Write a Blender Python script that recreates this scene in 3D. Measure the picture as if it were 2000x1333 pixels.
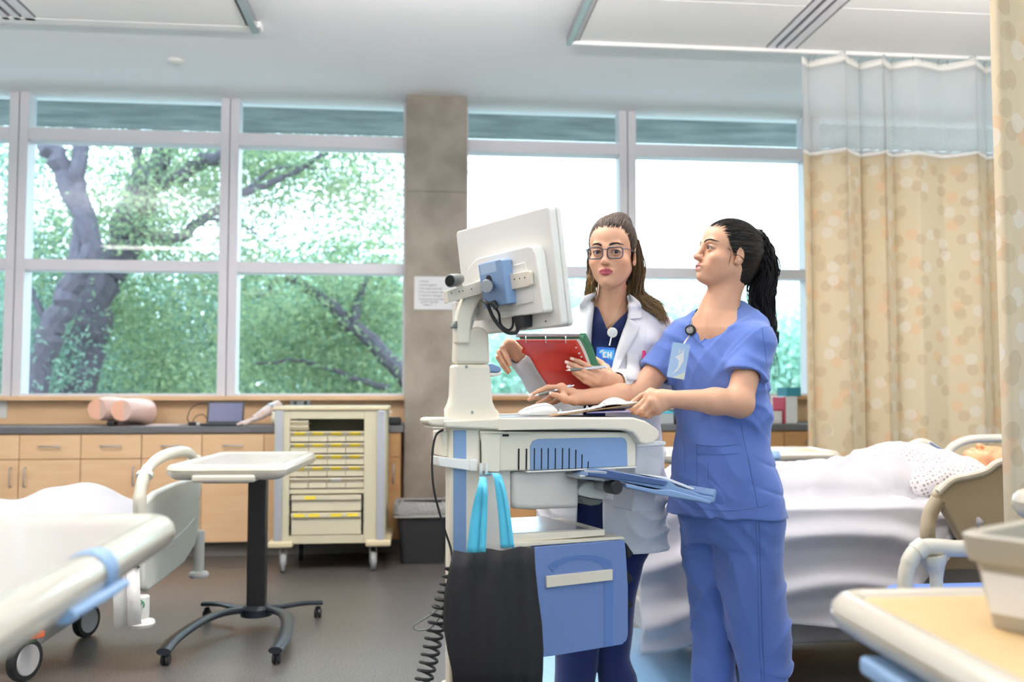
import bpy, bmesh, math, random
import numpy as np
from mathutils import Vector, Matrix, Euler, noise
from math import sin, cos, pi, radians as R, sqrt, atan2
sc = bpy.context.scene
for o in list(bpy.data.objects): bpy.data.objects.remove(o)
COL = sc.collection
# ------------------------------------------------------------ camera, light, exposure
H = 1.12; FPX = 1800.0; YAW = R(5.8); PIT = R(3.1)
cam = bpy.data.cameras.new('camera'); cam.sensor_width = 36; cam.lens = 36 * FPX / 2000
cam.clip_start = .05; cam.clip_end = 300
camo = bpy.data.objects.new('camera', cam); COL.objects.link(camo)
camo.location = (0, 0, H); camo.rotation_euler = (pi / 2 + PIT, 0, -YAW)
cam.dof.use_dof = True; cam.dof.focus_distance = 2.85; cam.dof.aperture_fstop = 2.4
sc.camera = camo
sc.view_settings.view_transform = 'Standard'; sc.view_settings.look = 'None'
sc.view_settings.exposure = 0.42; sc.view_settings.gamma = 1.0
sc.view_settings.use_curve_mapping = False
sc.cycles.max_bounces = 8; sc.cycles.transparent_max_bounces = 24
sc.cycles.sample_clamp_indirect = 6.0; sc.cycles.caustics_reflective = False; sc.cycles.caustics_refractive = False
sc.cycles.use_denoising = True
w = bpy.data.worlds.new('overcast_sky'); sc.world = w; w.use_nodes = True
bg = w.node_tree.nodes['Background']; bg.inputs[0].default_value = (.76, .90, 1.0, 1); bg.inputs[1].default_value = 4.6
def area(name, loc, sx, sy, power, color, rot=(0, 0, 0)):
    l = bpy.data.lights.new(name, 'AREA'); l.shape = 'RECTANGLE'; l.size = sx; l.size_y = sy
    l.energy = power; l.color = color
    o = bpy.data.objects.new(name, l); COL.objects.link(o); o.location = loc; o.rotation_euler = rot
    return o
# added lamps out of view that brighten room and ceiling; their fixtures follow below
ADDED_LAMPS = [(-3.0, .9), (-3.0, 3.3), (0, 1.0), (0, 3.3), (0, -1.6), (3.0, -1.6), (3.0, .9), (3.0, 3.3), (-3.0, -1.6)]; ZL = 2.80
for i, (lx, ly) in enumerate(ADDED_LAMPS):
    k = (2.7 if lx == 0 else 1.5) if ly > 3 else (.3 if ly > 0 else .3)
    area('added_lamp_light', (lx, ly, ZL - .045), 1.15, .28, 8 * k, (1.0, .95, .92))
    area('added_lamp_light', (lx, ly, ZL + .045), 1.15, .28, 62 * k, (1.0, .955, .945), (pi, 0, 0))
# ------------------------------------------------------------ maths for placing
_f = Vector((sin(YAW) * cos(PIT), cos(YAW) * cos(PIT), sin(PIT))); _r = Vector((cos(YAW), -sin(YAW), 0)); _u = _r.cross(_f)
CAM = Vector((0, 0, H))
def ray(x, y): return _f + _r * ((x - 1000) / FPX) + _u * ((666.5 - y) / FPX)
def P(x, y, Y): d = ray(x, y); return CAM + d * (Y / d.y)          # point of the room at depth Y
def PZ(x, y, z): d = ray(x, y); return CAM + d * ((z - H) / d.z)    # point at height z
def V(*a): return Vector(a)
rng = np.random.default_rng(7); random.seed(7)
# ------------------------------------------------------------ materials
def lin(c):
    if isinstance(c, str):
        c = [int(c[i:i + 2], 16) / 255 for i in (0, 2, 4)]
        c = [v / 12.92 if v <= .04045 else ((v + .055) / 1.055) ** 2.4 for v in c]
    return (c[0], c[1], c[2], 1)
MATS = {}
def mat(name, col, rough=.5, metal=0, spec=.5, bump=None, mottle=None, coat=0, sheen=0, trans=0, sss=0, emit=None, alpha=1):
    """bump=(scale, strength[, stretch]); mottle=(colour2, scale, amount[, stretch])"""
    m = bpy.data.materials.new(name); m.use_nodes = True; MATS[name] = m
    nt = m.node_tree; N = nt.nodes; L = nt.links; b = N['Principled BSDF']
    b.inputs['Base Color'].default_value = lin(col); b.inputs['Roughness'].default_value = rough
    b.inputs['Metallic'].default_value = metal; b.inputs['Specular IOR Level'].default_value = spec
    b.inputs['Coat Weight'].default_value = coat; b.inputs['Sheen Weight'].default_value = sheen
    b.inputs['Transmission Weight'].default_value = trans; b.inputs['Alpha'].default_value = alpha
    if sss:
        b.inputs['Subsurface Weight'].default_value = sss; b.inputs['Subsurface Radius'].default_value = (.02, .008, .004)
        b.inputs['Subsurface Scale'].default_value = .35
    if emit: b.inputs['Emission Color'].default_value = lin(emit[0]); b.inputs['Emission Strength'].default_value = emit[1]
    tc = None
    def coords(stretch):
        nonlocal tc
        if tc is None: tc = N.new('ShaderNodeTexCoord')
        mp = N.new('ShaderNodeMapping'); L.new(tc.outputs['Object'], mp.inputs[0]); mp.inputs['Scale'].default_value = stretch
        return mp.outputs[0]
    if mottle:
        st = mottle[3] if len(mottle) > 3 else (1, 1, 1)
        n = N.new('ShaderNodeTexNoise'); n.inputs['Scale'].default_value = mottle[1]; n.inputs['Detail'].default_value = 5
        L.new(coords(st), n.inputs['Vector'])
        rp = N.new('ShaderNodeValToRGB'); rp.color_ramp.elements[0].position = .35; rp.color_ramp.elements[1].position = .68
        rp.color_ramp.elements[0].color = lin(col)
        c1, c2 = lin(col), lin(mottle[0]); a = mottle[2]
        rp.color_ramp.elements[1].color = tuple(c1[i] * (1 - a) + c2[i] * a for i in range(3)) + (1,)
        L.new(n.outputs['Fac'], rp.inputs['Fac']); L.new(rp.outputs['Color'], b.inputs['Base Color'])
    if bump:
        st = bump[2] if len(bump) > 2 else (1, 1, 1)
        n = N.new('ShaderNodeTexNoise'); n.inputs['Scale'].default_value = bump[0]; n.inputs['Detail'].default_value = 4
        L.new(coords(st), n.inputs['Vector'])
        bp = N.new('ShaderNodeBump'); bp.inputs['Strength'].default_value = bump[1]; bp.inputs['Distance'].default_value = .01
        L.new(n.outputs['Fac'], bp.inputs['Height']); L.new(bp.outputs['Normal'], b.inputs['Normal'])
    return m
def glassmat(name, tint, refl=1.0, rough=0.0, ior=1.5):
    m = bpy.data.materials.new(name); m.use_nodes = True; nt = m.node_tree; N = nt.nodes; L = nt.links; N.clear()
    o = N.new('ShaderNodeOutputMaterial'); t = N.new('ShaderNodeBsdfTransparent'); t.inputs[0].default_value = lin(tint)
    g = N.new('ShaderNodeBsdfGlossy'); g.inputs['Roughness'].default_value = rough
    fr = N.new('ShaderNodeLayerWeight'); fr.inputs[0].default_value = .5; pw = N.new('ShaderNodeMath'); pw.operation = 'POWER'; pw.inputs[1].default_value = 4; L.new(fr.outputs['Facing'], pw.inputs[0])
    mu = N.new('ShaderNodeMapRange'); mu.inputs['To Min'].default_value = .05 * refl; mu.inputs['To Max'].default_value = .8; L.new(pw.outputs[0], mu.inputs['Value'])
    mx = N.new('ShaderNodeMixShader'); L.new(mu.outputs[0], mx.inputs[0]); L.new(t.outputs[0], mx.inputs[1]); L.new(g.outputs[0], mx.inputs[2])
    L.new(mx.outputs[0], o.inputs[0]); return m
M = {}
M['ceiling'] = mat('ceiling_paint', (.90, .90, .91), .9)
M['panel'] = mat('ceiling_panel_white', (.90, .89, .87), .85, bump=(180, .08))
M['wallpaint'] = mat('wall_paint', (.78, .76, .72), .85)
M['black'] = mat('black_plastic', '1c1d20', .45)
M['slot'] = mat('slot_black', '08080a', .8)
M['alu'] = mat('window_frame_aluminium', (.78, .75, .79), .45, .15)
M['pane'] = glassmat('window_glass', (.78, .90, .93), 1.0)
M['concrete'] = mat('cast_concrete', 'a59c90', .85, bump=(22, .25), mottle=('776f64', 3.5, .8))
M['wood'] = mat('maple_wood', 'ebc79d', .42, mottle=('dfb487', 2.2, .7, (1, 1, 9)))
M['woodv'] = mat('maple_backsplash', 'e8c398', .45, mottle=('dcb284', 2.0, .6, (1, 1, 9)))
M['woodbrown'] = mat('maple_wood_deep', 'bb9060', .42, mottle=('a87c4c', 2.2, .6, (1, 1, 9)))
M['toekick'] = mat('toe_kick', '6d675f', .6)
M['steel'] = mat('brushed_steel', 'b9bcc0', .3, .9)
M['chrome'] = mat('chrome', 'dfe2e6', .12, 1)
M['counter'] = mat('counter_laminate', '59595c', .4, mottle=('6a6a6d', 90, .6))
M['white'] = mat('white_plastic', 'ece9e3', .4)
M['cream'] = mat('cream_plastic', 'e2d9c6', .3, coat=.25)
M['cartw'] = mat('cart_white_plastic', 'e8dfcd', .38)
M['cartshade'] = mat('cart_white_shaded', 'd6d0c9', .4)  # darker copy of the cart white for parts lying in shade
M['blue'] = mat('cart_blue_plastic', '6f88bd', .42)
M['blueg'] = mat('cart_grey_blue_plastic', '7f9cc4', .42)
M['bluedk'] = mat('keyboard_tray_blue', '40598a', .45)
M['graypl'] = mat('grey_plastic', '6c706c', .4)
M['rubber'] = mat('black_rubber', '17181a', .6)
M['label'] = mat('paper_white', 'e9e9ea', .8)
M['ink'] = mat('printed_ink', '4b4b52', .8)
# dark speckled vinyl floor with a satin wax coat
m = mat('speckled_vinyl', '4c4a4a', .38, spec=1.0); M['floor'] = m
nt = m.node_tree; N = nt.nodes; L = nt.links; b = N['Principled BSDF']
tc = N.new('ShaderNodeTexCoord'); n1 = N.new('ShaderNodeTexNoise'); n1.inputs['Scale'].default_value = 190; n1.inputs['Detail'].default_value = 2
L.new(tc.outputs['Object'], n1.inputs['Vector'])
rp = N.new('ShaderNodeValToRGB'); rp.color_ramp.elements[0].position = .45; rp.color_ramp.elements[0].color = lin('373435')
rp.color_ramp.elements[1].position = .70; rp.color_ramp.elements[1].color = lin('888179')
L.new(n1.outputs['Fac'], rp.inputs['Fac']); L.new(rp.outputs['Color'], b.inputs['Base Color'])
n2 = N.new('ShaderNodeTexNoise'); n2.inputs['Scale'].default_value = 3; n2.inputs['Detail'].default_value = 3; L.new(tc.outputs['Object'], n2.inputs['Vector'])
mr = N.new('ShaderNodeMapRange'); mr.inputs['To Min'].default_value = .34; mr.inputs['To Max'].default_value = .40
L.new(n2.outputs['Fac'], mr.inputs['Value']); L.new(mr.outputs['Result'], b.inputs['Roughness'])
# ------------------------------------------------------------ objects
WM = {}
def tag(o, label=None, cat=None, group=None, kind=None):
    if label: o['label'] = label
    if cat: o['category'] = cat
    if group: o['group'] = group
    if kind: o['kind'] = kind
    return o
def thing(name, label, cat, loc=(0, 0, 0), rz=0, group=None):
    o = bpy.data.objects.new(name, None); COL.objects.link(o); o.empty_display_size = .05
    o.location = loc; o.rotation_euler = (0, 0, rz)
    WM[o.name] = Matrix.Translation(Vector(loc)) @ Matrix.Rotation(rz, 4, 'Z')
    return tag(o, label, cat, group)
class MB:
    """collects vertices and faces; build() links them as one mesh object"""
    def __init__(s): s.v = []; s.f = []; s.X = Matrix.Identity(4)
    def at(s, X): s.X = X; return s
    def add(s, vs, fs):
        n = len(s.v); s.v += [s.X @ Vector(v) for v in vs]; s.f += [[i + n for i in f] for f in fs]; return s
    def box(s, lo, hi):
        x0, y0, z0 = lo; x1, y1, z1 = hi
        return s.add([(x0, y0, z0), (x1, y0, z0), (x1, y1, z0), (x0, y1, z0), (x0, y0, z1), (x1, y0, z1), (x1, y1, z1), (x0, y1, z1)],
                     [(0, 3, 2, 1), (4, 5, 6, 7), (0, 1, 5, 4), (1, 2, 6, 5), (2, 3, 7, 6), (3, 0, 4, 7)])
    def cbox(s, c, d): return s.box([c[i] - d[i] / 2 for i in range(3)], [c[i] + d[i] / 2 for i in range(3)])
    def loft(s, rings, cap=True, closed=True):
        n = len(rings[0]); vs = [p for r in rings for p in r]; fs = []
        for i in range(len(rings) - 1):
            for j in range(n if closed else n - 1):
                k = (j + 1) % n; fs.append((i * n + j, i * n + k, (i + 1) * n + k, (i + 1) * n + j))
        if cap: fs.append(tuple(range(n))[::-1]); fs.append(tuple(range((len(rings) - 1) * n, len(rings) * n)))
        return s.add(vs, fs)
    def tube(s, pts, r, n=10, cap=True, flat=1.0, up=None):
        pts = [Vector(p) for p in pts]; rs = r if hasattr(r, '__len__') else [r] * len(pts); rings = []
        t0 = (pts[1] - pts[0]).normalized(); a = Vector(up) if up else (Vector((0, 0, 1)) if abs(t0.z) < .9 else Vector((1, 0, 0)))
        a = (a - t0 * a.dot(t0)).normalized()
        for i, p in enumerate(pts):
            t = (pts[min(i + 1, len(pts) - 1)] - pts[max(i - 1, 0)])
            t = t.normalized() if t.length > 1e-9 else t0
            a = (a - t * a.dot(t)); a = a.normalized() if a.length > 1e-6 else t.orthogonal().normalized()
            b = t.cross(a)
            rings.append([p + a * (cos(2 * pi * k / n) * rs[i] * flat) + b * (sin(2 * pi * k / n) * rs[i]) for k in range(n)])
        return s.loft(rings, cap)
    def rod(s, a, b, r, n=14): return s.tube([a, b], r, n)
    def lathe(s, prof, c=(0, 0, 0), n=28, cap=True):
        c = Vector(c); return s.loft([[c + Vector((r * cos(2 * pi * k / n), r * sin(2 * pi * k / n), z)) for k in range(n)] for r, z in prof], cap)
    def prism(s, pts, d, org=(0, 0, 0), ax=(1, 0, 0), ay=(0, 0, 1)):
        """outline pts (2D) in the plane ax, ay at org, thickness vector d"""
        o = Vector(org); ax = Vector(ax); ay = Vector(ay); d = Vector(d)
        a = [o + ax * p[0] + ay * p[1] for p in pts]; return s.loft([a, [q + d for q in a]])
    def build(s, name, material, parent=None, local=False, bevel=0, seg=3, smooth=True, ang=.6, subd=0, solid=0):
        me = bpy.data.meshes.new(name)
        vs = s.v
        if parent is not None and not local:
            I = WM[parent.name].inverted(); vs = [I @ v for v in vs]
        me.from_pydata([tuple(v) for v in vs], [], s.f); me.validate(); me.update()
        bm = bmesh.new(); bm.from_mesh(me); bmesh.ops.recalc_face_normals(bm, faces=bm.faces); bm.to_mesh(me); bm.free()
        for mm in (material if isinstance(material, (list, tuple)) else [material]): me.materials.append(mm)
        o = bpy.data.objects.new(name, me); COL.objects.link(o)
        if parent is not None: o.parent = parent; WM[o.name] = WM[parent.name]
        else: WM[o.name] = Matrix.Identity(4)
        if solid: md = o.modifiers.new('s', 'SOLIDIFY'); md.thickness = solid; md.offset = 0
        if bevel: md = o.modifiers.new('b', 'BEVEL'); md.width = bevel; md.segments = seg; md.limit_method = 'ANGLE'; md.angle_limit = .6
        if subd: md = o.modifiers.new('d', 'SUBSURF'); md.levels = subd; md.render_levels = subd
        if smooth:
            me.polygons.foreach_set('use_smooth', [True] * len(me.polygons))
            if not subd: me.set_sharp_from_angle(angle=ang)
        return o
KIDS = None
def copy_tree(o, parent=None, first=True):
    c = o.copy(); COL.objects.link(c)
    if parent is not None: c.parent = parent
    for ch in o.children: copy_tree(ch, c, False)
    return c
def struct(o): o['kind'] = 'structure'; return o
def spline(pts, n=8):
    """Catmull-Rom through the points"""
    p = [Vector(q) for q in pts]; p = [p[0] * 2 - p[1]] + p + [p[-1] * 2 - p[-2]]; out = []
    for i in range(1, len(p) - 2):
        for k in range(n):
            t = k / n
            out.append(.5 * ((2 * p[i]) + (p[i + 1] - p[i - 1]) * t + (2 * p[i - 1] - 5 * p[i] + 4 * p[i + 1] - p[i + 2]) * t * t
                             + (3 * p[i] - p[i - 1] - 3 * p[i + 1] + p[i + 2]) * t ** 3))
    out.append(p[-2]); return out
def rrect(x0, y0, x1, y1, r, n=5):
    out = []
    for cx, cy, a in ((x1 - r, y1 - r, 0), (x0 + r, y1 - r, 90), (x0 + r, y0 + r, 180), (x1 - r, y0 + r, 270)):
        for k in range(n + 1): t = R(a + 90 * k / n); out.append((cx + r * cos(t), cy + r * sin(t)))
    return out
def frame(org, ax, ay, az=None):
    """matrix with columns ax, ay, az at org"""
    ax = Vector(ax).normalized(); ay = Vector(ay); ay = (ay - ax * ay.dot(ax)).normalized(); az = ax.cross(ay)
    X = Matrix.Identity(4)
    for i in range(3): X[i][0] = ax[i]; X[i][1] = ay[i]; X[i][2] = az[i]; X[i][3] = org[i]
    return X
def text(body, size, X, material, name, parent=None, ext=.0006, align='LEFT'):
    cu = bpy.data.curves.new(name, 'FONT'); cu.body = body; cu.size = size; cu.extrude = ext; cu.align_x = align
    t = bpy.data.objects.new(name, cu); COL.objects.link(t)
    me = bpy.data.meshes.new_from_object(t.evaluated_get(bpy.context.evaluated_depsgraph_get()))
    bpy.data.objects.remove(t)
    me.transform(X if parent is None else WM[parent.name].inverted() @ X)
    me.materials.clear(); me.materials.append(material); me.name = name
    o = bpy.data.objects.new(name, me); COL.objects.link(o)
    if parent is not None: o.parent = parent
    return o
# ============================================================ THE ROOM
XL, XR, YB, YW, ZC = -5.2, 5.0, -3.6, 7.05, 3.3
struct(MB().box((XL, YB, -.1), (XR, YW + .1, 0)).build('floor', M['floor'], smooth=False))
struct(MB().box((XL - .1, YB - .1, ZC + .01), (XR + .1, YW + .12, ZC + .2)).build('ceiling', M['ceiling'], smooth=False))
struct(MB().box((XL - .1, YB, 0), (XL, YW + .1, ZC + .01)).build('wall_left', M['wallpaint'], smooth=False))
struct(MB().box((XR, YB, 0), (XR + .1, YW + .1, ZC + .01)).build('wall_right', M['wallpaint'], smooth=False))
b = MB(); WX0, WX1, WZ0, WZ1 = .2, 4.7, .9, 2.9
for lo, hi in (((XL - .1, YB - .1, 0), (WX0, YB, ZC + .01)), ((WX1, YB - .1, 0), (XR + .1, YB, ZC + .01)), ((WX0, YB - .1, 0), (WX1, YB, WZ0)), ((WX0, YB - .1, WZ1), (WX1, YB, ZC + .01))): b.box(lo, hi)
struct(b.build('wall_front', M['wallpaint'], smooth=False))
win = bpy.data.objects.new('window_8', None); COL.objects.link(win); struct(win); WM[win.name] = Matrix.Identity(4)  # window added behind the camera to let in front daylight
f = MB(); f.box((WX0, YB - .08, WZ0), (WX1, YB - .02, WZ0 + .06)); f.box((WX0, YB - .08, WZ1 - .06), (WX1, YB - .02, WZ1))
for x in (WX0, 1.67, 3.17, WX1 - .06): f.box((x, YB - .08, WZ0 + .06), (x + .06, YB - .02, WZ1 - .06))
f.build('window_frame', M['alu'], win, smooth=False)
MB().add([(WX0, YB - .05, WZ0), (WX1, YB - .05, WZ0), (WX1, YB - .05, WZ1), (WX0, YB - .05, WZ1)], [(0, 1, 2, 3)]).build('window_pane', M['pane'], win, smooth=False)
struct(MB().box((XL, YW - .03, 0), (XR, YW + .1, 1.05)).build('wall_back', M['woodv'], smooth=False))
b = MB(); b.box((XL, YW - .13, 1.05), (-.1, YW + .1, 1.082)); struct(b.build('trim_1', M['wood'], bevel=.004))
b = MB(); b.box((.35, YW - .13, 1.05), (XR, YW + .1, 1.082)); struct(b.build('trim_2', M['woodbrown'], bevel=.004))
# concrete pillar with faint form lines
b = MB(); b.box((-.1, 6.75, 0), (.35, 7.16, 2.585)); b.box((-.098, 6.752, 2.585), (.348, 7.16, 2.59)); b.box((-.1, 6.75, 2.59), (.35, 7.16, ZC + .01))
tag(b.build('concrete_pillar', M['concrete'], bevel=.006), kind='structure')
M['bluepatch'] = mat('pale_blue_patch', '84b1d8', .36, spec=.9, mottle=('78a3c9', 40, .6))
struct(MB().prism(rrect(.12, 2.2, 1.28, 4.35, .35, 8), (0, 0, .0012), (0, 0, .0002), (1, 0, 0), (0, 1, 0)).build('trim_15', M['bluepatch'], smooth=False))  # flat pale blue patch with rounded corners on the floor
# windows: five bays of frame and three panes
BAYS = [(-5.2, -4.4), (-4.4, -2.915), (-2.915, -1.41), (-1.41, -.1), (.35, 1.615), (1.615, 3.11), (3.11, 5.0)]
for i, (x0, x1) in enumerate(BAYS):
    win = bpy.data.objects.new('window_%d' % (i + 1), None); COL.objects.link(win); struct(win); WM[win.name] = Matrix.Identity(4)
    f = MB(); y0, y1 = 6.97, 7.11
    hw = .064
    l = x0 + (0 if x0 in (-5.2, .35) else .003); r = x1 - (0 if x1 in (-.1, 5.0) else .003)
    wl = .02 if x0 in (-5.2, .35) else hw; wr = .02 if x1 in (-.1, 5.0) else hw
    f.box((l, y0, 1.08), (l + wl, y1, ZC + .01)); f.box((r - wr, y0, 1.08), (r, y1, ZC + .01))
    f.box((l + wl, y0, 2.0), (r - wr, y1, 2.08)); f.box((l + wl, y0, 2.955), (r - wr, y1, 3.05))
    f.box((l + wl, y0 + .02, 1.08), (r - wr, y1, 1.10))
    f.build('window_frame', M['alu'], win, bevel=.003, smooth=False)
    for z0, z1 in ((1.1, 2.0), (2.08, 2.955), (3.05, ZC + .01)):
        MB().add([(l + wl, 7.075, z0), (r - wr, 7.075, z0), (r - wr, 7.075, z1), (l + wl, 7.075, z1)], [(0, 1, 2, 3)]).build('window_pane', M['pane'], win, smooth=False)
# outside: concrete overhang above the glass, lawn
M['soffit'] = mat('weathered_soffit', '8b9494', .9, mottle=('5d6a6c', 2.4, .8, (1, 2.5, 1)))
struct(MB().box((-9, 7.14, 3.42), (9, 8.3, 3.6)).build('trim_3', M['soffit'], smooth=False))
M['lawn'] = mat('lawn', '67705c', .9, mottle=('525c48', 1.5, .8))
g = MB().add([(-80, 7.3, -.5), (90, 7.3, -.5), (90, 120, -.5), (-80, 120, -.5)], [(0, 1, 2, 3)]).build('lawn_ground', M['lawn'], smooth=False); g['kind'] = 'structure'
M['bounceslab'] = mat('added_bounce_slab', 'c9cacb', .8, mottle=('b5b6b8', 2, .5)); struct(MB().box((-30, 7.32, -.52), (30, 10.8, -.46)).build('trim_14', M['bounceslab'], smooth=False))  # unseen pale slab added to bounce skylight up onto the ceiling
# suspended ceiling panels with dark reveals and slot diffusers
def cpanel(n, x0, x1, y0, y1):
    b = MB(); b.box((x0, y0, ZC - .028), (x1, y1, ZC + .005)); struct(b.build('trim_%d' % n, M['panel'], bevel=.002, smooth=False))
def rail(n, x0, y0, x1, y1, m='alu', z0=ZC - .045): struct(MB().box((x0, y0, z0), (x1, y1, ZC + .006)).build('trim_%d' % n, M[m], smooth=False))
yy = 5.53
cpanel(4, .975, 2.15, 4.86, yy - .03); cpanel(5, .975, 2.15, 3.6, 4.85)
cpanel(6, 2.36, 3.9, 4.86, yy - .03); cpanel(7, 2.36, 3.9, 3.6, 4.85)
cpanel(8, -2.2, -1.02, 3.6, yy - .07); cpanel(9, -4.6, -2.42, 3.6, yy - .07)
rail(10, .9, 3.6, .93, yy, 'steel'); rail(11, .93, 3.6, .97, yy, 'ceiling', ZC - .02)
rail(12, -1.0, 3.6, -.96, yy, 'steel'); rail(13, -4.6, yy - .06, -.94, yy + .02, 'panel', ZC - .03)
def slot(x0, x1):
    t = thing('slot_diffuser', '', '', ((x0 + x1) / 2, 4.5, ZC)); b = MB()
    w_ = (x1 - x0)
    b.box((x0, 3.6, ZC - .03), (x0 + w_ * .2, yy - .03, ZC + .004)); b.box((x0 + w_ * .36, 3.6, ZC - .03), (x0 + w_ * .56, yy - .03, ZC + .004)); b.box((x0 + w_ * .7, 3.6, ZC - .03), (x1, yy - .03, ZC + .004))
    b.build('rail', M['alu'], t, smooth=False)
    MB().box((x0, 3.6, ZC - .004), (x1, yy - .03, ZC + .006)).build('slot', M['slot'], t, smooth=False); return t
tag(slot(2.17, 2.34), 'long silver slot air diffuser between the white ceiling panels above the curtain track', 'air diffuser')
tag(slot(-2.40, -2.22), 'silver slot air diffuser in the ceiling at the top left corner', 'air diffuser')
b = MB(); b.lathe([(.055, 0), (.055, -.012), (.045, -.018), (.001, -.019)], (-1.61, 6.2, ZC + .01), 32)
tag(b.build('sprinkler_cover', M['white']), 'small round white cover disc on the plain ceiling above the windows', 'ceiling disc')
# fixtures of the added lamps, hung out of view
M['addedglow'] = mat('added_lamp_diffuser', (.9, .9, .88), .6, emit=((1, .94, .86), 1.5))
fl = None
for lx, ly in ADDED_LAMPS:
    if fl is None:
        fl = thing('added_pendant_light', 'long white pendant light shining up and down, hung below the ceiling', 'pendant light', (lx, ly, ZL), 0, 'pendant lights over the room')
        b = MB(); b.box((-.62, -.17, -.035), (.62, -.15, .035)); b.box((-.62, .15, -.035), (.62, .17, .035)); b.box((-.62, -.15, -.035), (-.60, .15, .035)); b.box((.60, -.15, -.035), (.62, .15, .035))
        b.build('frame', M['white'], fl, local=True, smooth=False)
        MB().box((-.60, -.15, -.01), (.60, .15, .01)).build('diffuser', M['addedglow'], fl, local=True, smooth=False)
        for sx in (-.5, .5): MB().rod((sx, 0, .01), (sx, 0, ZC - ZL + .01), .004, 8).build('suspension_wire', M['steel'], fl, local=True)
    else:
        c = copy_tree(fl); c.location = (lx, ly, ZL)
# ============================================================ TREES OUTSIDE
def leafmat(name, c1, c2, tl=.5):
    m = bpy.data.materials.new(name); m.use_nodes = True; nt = m.node_tree; N = nt.nodes; L = nt.links; N.clear()
    o = N.new('ShaderNodeOutputMaterial'); d = N.new('ShaderNodeBsdfDiffuse'); t = N.new('ShaderNodeBsdfTranslucent'); mx = N.new('ShaderNodeMixShader')
    g = N.new('ShaderNodeNewGeometry'); rp = N.new('ShaderNodeValToRGB'); rp.color_ramp.elements[0].color = lin(c1); rp.color_ramp.elements[1].color = lin(c2)
    L.new(g.outputs['Random Per Island'], rp.inputs['Fac']); L.new(rp.outputs['Color'], d.inputs[0]); L.new(rp.outputs['Color'], t.inputs[0])
    mx.inputs[0].default_value = tl; L.new(d.outputs[0], mx.inputs[1]); L.new(t.outputs[0], mx.inputs[2]); L.new(mx.outputs[0], o.inputs[0]); return m
M['leaf'] = leafmat('leaf_green', '6d8a76', 'b0bf92'); M['leafdk'] = leafmat('leaf_blue_green', '6e8c84', 'a2bda8'); M['leafpale'] = leafmat('leaf_pale', '9bc4ae', 'cfe4cf'); M['leafglare'] = leafmat('leaf_glare_pale', 'b4d6da', 'dcf0f0', .3); M['leafglare2'] = leafmat('leaf_glare_mint', 'a8d2c6', 'd8efdf', .3)  # the last two leaf colours are paled to carry the overexposure glare
M['bark'] = mat('bark', '5c5560', .9, bump=(30, .6), mottle=('443f49', 12, .7))
def leaves(centers, n, r, size, seed=0, flatten=.8):
    """n leaf cards round each centre"""
    g = np.random.default_rng(seed); c = np.array([list(q) for q in centers])
    c = np.repeat(c, n, axis=0); k = len(c); p = c + g.normal(size=(k, 3)) * r * np.array([1, 1, flatten])
    a = g.normal(size=(k, 3)); a /= np.linalg.norm(a, axis=1)[:, None]; b = g.normal(size=(k, 3)); b -= a * (a * b).sum(1)[:, None]; b /= np.linalg.norm(b, axis=1)[:, None]
    s = size * g.uniform(.6, 1.3, size=(k, 1))
    v = np.stack([p - a * s, p + b * s * .42, p + a * s, p - b * s * .42], 1).reshape(-1, 3)
    return v
def leafmesh(name, v, material, parent):
    me = bpy.data.meshes.new(name); k = len(v) // 4; I = np.array(WM[parent.name].inverted()); v = v @ I[:3, :3].T + I[:3, 3]
    me.vertices.add(len(v)); me.vertices.foreach_set('co', v.astype(np.float32).ravel()); me.loops.add(4 * k); me.polygons.add(k)
    me.loops.foreach_set('vertex_index', np.arange(4 * k, dtype=np.int32)); me.polygons.foreach_set('loop_start', np.arange(0, 4 * k, 4, dtype=np.int32))
    me.polygons.foreach_set('loop_total', np.full(k, 4, np.int32)); me.update(calc_edges=True); me.materials.append(material)
    o = bpy.data.objects.new(name, me); COL.objects.link(o); o.parent = parent; return o
def tree(name, label, loc, limbs, crowns, nleaf, r, size, lm, seed, group=None):
    t = thing(name, label, 'tree', loc, 0, group)
    b = MB()
    for pts, r0, r1 in limbs:
        q = spline(pts, 6); n = len(q); g = random.Random(seed + n)
        q = [p + Vector((g.uniform(-1, 1), g.uniform(-1, 1), g.uniform(-1, 1))) * r0 * .25 if 0 < i < n - 1 else p for i, p in enumerate(q)]
        b.tube(q, [r0 + (r1 - r0) * (i / (n - 1)) ** .8 for i in range(n)], 9)
    if limbs: b.build('trunk', M['bark'], t)
    leafmesh('foliage', leaves(crowns, nleaf, r, size, seed), lm, t); return t
def twigs(base, tips, r0, seed, lift=.3):
    g = random.Random(seed); out = []
    for t in tips:
        b_ = Vector(base); e = Vector(t); m = (b_ + e) / 2 + Vector((g.uniform(-.2, .2), g.uniform(-.2, .2), g.uniform(0, lift)))
        out.append(([b_, m, e], r0, .008))
    return out
g = random.Random(3)
def rp(x0, x1, y0, y1, Y0, Y1, n, gg=g): return [P(gg.uniform(x0, x1), gg.uniform(y0, y1), gg.uniform(Y0, Y1)) for _ in range(n)]
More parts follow.
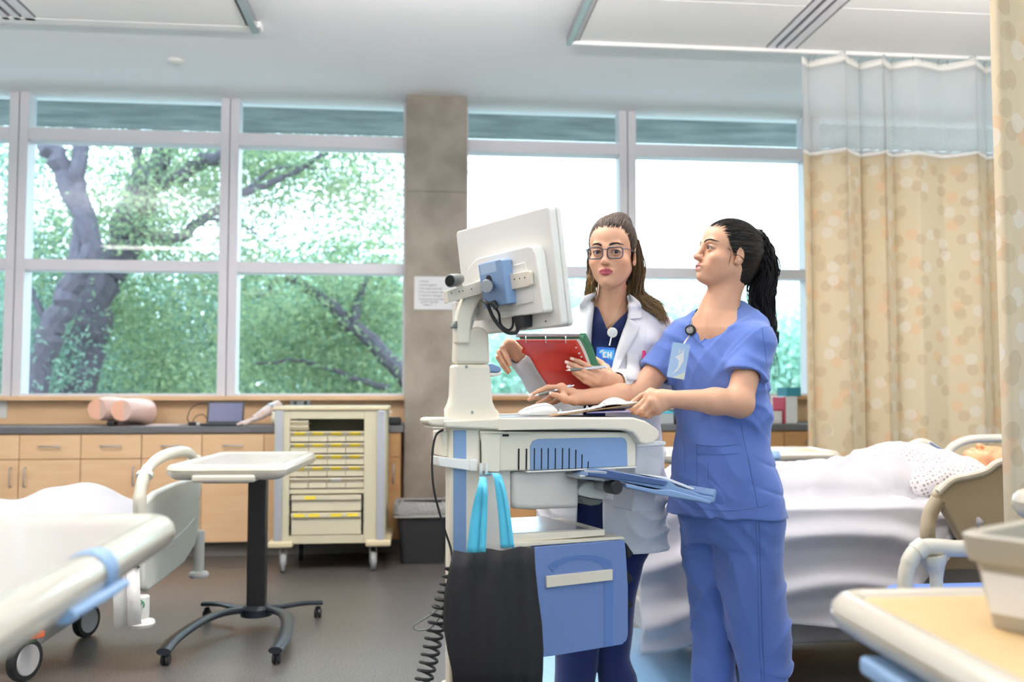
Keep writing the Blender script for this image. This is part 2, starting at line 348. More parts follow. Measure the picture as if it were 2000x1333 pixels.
# big leaning tree seen through the left windows
Yt = 12.5
L1 = [([P(120, 1060, Yt), P(150, 760, Yt), P(172, 640, Yt), P(205, 540, Yt), P(262, 430, Yt), P(292, 350, Yt)], .27, .2),
      ([P(292, 350, Yt), P(318, 300, Yt), P(335, 220, Yt)], .16, .1), ([P(285, 360, Yt), P(345, 345, Yt), P(390, 318, Yt), P(440, 300, Yt - .5), P(520, 250, Yt - 1)], .13, .06),
      ([P(255, 440, Yt), P(330, 470, Yt), P(400, 425, Yt), P(470, 380, Yt), P(560, 345, Yt), P(640, 300, Yt)], .09, .03),
      ([P(470, 380, Yt), P(540, 330, Yt), P(640, 330, Yt)], .04, .015), ([P(280, 380, Yt), P(270, 300, Yt), P(255, 220, Yt)], .1, .05),
      ([P(400, 425, Yt), P(470, 440, Yt), P(520, 470, Yt)], .03, .012)]
cr = rp(60, 470, 230, 560, Yt - .5, Yt + 2.5, 40) + rp(420, 830, 270, 400, Yt - 1, Yt + 2, 26) + rp(470, 640, 420, 560, Yt, Yt + 2, 6) + rp(200, 450, 560, 800, Yt, Yt + 2.5, 20)
tree('leaning_tree', 'large leafy tree with a forked leaning trunk outside the left window', tuple(PZ(120, 1060, -.5)) if False else (P(120, 1060, Yt).x, Yt, -.5), L1, cr, 420, .33, .042, M['leaf'], 11)
L2 = [([P(20, 1060, Yt - 1), P(70, 760, Yt - 1), P(105, 640, Yt - 1), P(140, 560, Yt - 1), P(175, 470, Yt - 1), P(120, 330, Yt - 1), P(80, 270, Yt - 1)], .17, .12),
      ([P(100, 650, Yt - 1), P(75, 600, Yt - 1), P(55, 560, Yt - 1), P(20, 520, Yt - 1)], .05, .03), ([P(150, 540, Yt - 1), P(160, 420, Yt - 1), P(150, 330, Yt - 1), P(170, 200, Yt - 1)], .12, .09)]
tree('slim_tree', 'slimmer dark tree leaning beside the forked trunk at the far left window', (P(20, 1060, Yt - 1).x, Yt - 1, -.5), L2, rp(-60, 150, 260, 780, Yt - 1, Yt + 1.5, 26), 360, .3, .042, M['leafdk'], 12)
L3 = [([P(1000, 1100, 15.5), P(860, 830, 15.3), P(750, 690, 15), P(690, 640, 15), P(640, 590, 15), P(600, 562, 15), P(560, 548, 15), P(500, 580, 15)], .2, .03),
      ([P(760, 760, 15), P(700, 742, 15), P(640, 720, 15), P(580, 705, 15), P(500, 712, 15)], .06, .02), ([P(690, 640, 15), P(700, 580, 15), P(730, 520, 15)], .1, .03)]
tree('drooping_tree', 'leafy tree with a long dark drooping branch outside the window left of the pillar', (P(1000, 1100, 15.5).x, 15.5, -.5), L3, rp(470, 830, 550, 800, 15, 18, 44) + rp(620, 830, 420, 560, 15, 17, 6), 420, .42, .055, M['leaf'], 13)
# thicker trees further off: each its own crown
def far(name, label, x, top, Y, wpx, n, lm, seed, size=.16, r=.8):
    gg = random.Random(seed); base = P(x, 790, Y); cs = []
    for _ in range(n):
        t = gg.random(); y = top + (800 - top) * t; ww = wpx * (.35 + .65 * sin(pi * min(1, t * .8 + .15)))
        cs.append(P(x + gg.uniform(-1, 1) * ww, y, Y + gg.uniform(-1.5, 1.5)))
    return tree(name, label, (base.x, Y, -.5), [([V(base.x, Y, -.5), V(base.x + .1, Y, 1.2), V(base.x + .3, Y, 2.4)], .2, .12)], cs, 330, r, size * .62, lm, seed)
far('background_tree', 'bushy blue-green tree behind the leaning trunk, outside the left window', 60, 520, 22, 190, 46, M['leafdk'], 21)
far('background_tree', 'dense green tree low behind the large forked tree', 330, 560, 24, 200, 50, M['leafdk'], 22)
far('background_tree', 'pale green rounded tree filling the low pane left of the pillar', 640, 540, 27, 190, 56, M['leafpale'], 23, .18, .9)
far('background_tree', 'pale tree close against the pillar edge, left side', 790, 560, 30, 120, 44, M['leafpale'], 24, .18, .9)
far('distant_tree', 'faint pale tree above the doctor, seen through the overexposed window', 1150, 440, 30, 55, 26, M['leafglare'], 25, .12, .35)
far('distant_tree', 'pale hazy tree low behind the two women, right of the pillar', 1010, 590, 34, 130, 40, M['leafglare2'], 26, .2, .9)
far('distant_tree', 'pale hazy tree behind the nurse, in the low right-hand pane', 1310, 600, 36, 150, 46, M['leafglare2'], 27, .2, .9)
far('distant_tree', 'pale mint tree beside the drawn curtain in the low right-hand pane', 1540, 620, 34, 130, 40, M['leafglare2'], 28, .2, .9)
far('background_tree', 'bushy green tree beyond the left edge of the windows', -420, 380, 20, 330, 60, M['leafdk'], 31)
far('distant_tree', 'pale tree beyond the right end of the windows', 1850, 560, 30, 220, 50, M['leafglare2'], 32, .2, .9)
# ============================================================ CABINETS AND COUNTERS
CF = 6.45  # front face of the carcasses
def bar_handle(p, q, parent):
    p, q = Vector(p), Vector(q); d = V(0, -.03, 0); t = (q - p).normalized() * .004
    MB().tube([p, p + d, p + d + t, q + d - t, q + d, q], .0045, 8).build('handle', M['steel'], parent)
def cabinet(x0, x1, side, wood, label, group, hdraw=True):
    t = thing('base_cabinet', label, 'cabinet', ((x0 + x1) / 2, CF, 0), 0, group); g = .0025
    b = MB(); b.box((x0, CF, .1), (x1, YW - .04, .835)); b.build('body', M['woodside'], t, smooth=False)
    MB().box((x0, CF + .06, 0), (x1, CF + .08, .1)).build('toe_kick', M['toekick'], t, smooth=False)
    d = MB().box((x0 + g, CF - .02, .668), (x1 - g, CF - .0005, .826)).build('drawer', wood, t, bevel=.0015, smooth=False)
    if hdraw: c = (x0 + x1) / 2; bar_handle((c - .062, CF - .02, .752), (c + .062, CF - .02, .752), d)
    e = MB().box((x0 + g, CF - .02, .103), (x1 - g, CF - .0005, .663)).build('door', wood, t, bevel=.0015, smooth=False)
    if side: hx = x0 + .045 if side < 0 else x1 - .045; bar_handle((hx, CF - .02, .49), (hx, CF - .02, .612), e)
    return t
M['woodside'] = mat('cabinet_side', 'b98a55', .5)
pl = ['leftmost', '', '', '', '']
cabinet(-3.415, -3.02, -1, M['wood'], 'maple base cabinet at the left edge of the picture, partly behind the white bedsheet', 'maple base cabinets under the left windows')
cabinet(-3.02, -2.627, 1, M['wood'], 'maple base cabinet left of the two pink trainer stumps, door handle on its right', 'maple base cabinets under the left windows')
cabinet(-2.627, -2.235, -1, M['wood'], 'maple base cabinet, door handle on its left, just before the pink stumps', 'maple base cabinets under the left windows')
cabinet(-2.235, -1.845, 1, M['wood'], 'maple base cabinet under the pink leg stumps, door handle on its right', 'maple base cabinets under the left windows')
cabinet(-1.845, -1.45, -1, M['wood'], 'maple base cabinet under the loose paper, left of the one below the laptop', 'maple base cabinets under the left windows')
cabinet(-1.45, -1.04, 0, M['wood'], 'maple base cabinet under the open laptop, behind the black table post', 'maple base cabinets under the left windows')
cabinet(-1.04, -.62, 1, M['wood'], 'maple base cabinet mostly hidden behind the cream drawer cart', 'maple base cabinets under the left windows')
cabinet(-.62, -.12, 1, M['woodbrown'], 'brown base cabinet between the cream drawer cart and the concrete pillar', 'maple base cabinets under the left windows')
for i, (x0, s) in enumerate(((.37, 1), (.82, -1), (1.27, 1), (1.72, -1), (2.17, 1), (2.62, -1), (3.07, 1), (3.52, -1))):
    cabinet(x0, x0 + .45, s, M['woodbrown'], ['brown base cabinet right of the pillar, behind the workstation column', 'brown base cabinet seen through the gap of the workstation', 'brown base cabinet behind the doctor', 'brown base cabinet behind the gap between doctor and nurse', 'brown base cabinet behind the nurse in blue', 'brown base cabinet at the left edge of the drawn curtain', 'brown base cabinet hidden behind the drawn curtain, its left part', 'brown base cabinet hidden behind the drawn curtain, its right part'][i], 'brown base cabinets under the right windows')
b = MB(); b.box((XL, CF - .03, .835), (-.102, YW - .032, .88)); tag(b.build('countertop', M['counter'], bevel=.004), 'long dark grey countertop left of the concrete pillar carrying the laptop', 'countertop')
b = MB(); b.box((.352, CF - .03, .835), (3.97, YW - .032, .88)); tag(b.build('countertop', M['counter'], bevel=.004), 'dark grey countertop right of the pillar, with storage boxes on it behind the nurse', 'countertop')
# outlets
def outlet(x, z, ww, hh, m, label, y=YW - .03):
    t = thing('power_outlet', label, 'outlet', (x, y, z)); MB().box((x - ww / 2, y - .008, z - hh / 2), (x + ww / 2, y + .0005, z + hh / 2)).build('plate', m, t, bevel=.002)
    horiz = ww > hh; n = 2
    for k in range(n):
        o = (k - .5) * .5
        cx, cz = (x + o * ww, z) if horiz else (x, z + o * hh)
        MB().box((cx - .012, y - .0095, cz - .014), (cx + .012, y - .0075, cz + .014)).build('socket', M['graypl'] if m is not M['white'] else M['label'], t, smooth=False)
outlet(-3.0, .985, .085, .125, M['white'], 'white power outlet on the wooden backsplash at the left edge')
outlet(-.875, 1.03, .15, .05, M['steel'], 'silver horizontal power outlet under the window sill, behind the cream drawer cart')
# notice on the pillar
t = thing('paper_notice', 'white printed notice with numbered steps taped to the concrete pillar', 'notice', (-.034, 6.745, 1.715))
MB().box((-.034, 6.744, 1.715), (.272, 6.7485, 1.957)).build('sheet', M['label'], t, smooth=False)
Xn = frame((-.0, 6.7435, 1.92), (1, 0, 0), (0, 0, 1))
for i, (s, dx, dz) in enumerate((('1 Knock', 0, 0), ('2 Hand hygiene', 0, .026), ('3 Introduce yourself', 0, .052), ('4 Two (2) patient identifiers', 0, .078), ('5 Check for allergies', 0, .104),
                   ('6 Ask permission before', 0, .13), ('performing task', .012, .15), ('*Hear C   ?', .03, .173))):
    text(s, .0205, frame((dx, 6.7435, 1.915 - dz), (1, 0, 0), (0, 0, 1)), M['ink'], 'writing', t)
# ============================================================ THINGS ON THE COUNTER
M['pinkskin'] = mat('trainer_skin', 'e6bfae', .35, mottle=('f0d3c8', 6, .6), coat=.2)
M['pinkcut'] = mat('trainer_stump', 'f0b99c', .5)
t = thing('leg_trainer', 'pair of pink thigh stumps of a medical trainer lying on the counter', 'medical trainer', (-2.12, 6.72, .88))
ZT = .88
for nm, cx, cz, ex in (('left_stump', -2.185, .995, -2.07), ('right_stump', -2.03, .985, -1.965)):
    p = [V(cx, 6.60, cz), V(cx + (ex - cx) * .4, 6.68, cz - .0), V(ex, 6.80, .975), V(ex + .02, 6.88, .96)]
    q = spline(p, 5); n = len(q)
    MB().tube(q, [(.072 + .028 * (i / (n - 1)) ** .7) * (1 if i < n - 2 else (.8 if i == n - 2 else .45)) for i in range(n)], 26).build('stump', M['pinkskin'], t)
    MB().tube([q[0] + V(0, -.004, 0), q[0] + V(0, .004, 0)], .0705, 26).build('cut_face', M['pinkcut'], t)
MB().tube(spline([V(-2.13, 6.70, .94), V(-2.08, 6.76, .915), V(-2.02, 6.80, .93)], 5), [.05, .055, .058, .06, .06, .06, .058, .056, .055, .05, .045], 18).build('hip', M['pinkskin'], t)
MB().box((-2.13, 6.60, .881), (-2.08, 6.68, .91)).build('stand', M['black'], t, bevel=.006)
tag(MB().box((-1.86, 6.56, .881), (-1.64, 6.80, .886)).build('paper_sheet', mat('pinkish_paper', 'ecd6d2', .8), smooth=False), 'flat pale pink paper lying on the counter right of the pink stumps', 'paper')
# laptop, seen from its open screen side
t = thing('laptop', 'open dark laptop standing on the counter with its screen facing the room', 'laptop', (-1.35, 6.68, .88))
M['screen'] = mat('laptop_screen', '5d6180', .18, emit=('4a4e70', .12))
MB().box((-1.475, 6.46, .8815), (-1.225, 6.66, .897)).build('keyboard_base', M['black'], t, bevel=.003)
Xs = Matrix.Translation((-1.35, 6.665, .892)) @ Matrix.Rotation(R(-14), 4, 'X')
MB().at(Xs).box((-.127, 0, 0), (.127, .008, .158)).build('lid', M['black'], t, bevel=.003)
MB().at(Xs).box((-.114, -.0015, .014), (.114, .0005, .146)).build('screen', M['screen'], t, smooth=False)
t2 = thing('laptop_charger', 'small black charger with a looping cable left of the laptop', 'charger', (-1.54, 6.6, .88))
MB().box((-1.575, 6.56, .881), (-1.51, 6.62, .905)).build('brick', M['black'], t2, bevel=.004)
MB().tube(spline([V(-1.575, 6.6, .895), V(-1.60, 6.64, .93), V(-1.59, 6.68, .99), V(-1.55, 6.70, 1.025), V(-1.50, 6.70, 1.03), V(-1.478, 6.70, 1.028)], 6), .0035, 6).build('cable', M['rubber'], t2)
MB().tube(spline([V(-1.56, 6.58, .885), V(-1.535, 6.60, .94), V(-1.50, 6.65, .955), V(-1.48, 6.68, .93)], 6), .003, 6).build('cable', M['rubber'], t2)
MB().lathe([(.001, .02), (.011, .02), (.011, 0), (.001, 0)], (-1.508, 6.555, .885), 16).build('plug', M['white'], t2)
# trainer arm
M['armskin'] = mat('trainer_arm_skin', 'dcb8a6', .3, mottle=('e8e4e6', 30, .7), coat=.4)
t = thing('training_arm', 'mannequin forearm and hand for injection practice leaning on the counter beside the laptop', 'medical trainer', (-1.07, 6.6, .88))
q = spline([V(-1.135, 6.55, .925), V(-1.095, 6.6, .95), V(-1.05, 6.68, .985), V(-1.0, 6.76, 1.01)], 5); n = len(q)
MB().tube(q, [.024 + .02 * (i / (n - 1)) for i in range(n)], 18).build('forearm', M['armskin'], t)
MB().tube([q[-6], q[-5]], .043, 18).build('wrist_band', M['steel'], t)
MB().tube(spline([V(-1.125, 6.555, .93), V(-1.165, 6.52, .912), V(-1.185, 6.50, .905)], 4), [.024, .025, .026, .027, .027, .026, .024, .02, .016], 14, flat=.5).build('palm', M['armskin'], t)
for k in range(4): MB().tube(spline([V(-1.175, 6.50 + k * .013 - .015, .904), V(-1.205, 6.485 + k * .014 - .016, .898 + .002 * k), V(-1.228, 6.47 + k * .015 - .016, .889)], 3), [.0085] * 6 + [.006], 8).build('finger', M['armskin'], t)
MB().tube(spline([V(-1.15, 6.50, .91), V(-1.165, 6.475, .90), V(-1.18, 6.455, .89)], 3), [.009] * 6 + [.006], 8).build('thumb', M['armskin'], t)
t = thing('tape_roll', 'cream roll beside the mannequin hand, against the drawer cart', 'tape roll', (-.985, 6.55, .88))
MB().at(frame((-.985, 6.55, .93), (0, 1, 0), (0, 0, 1))).lathe([(.018, -.02), (.046, -.02), (.046, .02), (.018, .02), (.018, -.02)], n=28, cap=False).build('roll', M['cream'], t)
MB().at(frame((-.985, 6.55, .93), (0, 1, 0), (0, 0, 1))).lathe([(.017, -.021), (.0195, -.021), (.0195, .021), (.017, .021), (.017, -.021)], n=20, cap=False).build('core', M['cream'], t)
t = thing('black_case', 'small black case on the counter beside the pillar', 'case', (-.2, 6.6, .88))
MB().box((-.235, 6.5, .881), (-.115, 6.66, .925)).build('body', M['rubber'], t, bevel=.01); MB().box((-.225, 6.51, .925), (-.125, 6.65, .934)).build('lid', M['rubber'], t, bevel=.004)
# boxes behind the nurse
def bx(name, lo, hi, m, label, trim=None):
    t = thing(name, label, 'box', ((lo[0] + hi[0]) / 2, (lo[1] + hi[1]) / 2, lo[2])); MB().box(lo, hi).build('body', m, t, bevel=.004)
    if trim: MB().box((lo[0] - .002, lo[1] - .002, hi[2] - .012), (hi[0] + .002, hi[1] + .002, hi[2] + .003)).build('lid', trim, t, bevel=.002)
M['redtrim'] = mat('red_card_edge', 'b0455a', .6); M['boxwhite'] = mat('white_card_box', 'e4e6e8', .6); M['tealbox'] = mat('teal_plastic', '2f7f92', .4); M['cyan'] = mat('cyan_cloth', '33b9cf', .6)
M['greybin'] = mat('translucent_grey_bin', 'a9b1b3', .4)
def pb(x0, y0, x1, y1, Y): a = P(x0, y0, Y); c = P(x1, y1, Y); return (a.x, c.x, c.z, a.z)
x0, x1, z0, z1 = pb(1487, 800, 1528, 831, 6.5); bx('supply_box', (x0, 6.5, .881), (x1, 6.75, z1), M['boxwhite'], 'low white cardboard box with a red edge on the right counter behind the nurse', M['redtrim'])
x0, x1, z0, z1 = pb(1530, 775, 1556, 831, 6.5); bx('file_box', (x0, 6.48, .881), (x1, 6.75, z1), M['boxwhite'], 'tall white file box with red side edge next to the curtain', None)
MB_ = MB().box((x0 - .003, 6.479, .883), (x0 + .008, 6.7, z1 - .004)); tag(MB_.build('red_folder', M['redtrim'], bevel=.001), 'thin red folder standing left of the tall white file box', 'folder')
x0, x1, z0, z1 = pb(1538, 757, 1562, 774, 6.5); zz = P(1540, 775, 6.5).z + .001; bx('teal_case', (x0, 6.52, zz), (x1 + .02, 6.70, z1), M['tealbox'], 'teal case lying on top of the tall white file box', None)
x0, x1, z0, z1 = pb(1285, 805, 1315, 832, 6.5); bx('storage_bin', (x0, 6.48, .881), (x1, 6.7, z1), M['greybin'], 'grey translucent storage bin on the counter under the nurse\'s forearm', M['cyan'])
x0, x1, z0, z1 = pb(1318, 800, 1335, 832, 6.5); bx('storage_bin', (x0, 6.48, .881), (x1, 6.7, z1), M['black'], 'black storage bin between the grey bin and the nurse', None)
# ============================================================ CREAM DRAWER CART
M['medcart'] = mat('pale_yellow_green_cart', 'cdc8ac', .45); M['medcream'] = mat('cart_cream_edge', 'dccfab', .45); M['yellow'] = mat('yellow_label', 'f4dc3c', .6)
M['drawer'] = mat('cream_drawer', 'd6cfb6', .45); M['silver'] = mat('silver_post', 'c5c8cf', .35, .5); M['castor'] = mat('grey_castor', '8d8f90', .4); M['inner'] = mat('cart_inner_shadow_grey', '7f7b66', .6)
t = thing('drawer_cart', 'tall cream medication cart with rows of small yellow-labelled drawers on grey castors', 'cart', (-.55, 6.05, 0))
y0, y1 = 5.85, 6.37; xa, xb = -.885, -.2
b = MB(); b.box((xa, y0, .175), (-.79, y1, 1.0)); b.box((-.335, y0, .175), (xb, y1, 1.0)); b.box((-.79, y1 - .02, .175), (-.335, y1, 1.0)); b.box((-.79, y0, .945), (-.335, y1 - .02, 1.0)); b.box((-.79, y0, .175), (-.335, y1 - .02, .225))
b.box((-.79, y0 + .004, .482), (-.335, y1 - .02, .508)); b.build('body', M['medcart'], t, bevel=.003)
MB().box((xa - .012, y0 - .015, 1.0), (xb + .015, y1 + .01, 1.022)).build('top', M['medcream'], t, bevel=.006)
MB().box((xa - .03, y0 - .03, .155), (xa + .12, y0 + .1, .195)).build('bumper', M['medcream'], t, bevel=.012); MB().box((xb - .12, y0 - .03, .155), (xb + .035, y1, .195)).build('bumper', M['medcream'], t, bevel=.012)
for xp in (xa + .005, xb - .055): MB().box((xp, y0 - .012, .195), (xp + .048, y0 + .0, .998)).build('corner_post', M['silver'], t, bevel=.003)
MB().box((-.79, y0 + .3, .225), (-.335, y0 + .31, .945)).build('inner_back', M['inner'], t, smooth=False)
cw = .455 / 4
def tray(x0, x1, z0, z1, lab, m=None):
    d = MB(); d.box((x0 + .002, y0 + .012, z0 + .003), (x1 - .002, y0 + .28, z1 - .03)); d.add([(x0 + .001, y0 + .012, z1 - .034), (x1 - .001, y0 + .012, z1 - .034), (x1 - .001, y0 - .008, z1 - .012), (x0 + .001, y0 - .008, z1 - .012), (x0 + .001, y0 + .012, z1 - .004), (x1 - .001, y0 + .012, z1 - .004)],
        [(0, 1, 2, 3), (3, 2, 5, 4), (0, 3, 4), (1, 5, 2)])
    o = d.build('drawer', M['drawer'], t, smooth=False)
    if lab:
        xm = (x0 + x1) / 2 + (lab[0] if isinstance(lab, tuple) else 0); wl = .032
        MB().add([(xm - wl, y0 + .0035, z1 - .028), (xm + wl, y0 + .0035, z1 - .028), (xm + wl, y0 - .0095, z1 - .0125), (xm - wl, y0 - .0095, z1 - .0125), (xm - wl, y0 - .004, z1 - .009), (xm + wl, y0 - .004, z1 - .009)], [(0, 1, 2, 3), (3, 2, 5, 4)]).build('label_strip', M['yellow'] if not m else m, o, smooth=False)
rows = [.872, .800, .728, .656, .584]
for j, zt in enumerate(rows):
    for i in range(4): tray(-.79 + i * cw, -.79 + (i + 1) * cw, zt - .07, zt, (j < 4) or i == 2, M['label'] if j == 4 else None)
tray(-.79, -.79 + cw, .876, .908, False); tray(-.79, -.79 + cw, .91, .94, False)
for z0_, z1_, labs in ((.375, .478, [-.10]), (.23, .37, [-.165, -.075, .06, .16])):
    d = MB(); d.box((-.775, y0 + .002, z0_), (-.35, y0 + .28, z1_ - .03)); d.box((-.775, y0 - .016, z1_ - .032), (-.35, y0 + .02, z1_ - .004)); o = d.build('deep_drawer', M['drawer'], t, bevel=.002, smooth=False)
    for l_ in labs: MB().box((-.5625 + l_ - .034, y0 - .0175, z1_ - .028), (-.5625 + l_ + .034, y0 - .0155, z1_ - .008)).build('label_strip', M['yellow'], o, smooth=False)
for sx in (-.783, -.342):
    for z_ in (.43, .28): MB().box((sx - .005, y0 - .004, z_ - .02), (sx + .005, y0 + .002, z_ + .015)).build('latch', M['black'], t, smooth=False)
MB().rod((-.225, y0 - .03, .985), (-.225, y0 + .004, .985), .006).build('lock', M['steel'], t)
MB().rod((xb + .03, y0 + .08, .985), (xb - .004, y0 + .08, .985), .006).build('lock', M['steel'], t)
def castor(parent, x, y, r, zt, m1, m2, ang=0, w_=.028):
    b = MB(); X = Matrix.Translation((x, y, 0)) @ Matrix.Rotation(ang, 4, 'Z'); X2 = X @ frame((0, 0, r), (0, 1, 0), (0, 0, 1))
    b.at(X2).lathe([(r * .35, -w_ / 2), (r * .93, -w_ / 2), (r, -w_ / 4), (r, w_ / 4), (r * .93, w_ / 2), (r * .35, w_ / 2)], n=26); o = b.build('castor', m2, parent)
    b = MB().at(X); b.box((-w_ / 2 - .007, -r * .35, r * .8), (-w_ / 2 - .001, r * .75, zt - .012)); b.box((w_ / 2 + .001, -r * .35, r * .8), (w_ / 2 + .007, r * .75, zt - .012)); b.box((-w_ / 2 - .007, -r * .35, zt - .018), (w_ / 2 + .007, r * .75, zt - .01))
    b.build('fork', m1, o, bevel=.004)
    return o
for cx, cy in ((xa + .06, y0 + .02), (xb - .075, y0 + .03), (xa + .12, y1 - .1), (xb - .1, y1 - .08)): castor(t, cx, cy, .06, .168, M['castor'], M['rubber'] if cy > 6 else M['castor'], R(8), .03)
# ============================================================ BIN
t = thing('waste_bin', 'black waste bin with a grey plastic liner at the foot of the concrete pillar', 'bin', (.035, 6.15, 0))
def rr(x0, y0, x1, y1, r, z): return [V(a, b_, z) for a, b_ in rrect(x0, y0, x1, y1, r, 4)]
MB().loft([rr(-.105, 6.06, .175, 6.28, .03, .001), rr(-.135, 6.03, .205, 6.31, .04, .36), rr(-.145, 6.02, .215, 6.32, .04, .362), rr(-.145, 6.02, .215, 6.32, .04, .385), rr(-.125, 6.04, .195, 6.30, .03, .385), rr(-.1, 6.07, .17, 6.27, .03, .03)]).build('body', M['rubber'], t)
M['liner'] = mat('bin_liner', '8e8e8c', .35, bump=(60, .8)); M['linerw'] = mat('liner_edge', 'cfcfc8', .4, bump=(60, .5))
g_ = random.Random(5)
def rj(e, z, j=.006): return [v + V(g_.uniform(-j, j), g_.uniform(-j, j), g_.uniform(-j, j) * 1.2) for v in rr(-.15 - e, 6.015 - e, .22 + e, 6.325 + e, .04, z)]
MB().loft([rj(.002, .318), rj(.006, .33), rj(.004, .36), rj(.002, .385), rj(-.004, .398), rj(-.02, .39), rj(-.035, .33)], cap=False).build('liner', M['liner'], t)
MB().loft([rj(.003, .305, .002), rj(.006, .319, .002)], cap=False).build('liner_edge', M['linerw'], t)
def PXl(x, y): d = ray(x, y); return CAM + d * (-.415 / d.x)
# ============================================================ OVERBED TABLES
M['tbl'] = mat('table_cream_plastic', 'cfc8b9', .26, coat=.4); M['tblin'] = mat('table_top_laminate', 'c2b7ae', .3, coat=.2); M['tblwood'] = mat('table_top_maple', 'dfc08c', .35, mottle=('d4ae74', 3, .5, (1, 6, 1)))
M['tape'] = mat('blue_tape', '8fb0d6', .5); M['blackmetal'] = mat('black_powder_coat', '18191c', .38); M['darkblue'] = mat('black_blue_powder_coat', '1c232c', .35)
def overbed_top(t, W, L, z, inner, tapes=(), blues=()):
    """tray: outline W (x) by L (y) centred at the origin, surface at z"""
    def ring(ins, dz, r): return [V(a, b_, z + dz) for a, b_ in rrect(-W / 2 + ins, -L / 2 + ins, W / 2 - ins, L / 2 - ins, max(.005, r - ins), 6)]
    r = .07
    b = MB(); b.loft([ring(.052, -.001, r), ring(.046, .005, r), ring(.036, .009, r), ring(.024, .010, r), ring(.012, .006, r), ring(.003, -.004, r), ring(0, -.014, r), ring(.004, -.0145, r), ring(.004, -.018, r), ring(0, -.0185, r), ring(.002, -.028, r), ring(.012, -.042, r), ring(.035, -.054, r), ring(.06, -.058, r)])
    b.build('table_top', M['tbl'], t, local=True, ang=1.2)
    MB().prism([(a, c) for a, c in rrect(-W / 2 + .05, -L / 2 + .05, W / 2 - .05, L / 2 - .05, .02)], (0, 0, .003), (0, 0, z - .001), (1, 0, 0), (0, 1, 0)).build('inlay', inner, t, local=True, smooth=False)
    for (axis, sgn, c, wd) in tapes:
        pr = [(-.05, .0062), (-.036, .0105), (-.024, .0115), (-.012, .0078), (-.002, -.0035), (.0012, -.014), (.0012, -.022), (-.001, -.03), (-.012, -.044)]
        b = MB(); a = []; d_ = []
        for off, dz in pr:
            if axis == 'x': a.append(V(sgn * (W / 2 + off), c - wd / 2, z + dz)); d_.append(V(sgn * (W / 2 + off), c + wd / 2, z + dz))
            else: a.append(V(c - wd / 2, sgn * (L / 2 + off), z + dz)); d_.append(V(c + wd / 2, sgn * (L / 2 + off), z + dz))
        b.loft([a, d_], cap=False, closed=False).build('blue_tape', M['tape'], t, local=True, solid=.0008)
def table_base(t, X, z, m, spread=.3, fwd=.62, back=.12):
    """horseshoe base: mast at the origin of X, front legs reach along -y"""
    b = MB().at(X); b.box((-.043, -.03, .05), (.043, .03, z - .05)); b.build('mast', M['blackmetal'], t, local=True, bevel=.006)
    b = MB().at(X)
    for s in (-1, 1):
        b.tube(spline([V(0, -.0, .075), V(s * .07, -.03, .08), V(s * .15, -.12, .083), V(s * .2, -.28, .08), V(s * .23, -.5, .07), V(s * spread * .8, -fwd, .062)], 5), [.034] * 5 + [.03] * 21, 10, flat=.5, up=(0, 0, 1))
        b.tube(spline([V(0, .0, .075), V(s * .1, .03, .08), V(s * .2, back * .8, .078), V(s * .29, back, .074)], 5), [.034] * 5 + [.026] * 11, 10, flat=.45, up=(0, 0, 1))
    b.lathe([(.075, .05), (.075, .085), (.06, .1), (.001, .1)], n=24); b.build('base', m, t, local=True)
    for s in (-1, 1):
        for px_, py_ in ((s * spread * .8, -fwd + .03), (s * .27, back - .005)):
            b = MB().at(X @ Matrix.Translation((px_, py_, 0)) @ frame((0, 0, .024), (0, 1, 0), (0, 0, 1))); b.lathe([(.008, -.016), (.021, -.016), (.024, -.01), (.024, -.004), (.01, -.003), (.01, .003), (.024, .004), (.024, .01), (.021, .016), (.008, .016)], n=18)
            b.at(X @ Matrix.Translation((px_, py_, 0))).lathe([(.012, .03), (.014, .055), (.001, .06)], n=12); b.build('castor', M['rubber'], t, local=True)
# middle one
mt = thing('overbed_table', 'cream overbed table on a black post, standing free in front of the cabinets', 'overbed table', (-.775, 4.35, 0), R(-3))
overbed_top(mt, .50, .86, .805, M['tblin'])
b = MB(); b.box((-.13, -.435, .742), (.13, -.30, .775)); b.box((-.1, -.4, .735), (.1, .3, .76)); b.build('release_lever', M['tbl'], mt, local=True, bevel=.012)
table_base(mt, Matrix.Translation((0, .22, 0)), .80, M['darkblue'], .28, .66, .14)
lt = thing('overbed_table', 'large blurred cream overbed table in the left foreground with blue tape on its rim', 'overbed table', (-.635, 1.26, 0), R(1.5))
overbed_top(lt, .46, .90, .895, M['tblin'], [('x', 1, .03, .05)])
b = MB(); b.tube([PXl(236, 1140), PXl(200, 1160), PXl(120, 1205)], [.012, .016, .016], 12, flat=.6); b.build('blue_catch', M['tape'], lt)
table_base(lt, Matrix.Translation((-.15, .1, 0)) @ Matrix.Rotation(R(90), 4, 'Z'), .89, M['darkblue'], .3, .3, .1)
ft = thing('overbed_table', 'cream overbed table behind the right bed with a blue tape strip on its edge', 'overbed table', (1.72, 4.80, 0), R(-2))
overbed_top(ft, .95, .42, .80, M['tblwood'], [('y', -1, .10, .07)])
table_base(ft, Matrix.Translation((-.05, .03, 0)) @ Matrix.Rotation(R(90), 4, 'Z'), .79, M['darkblue'], .24, .3, .3)
b = MB(); b.box((-.38, -.19, .728), (.36, -.14, .742)); b.build('slide_rail', M['black'], ft, local=True, smooth=False)
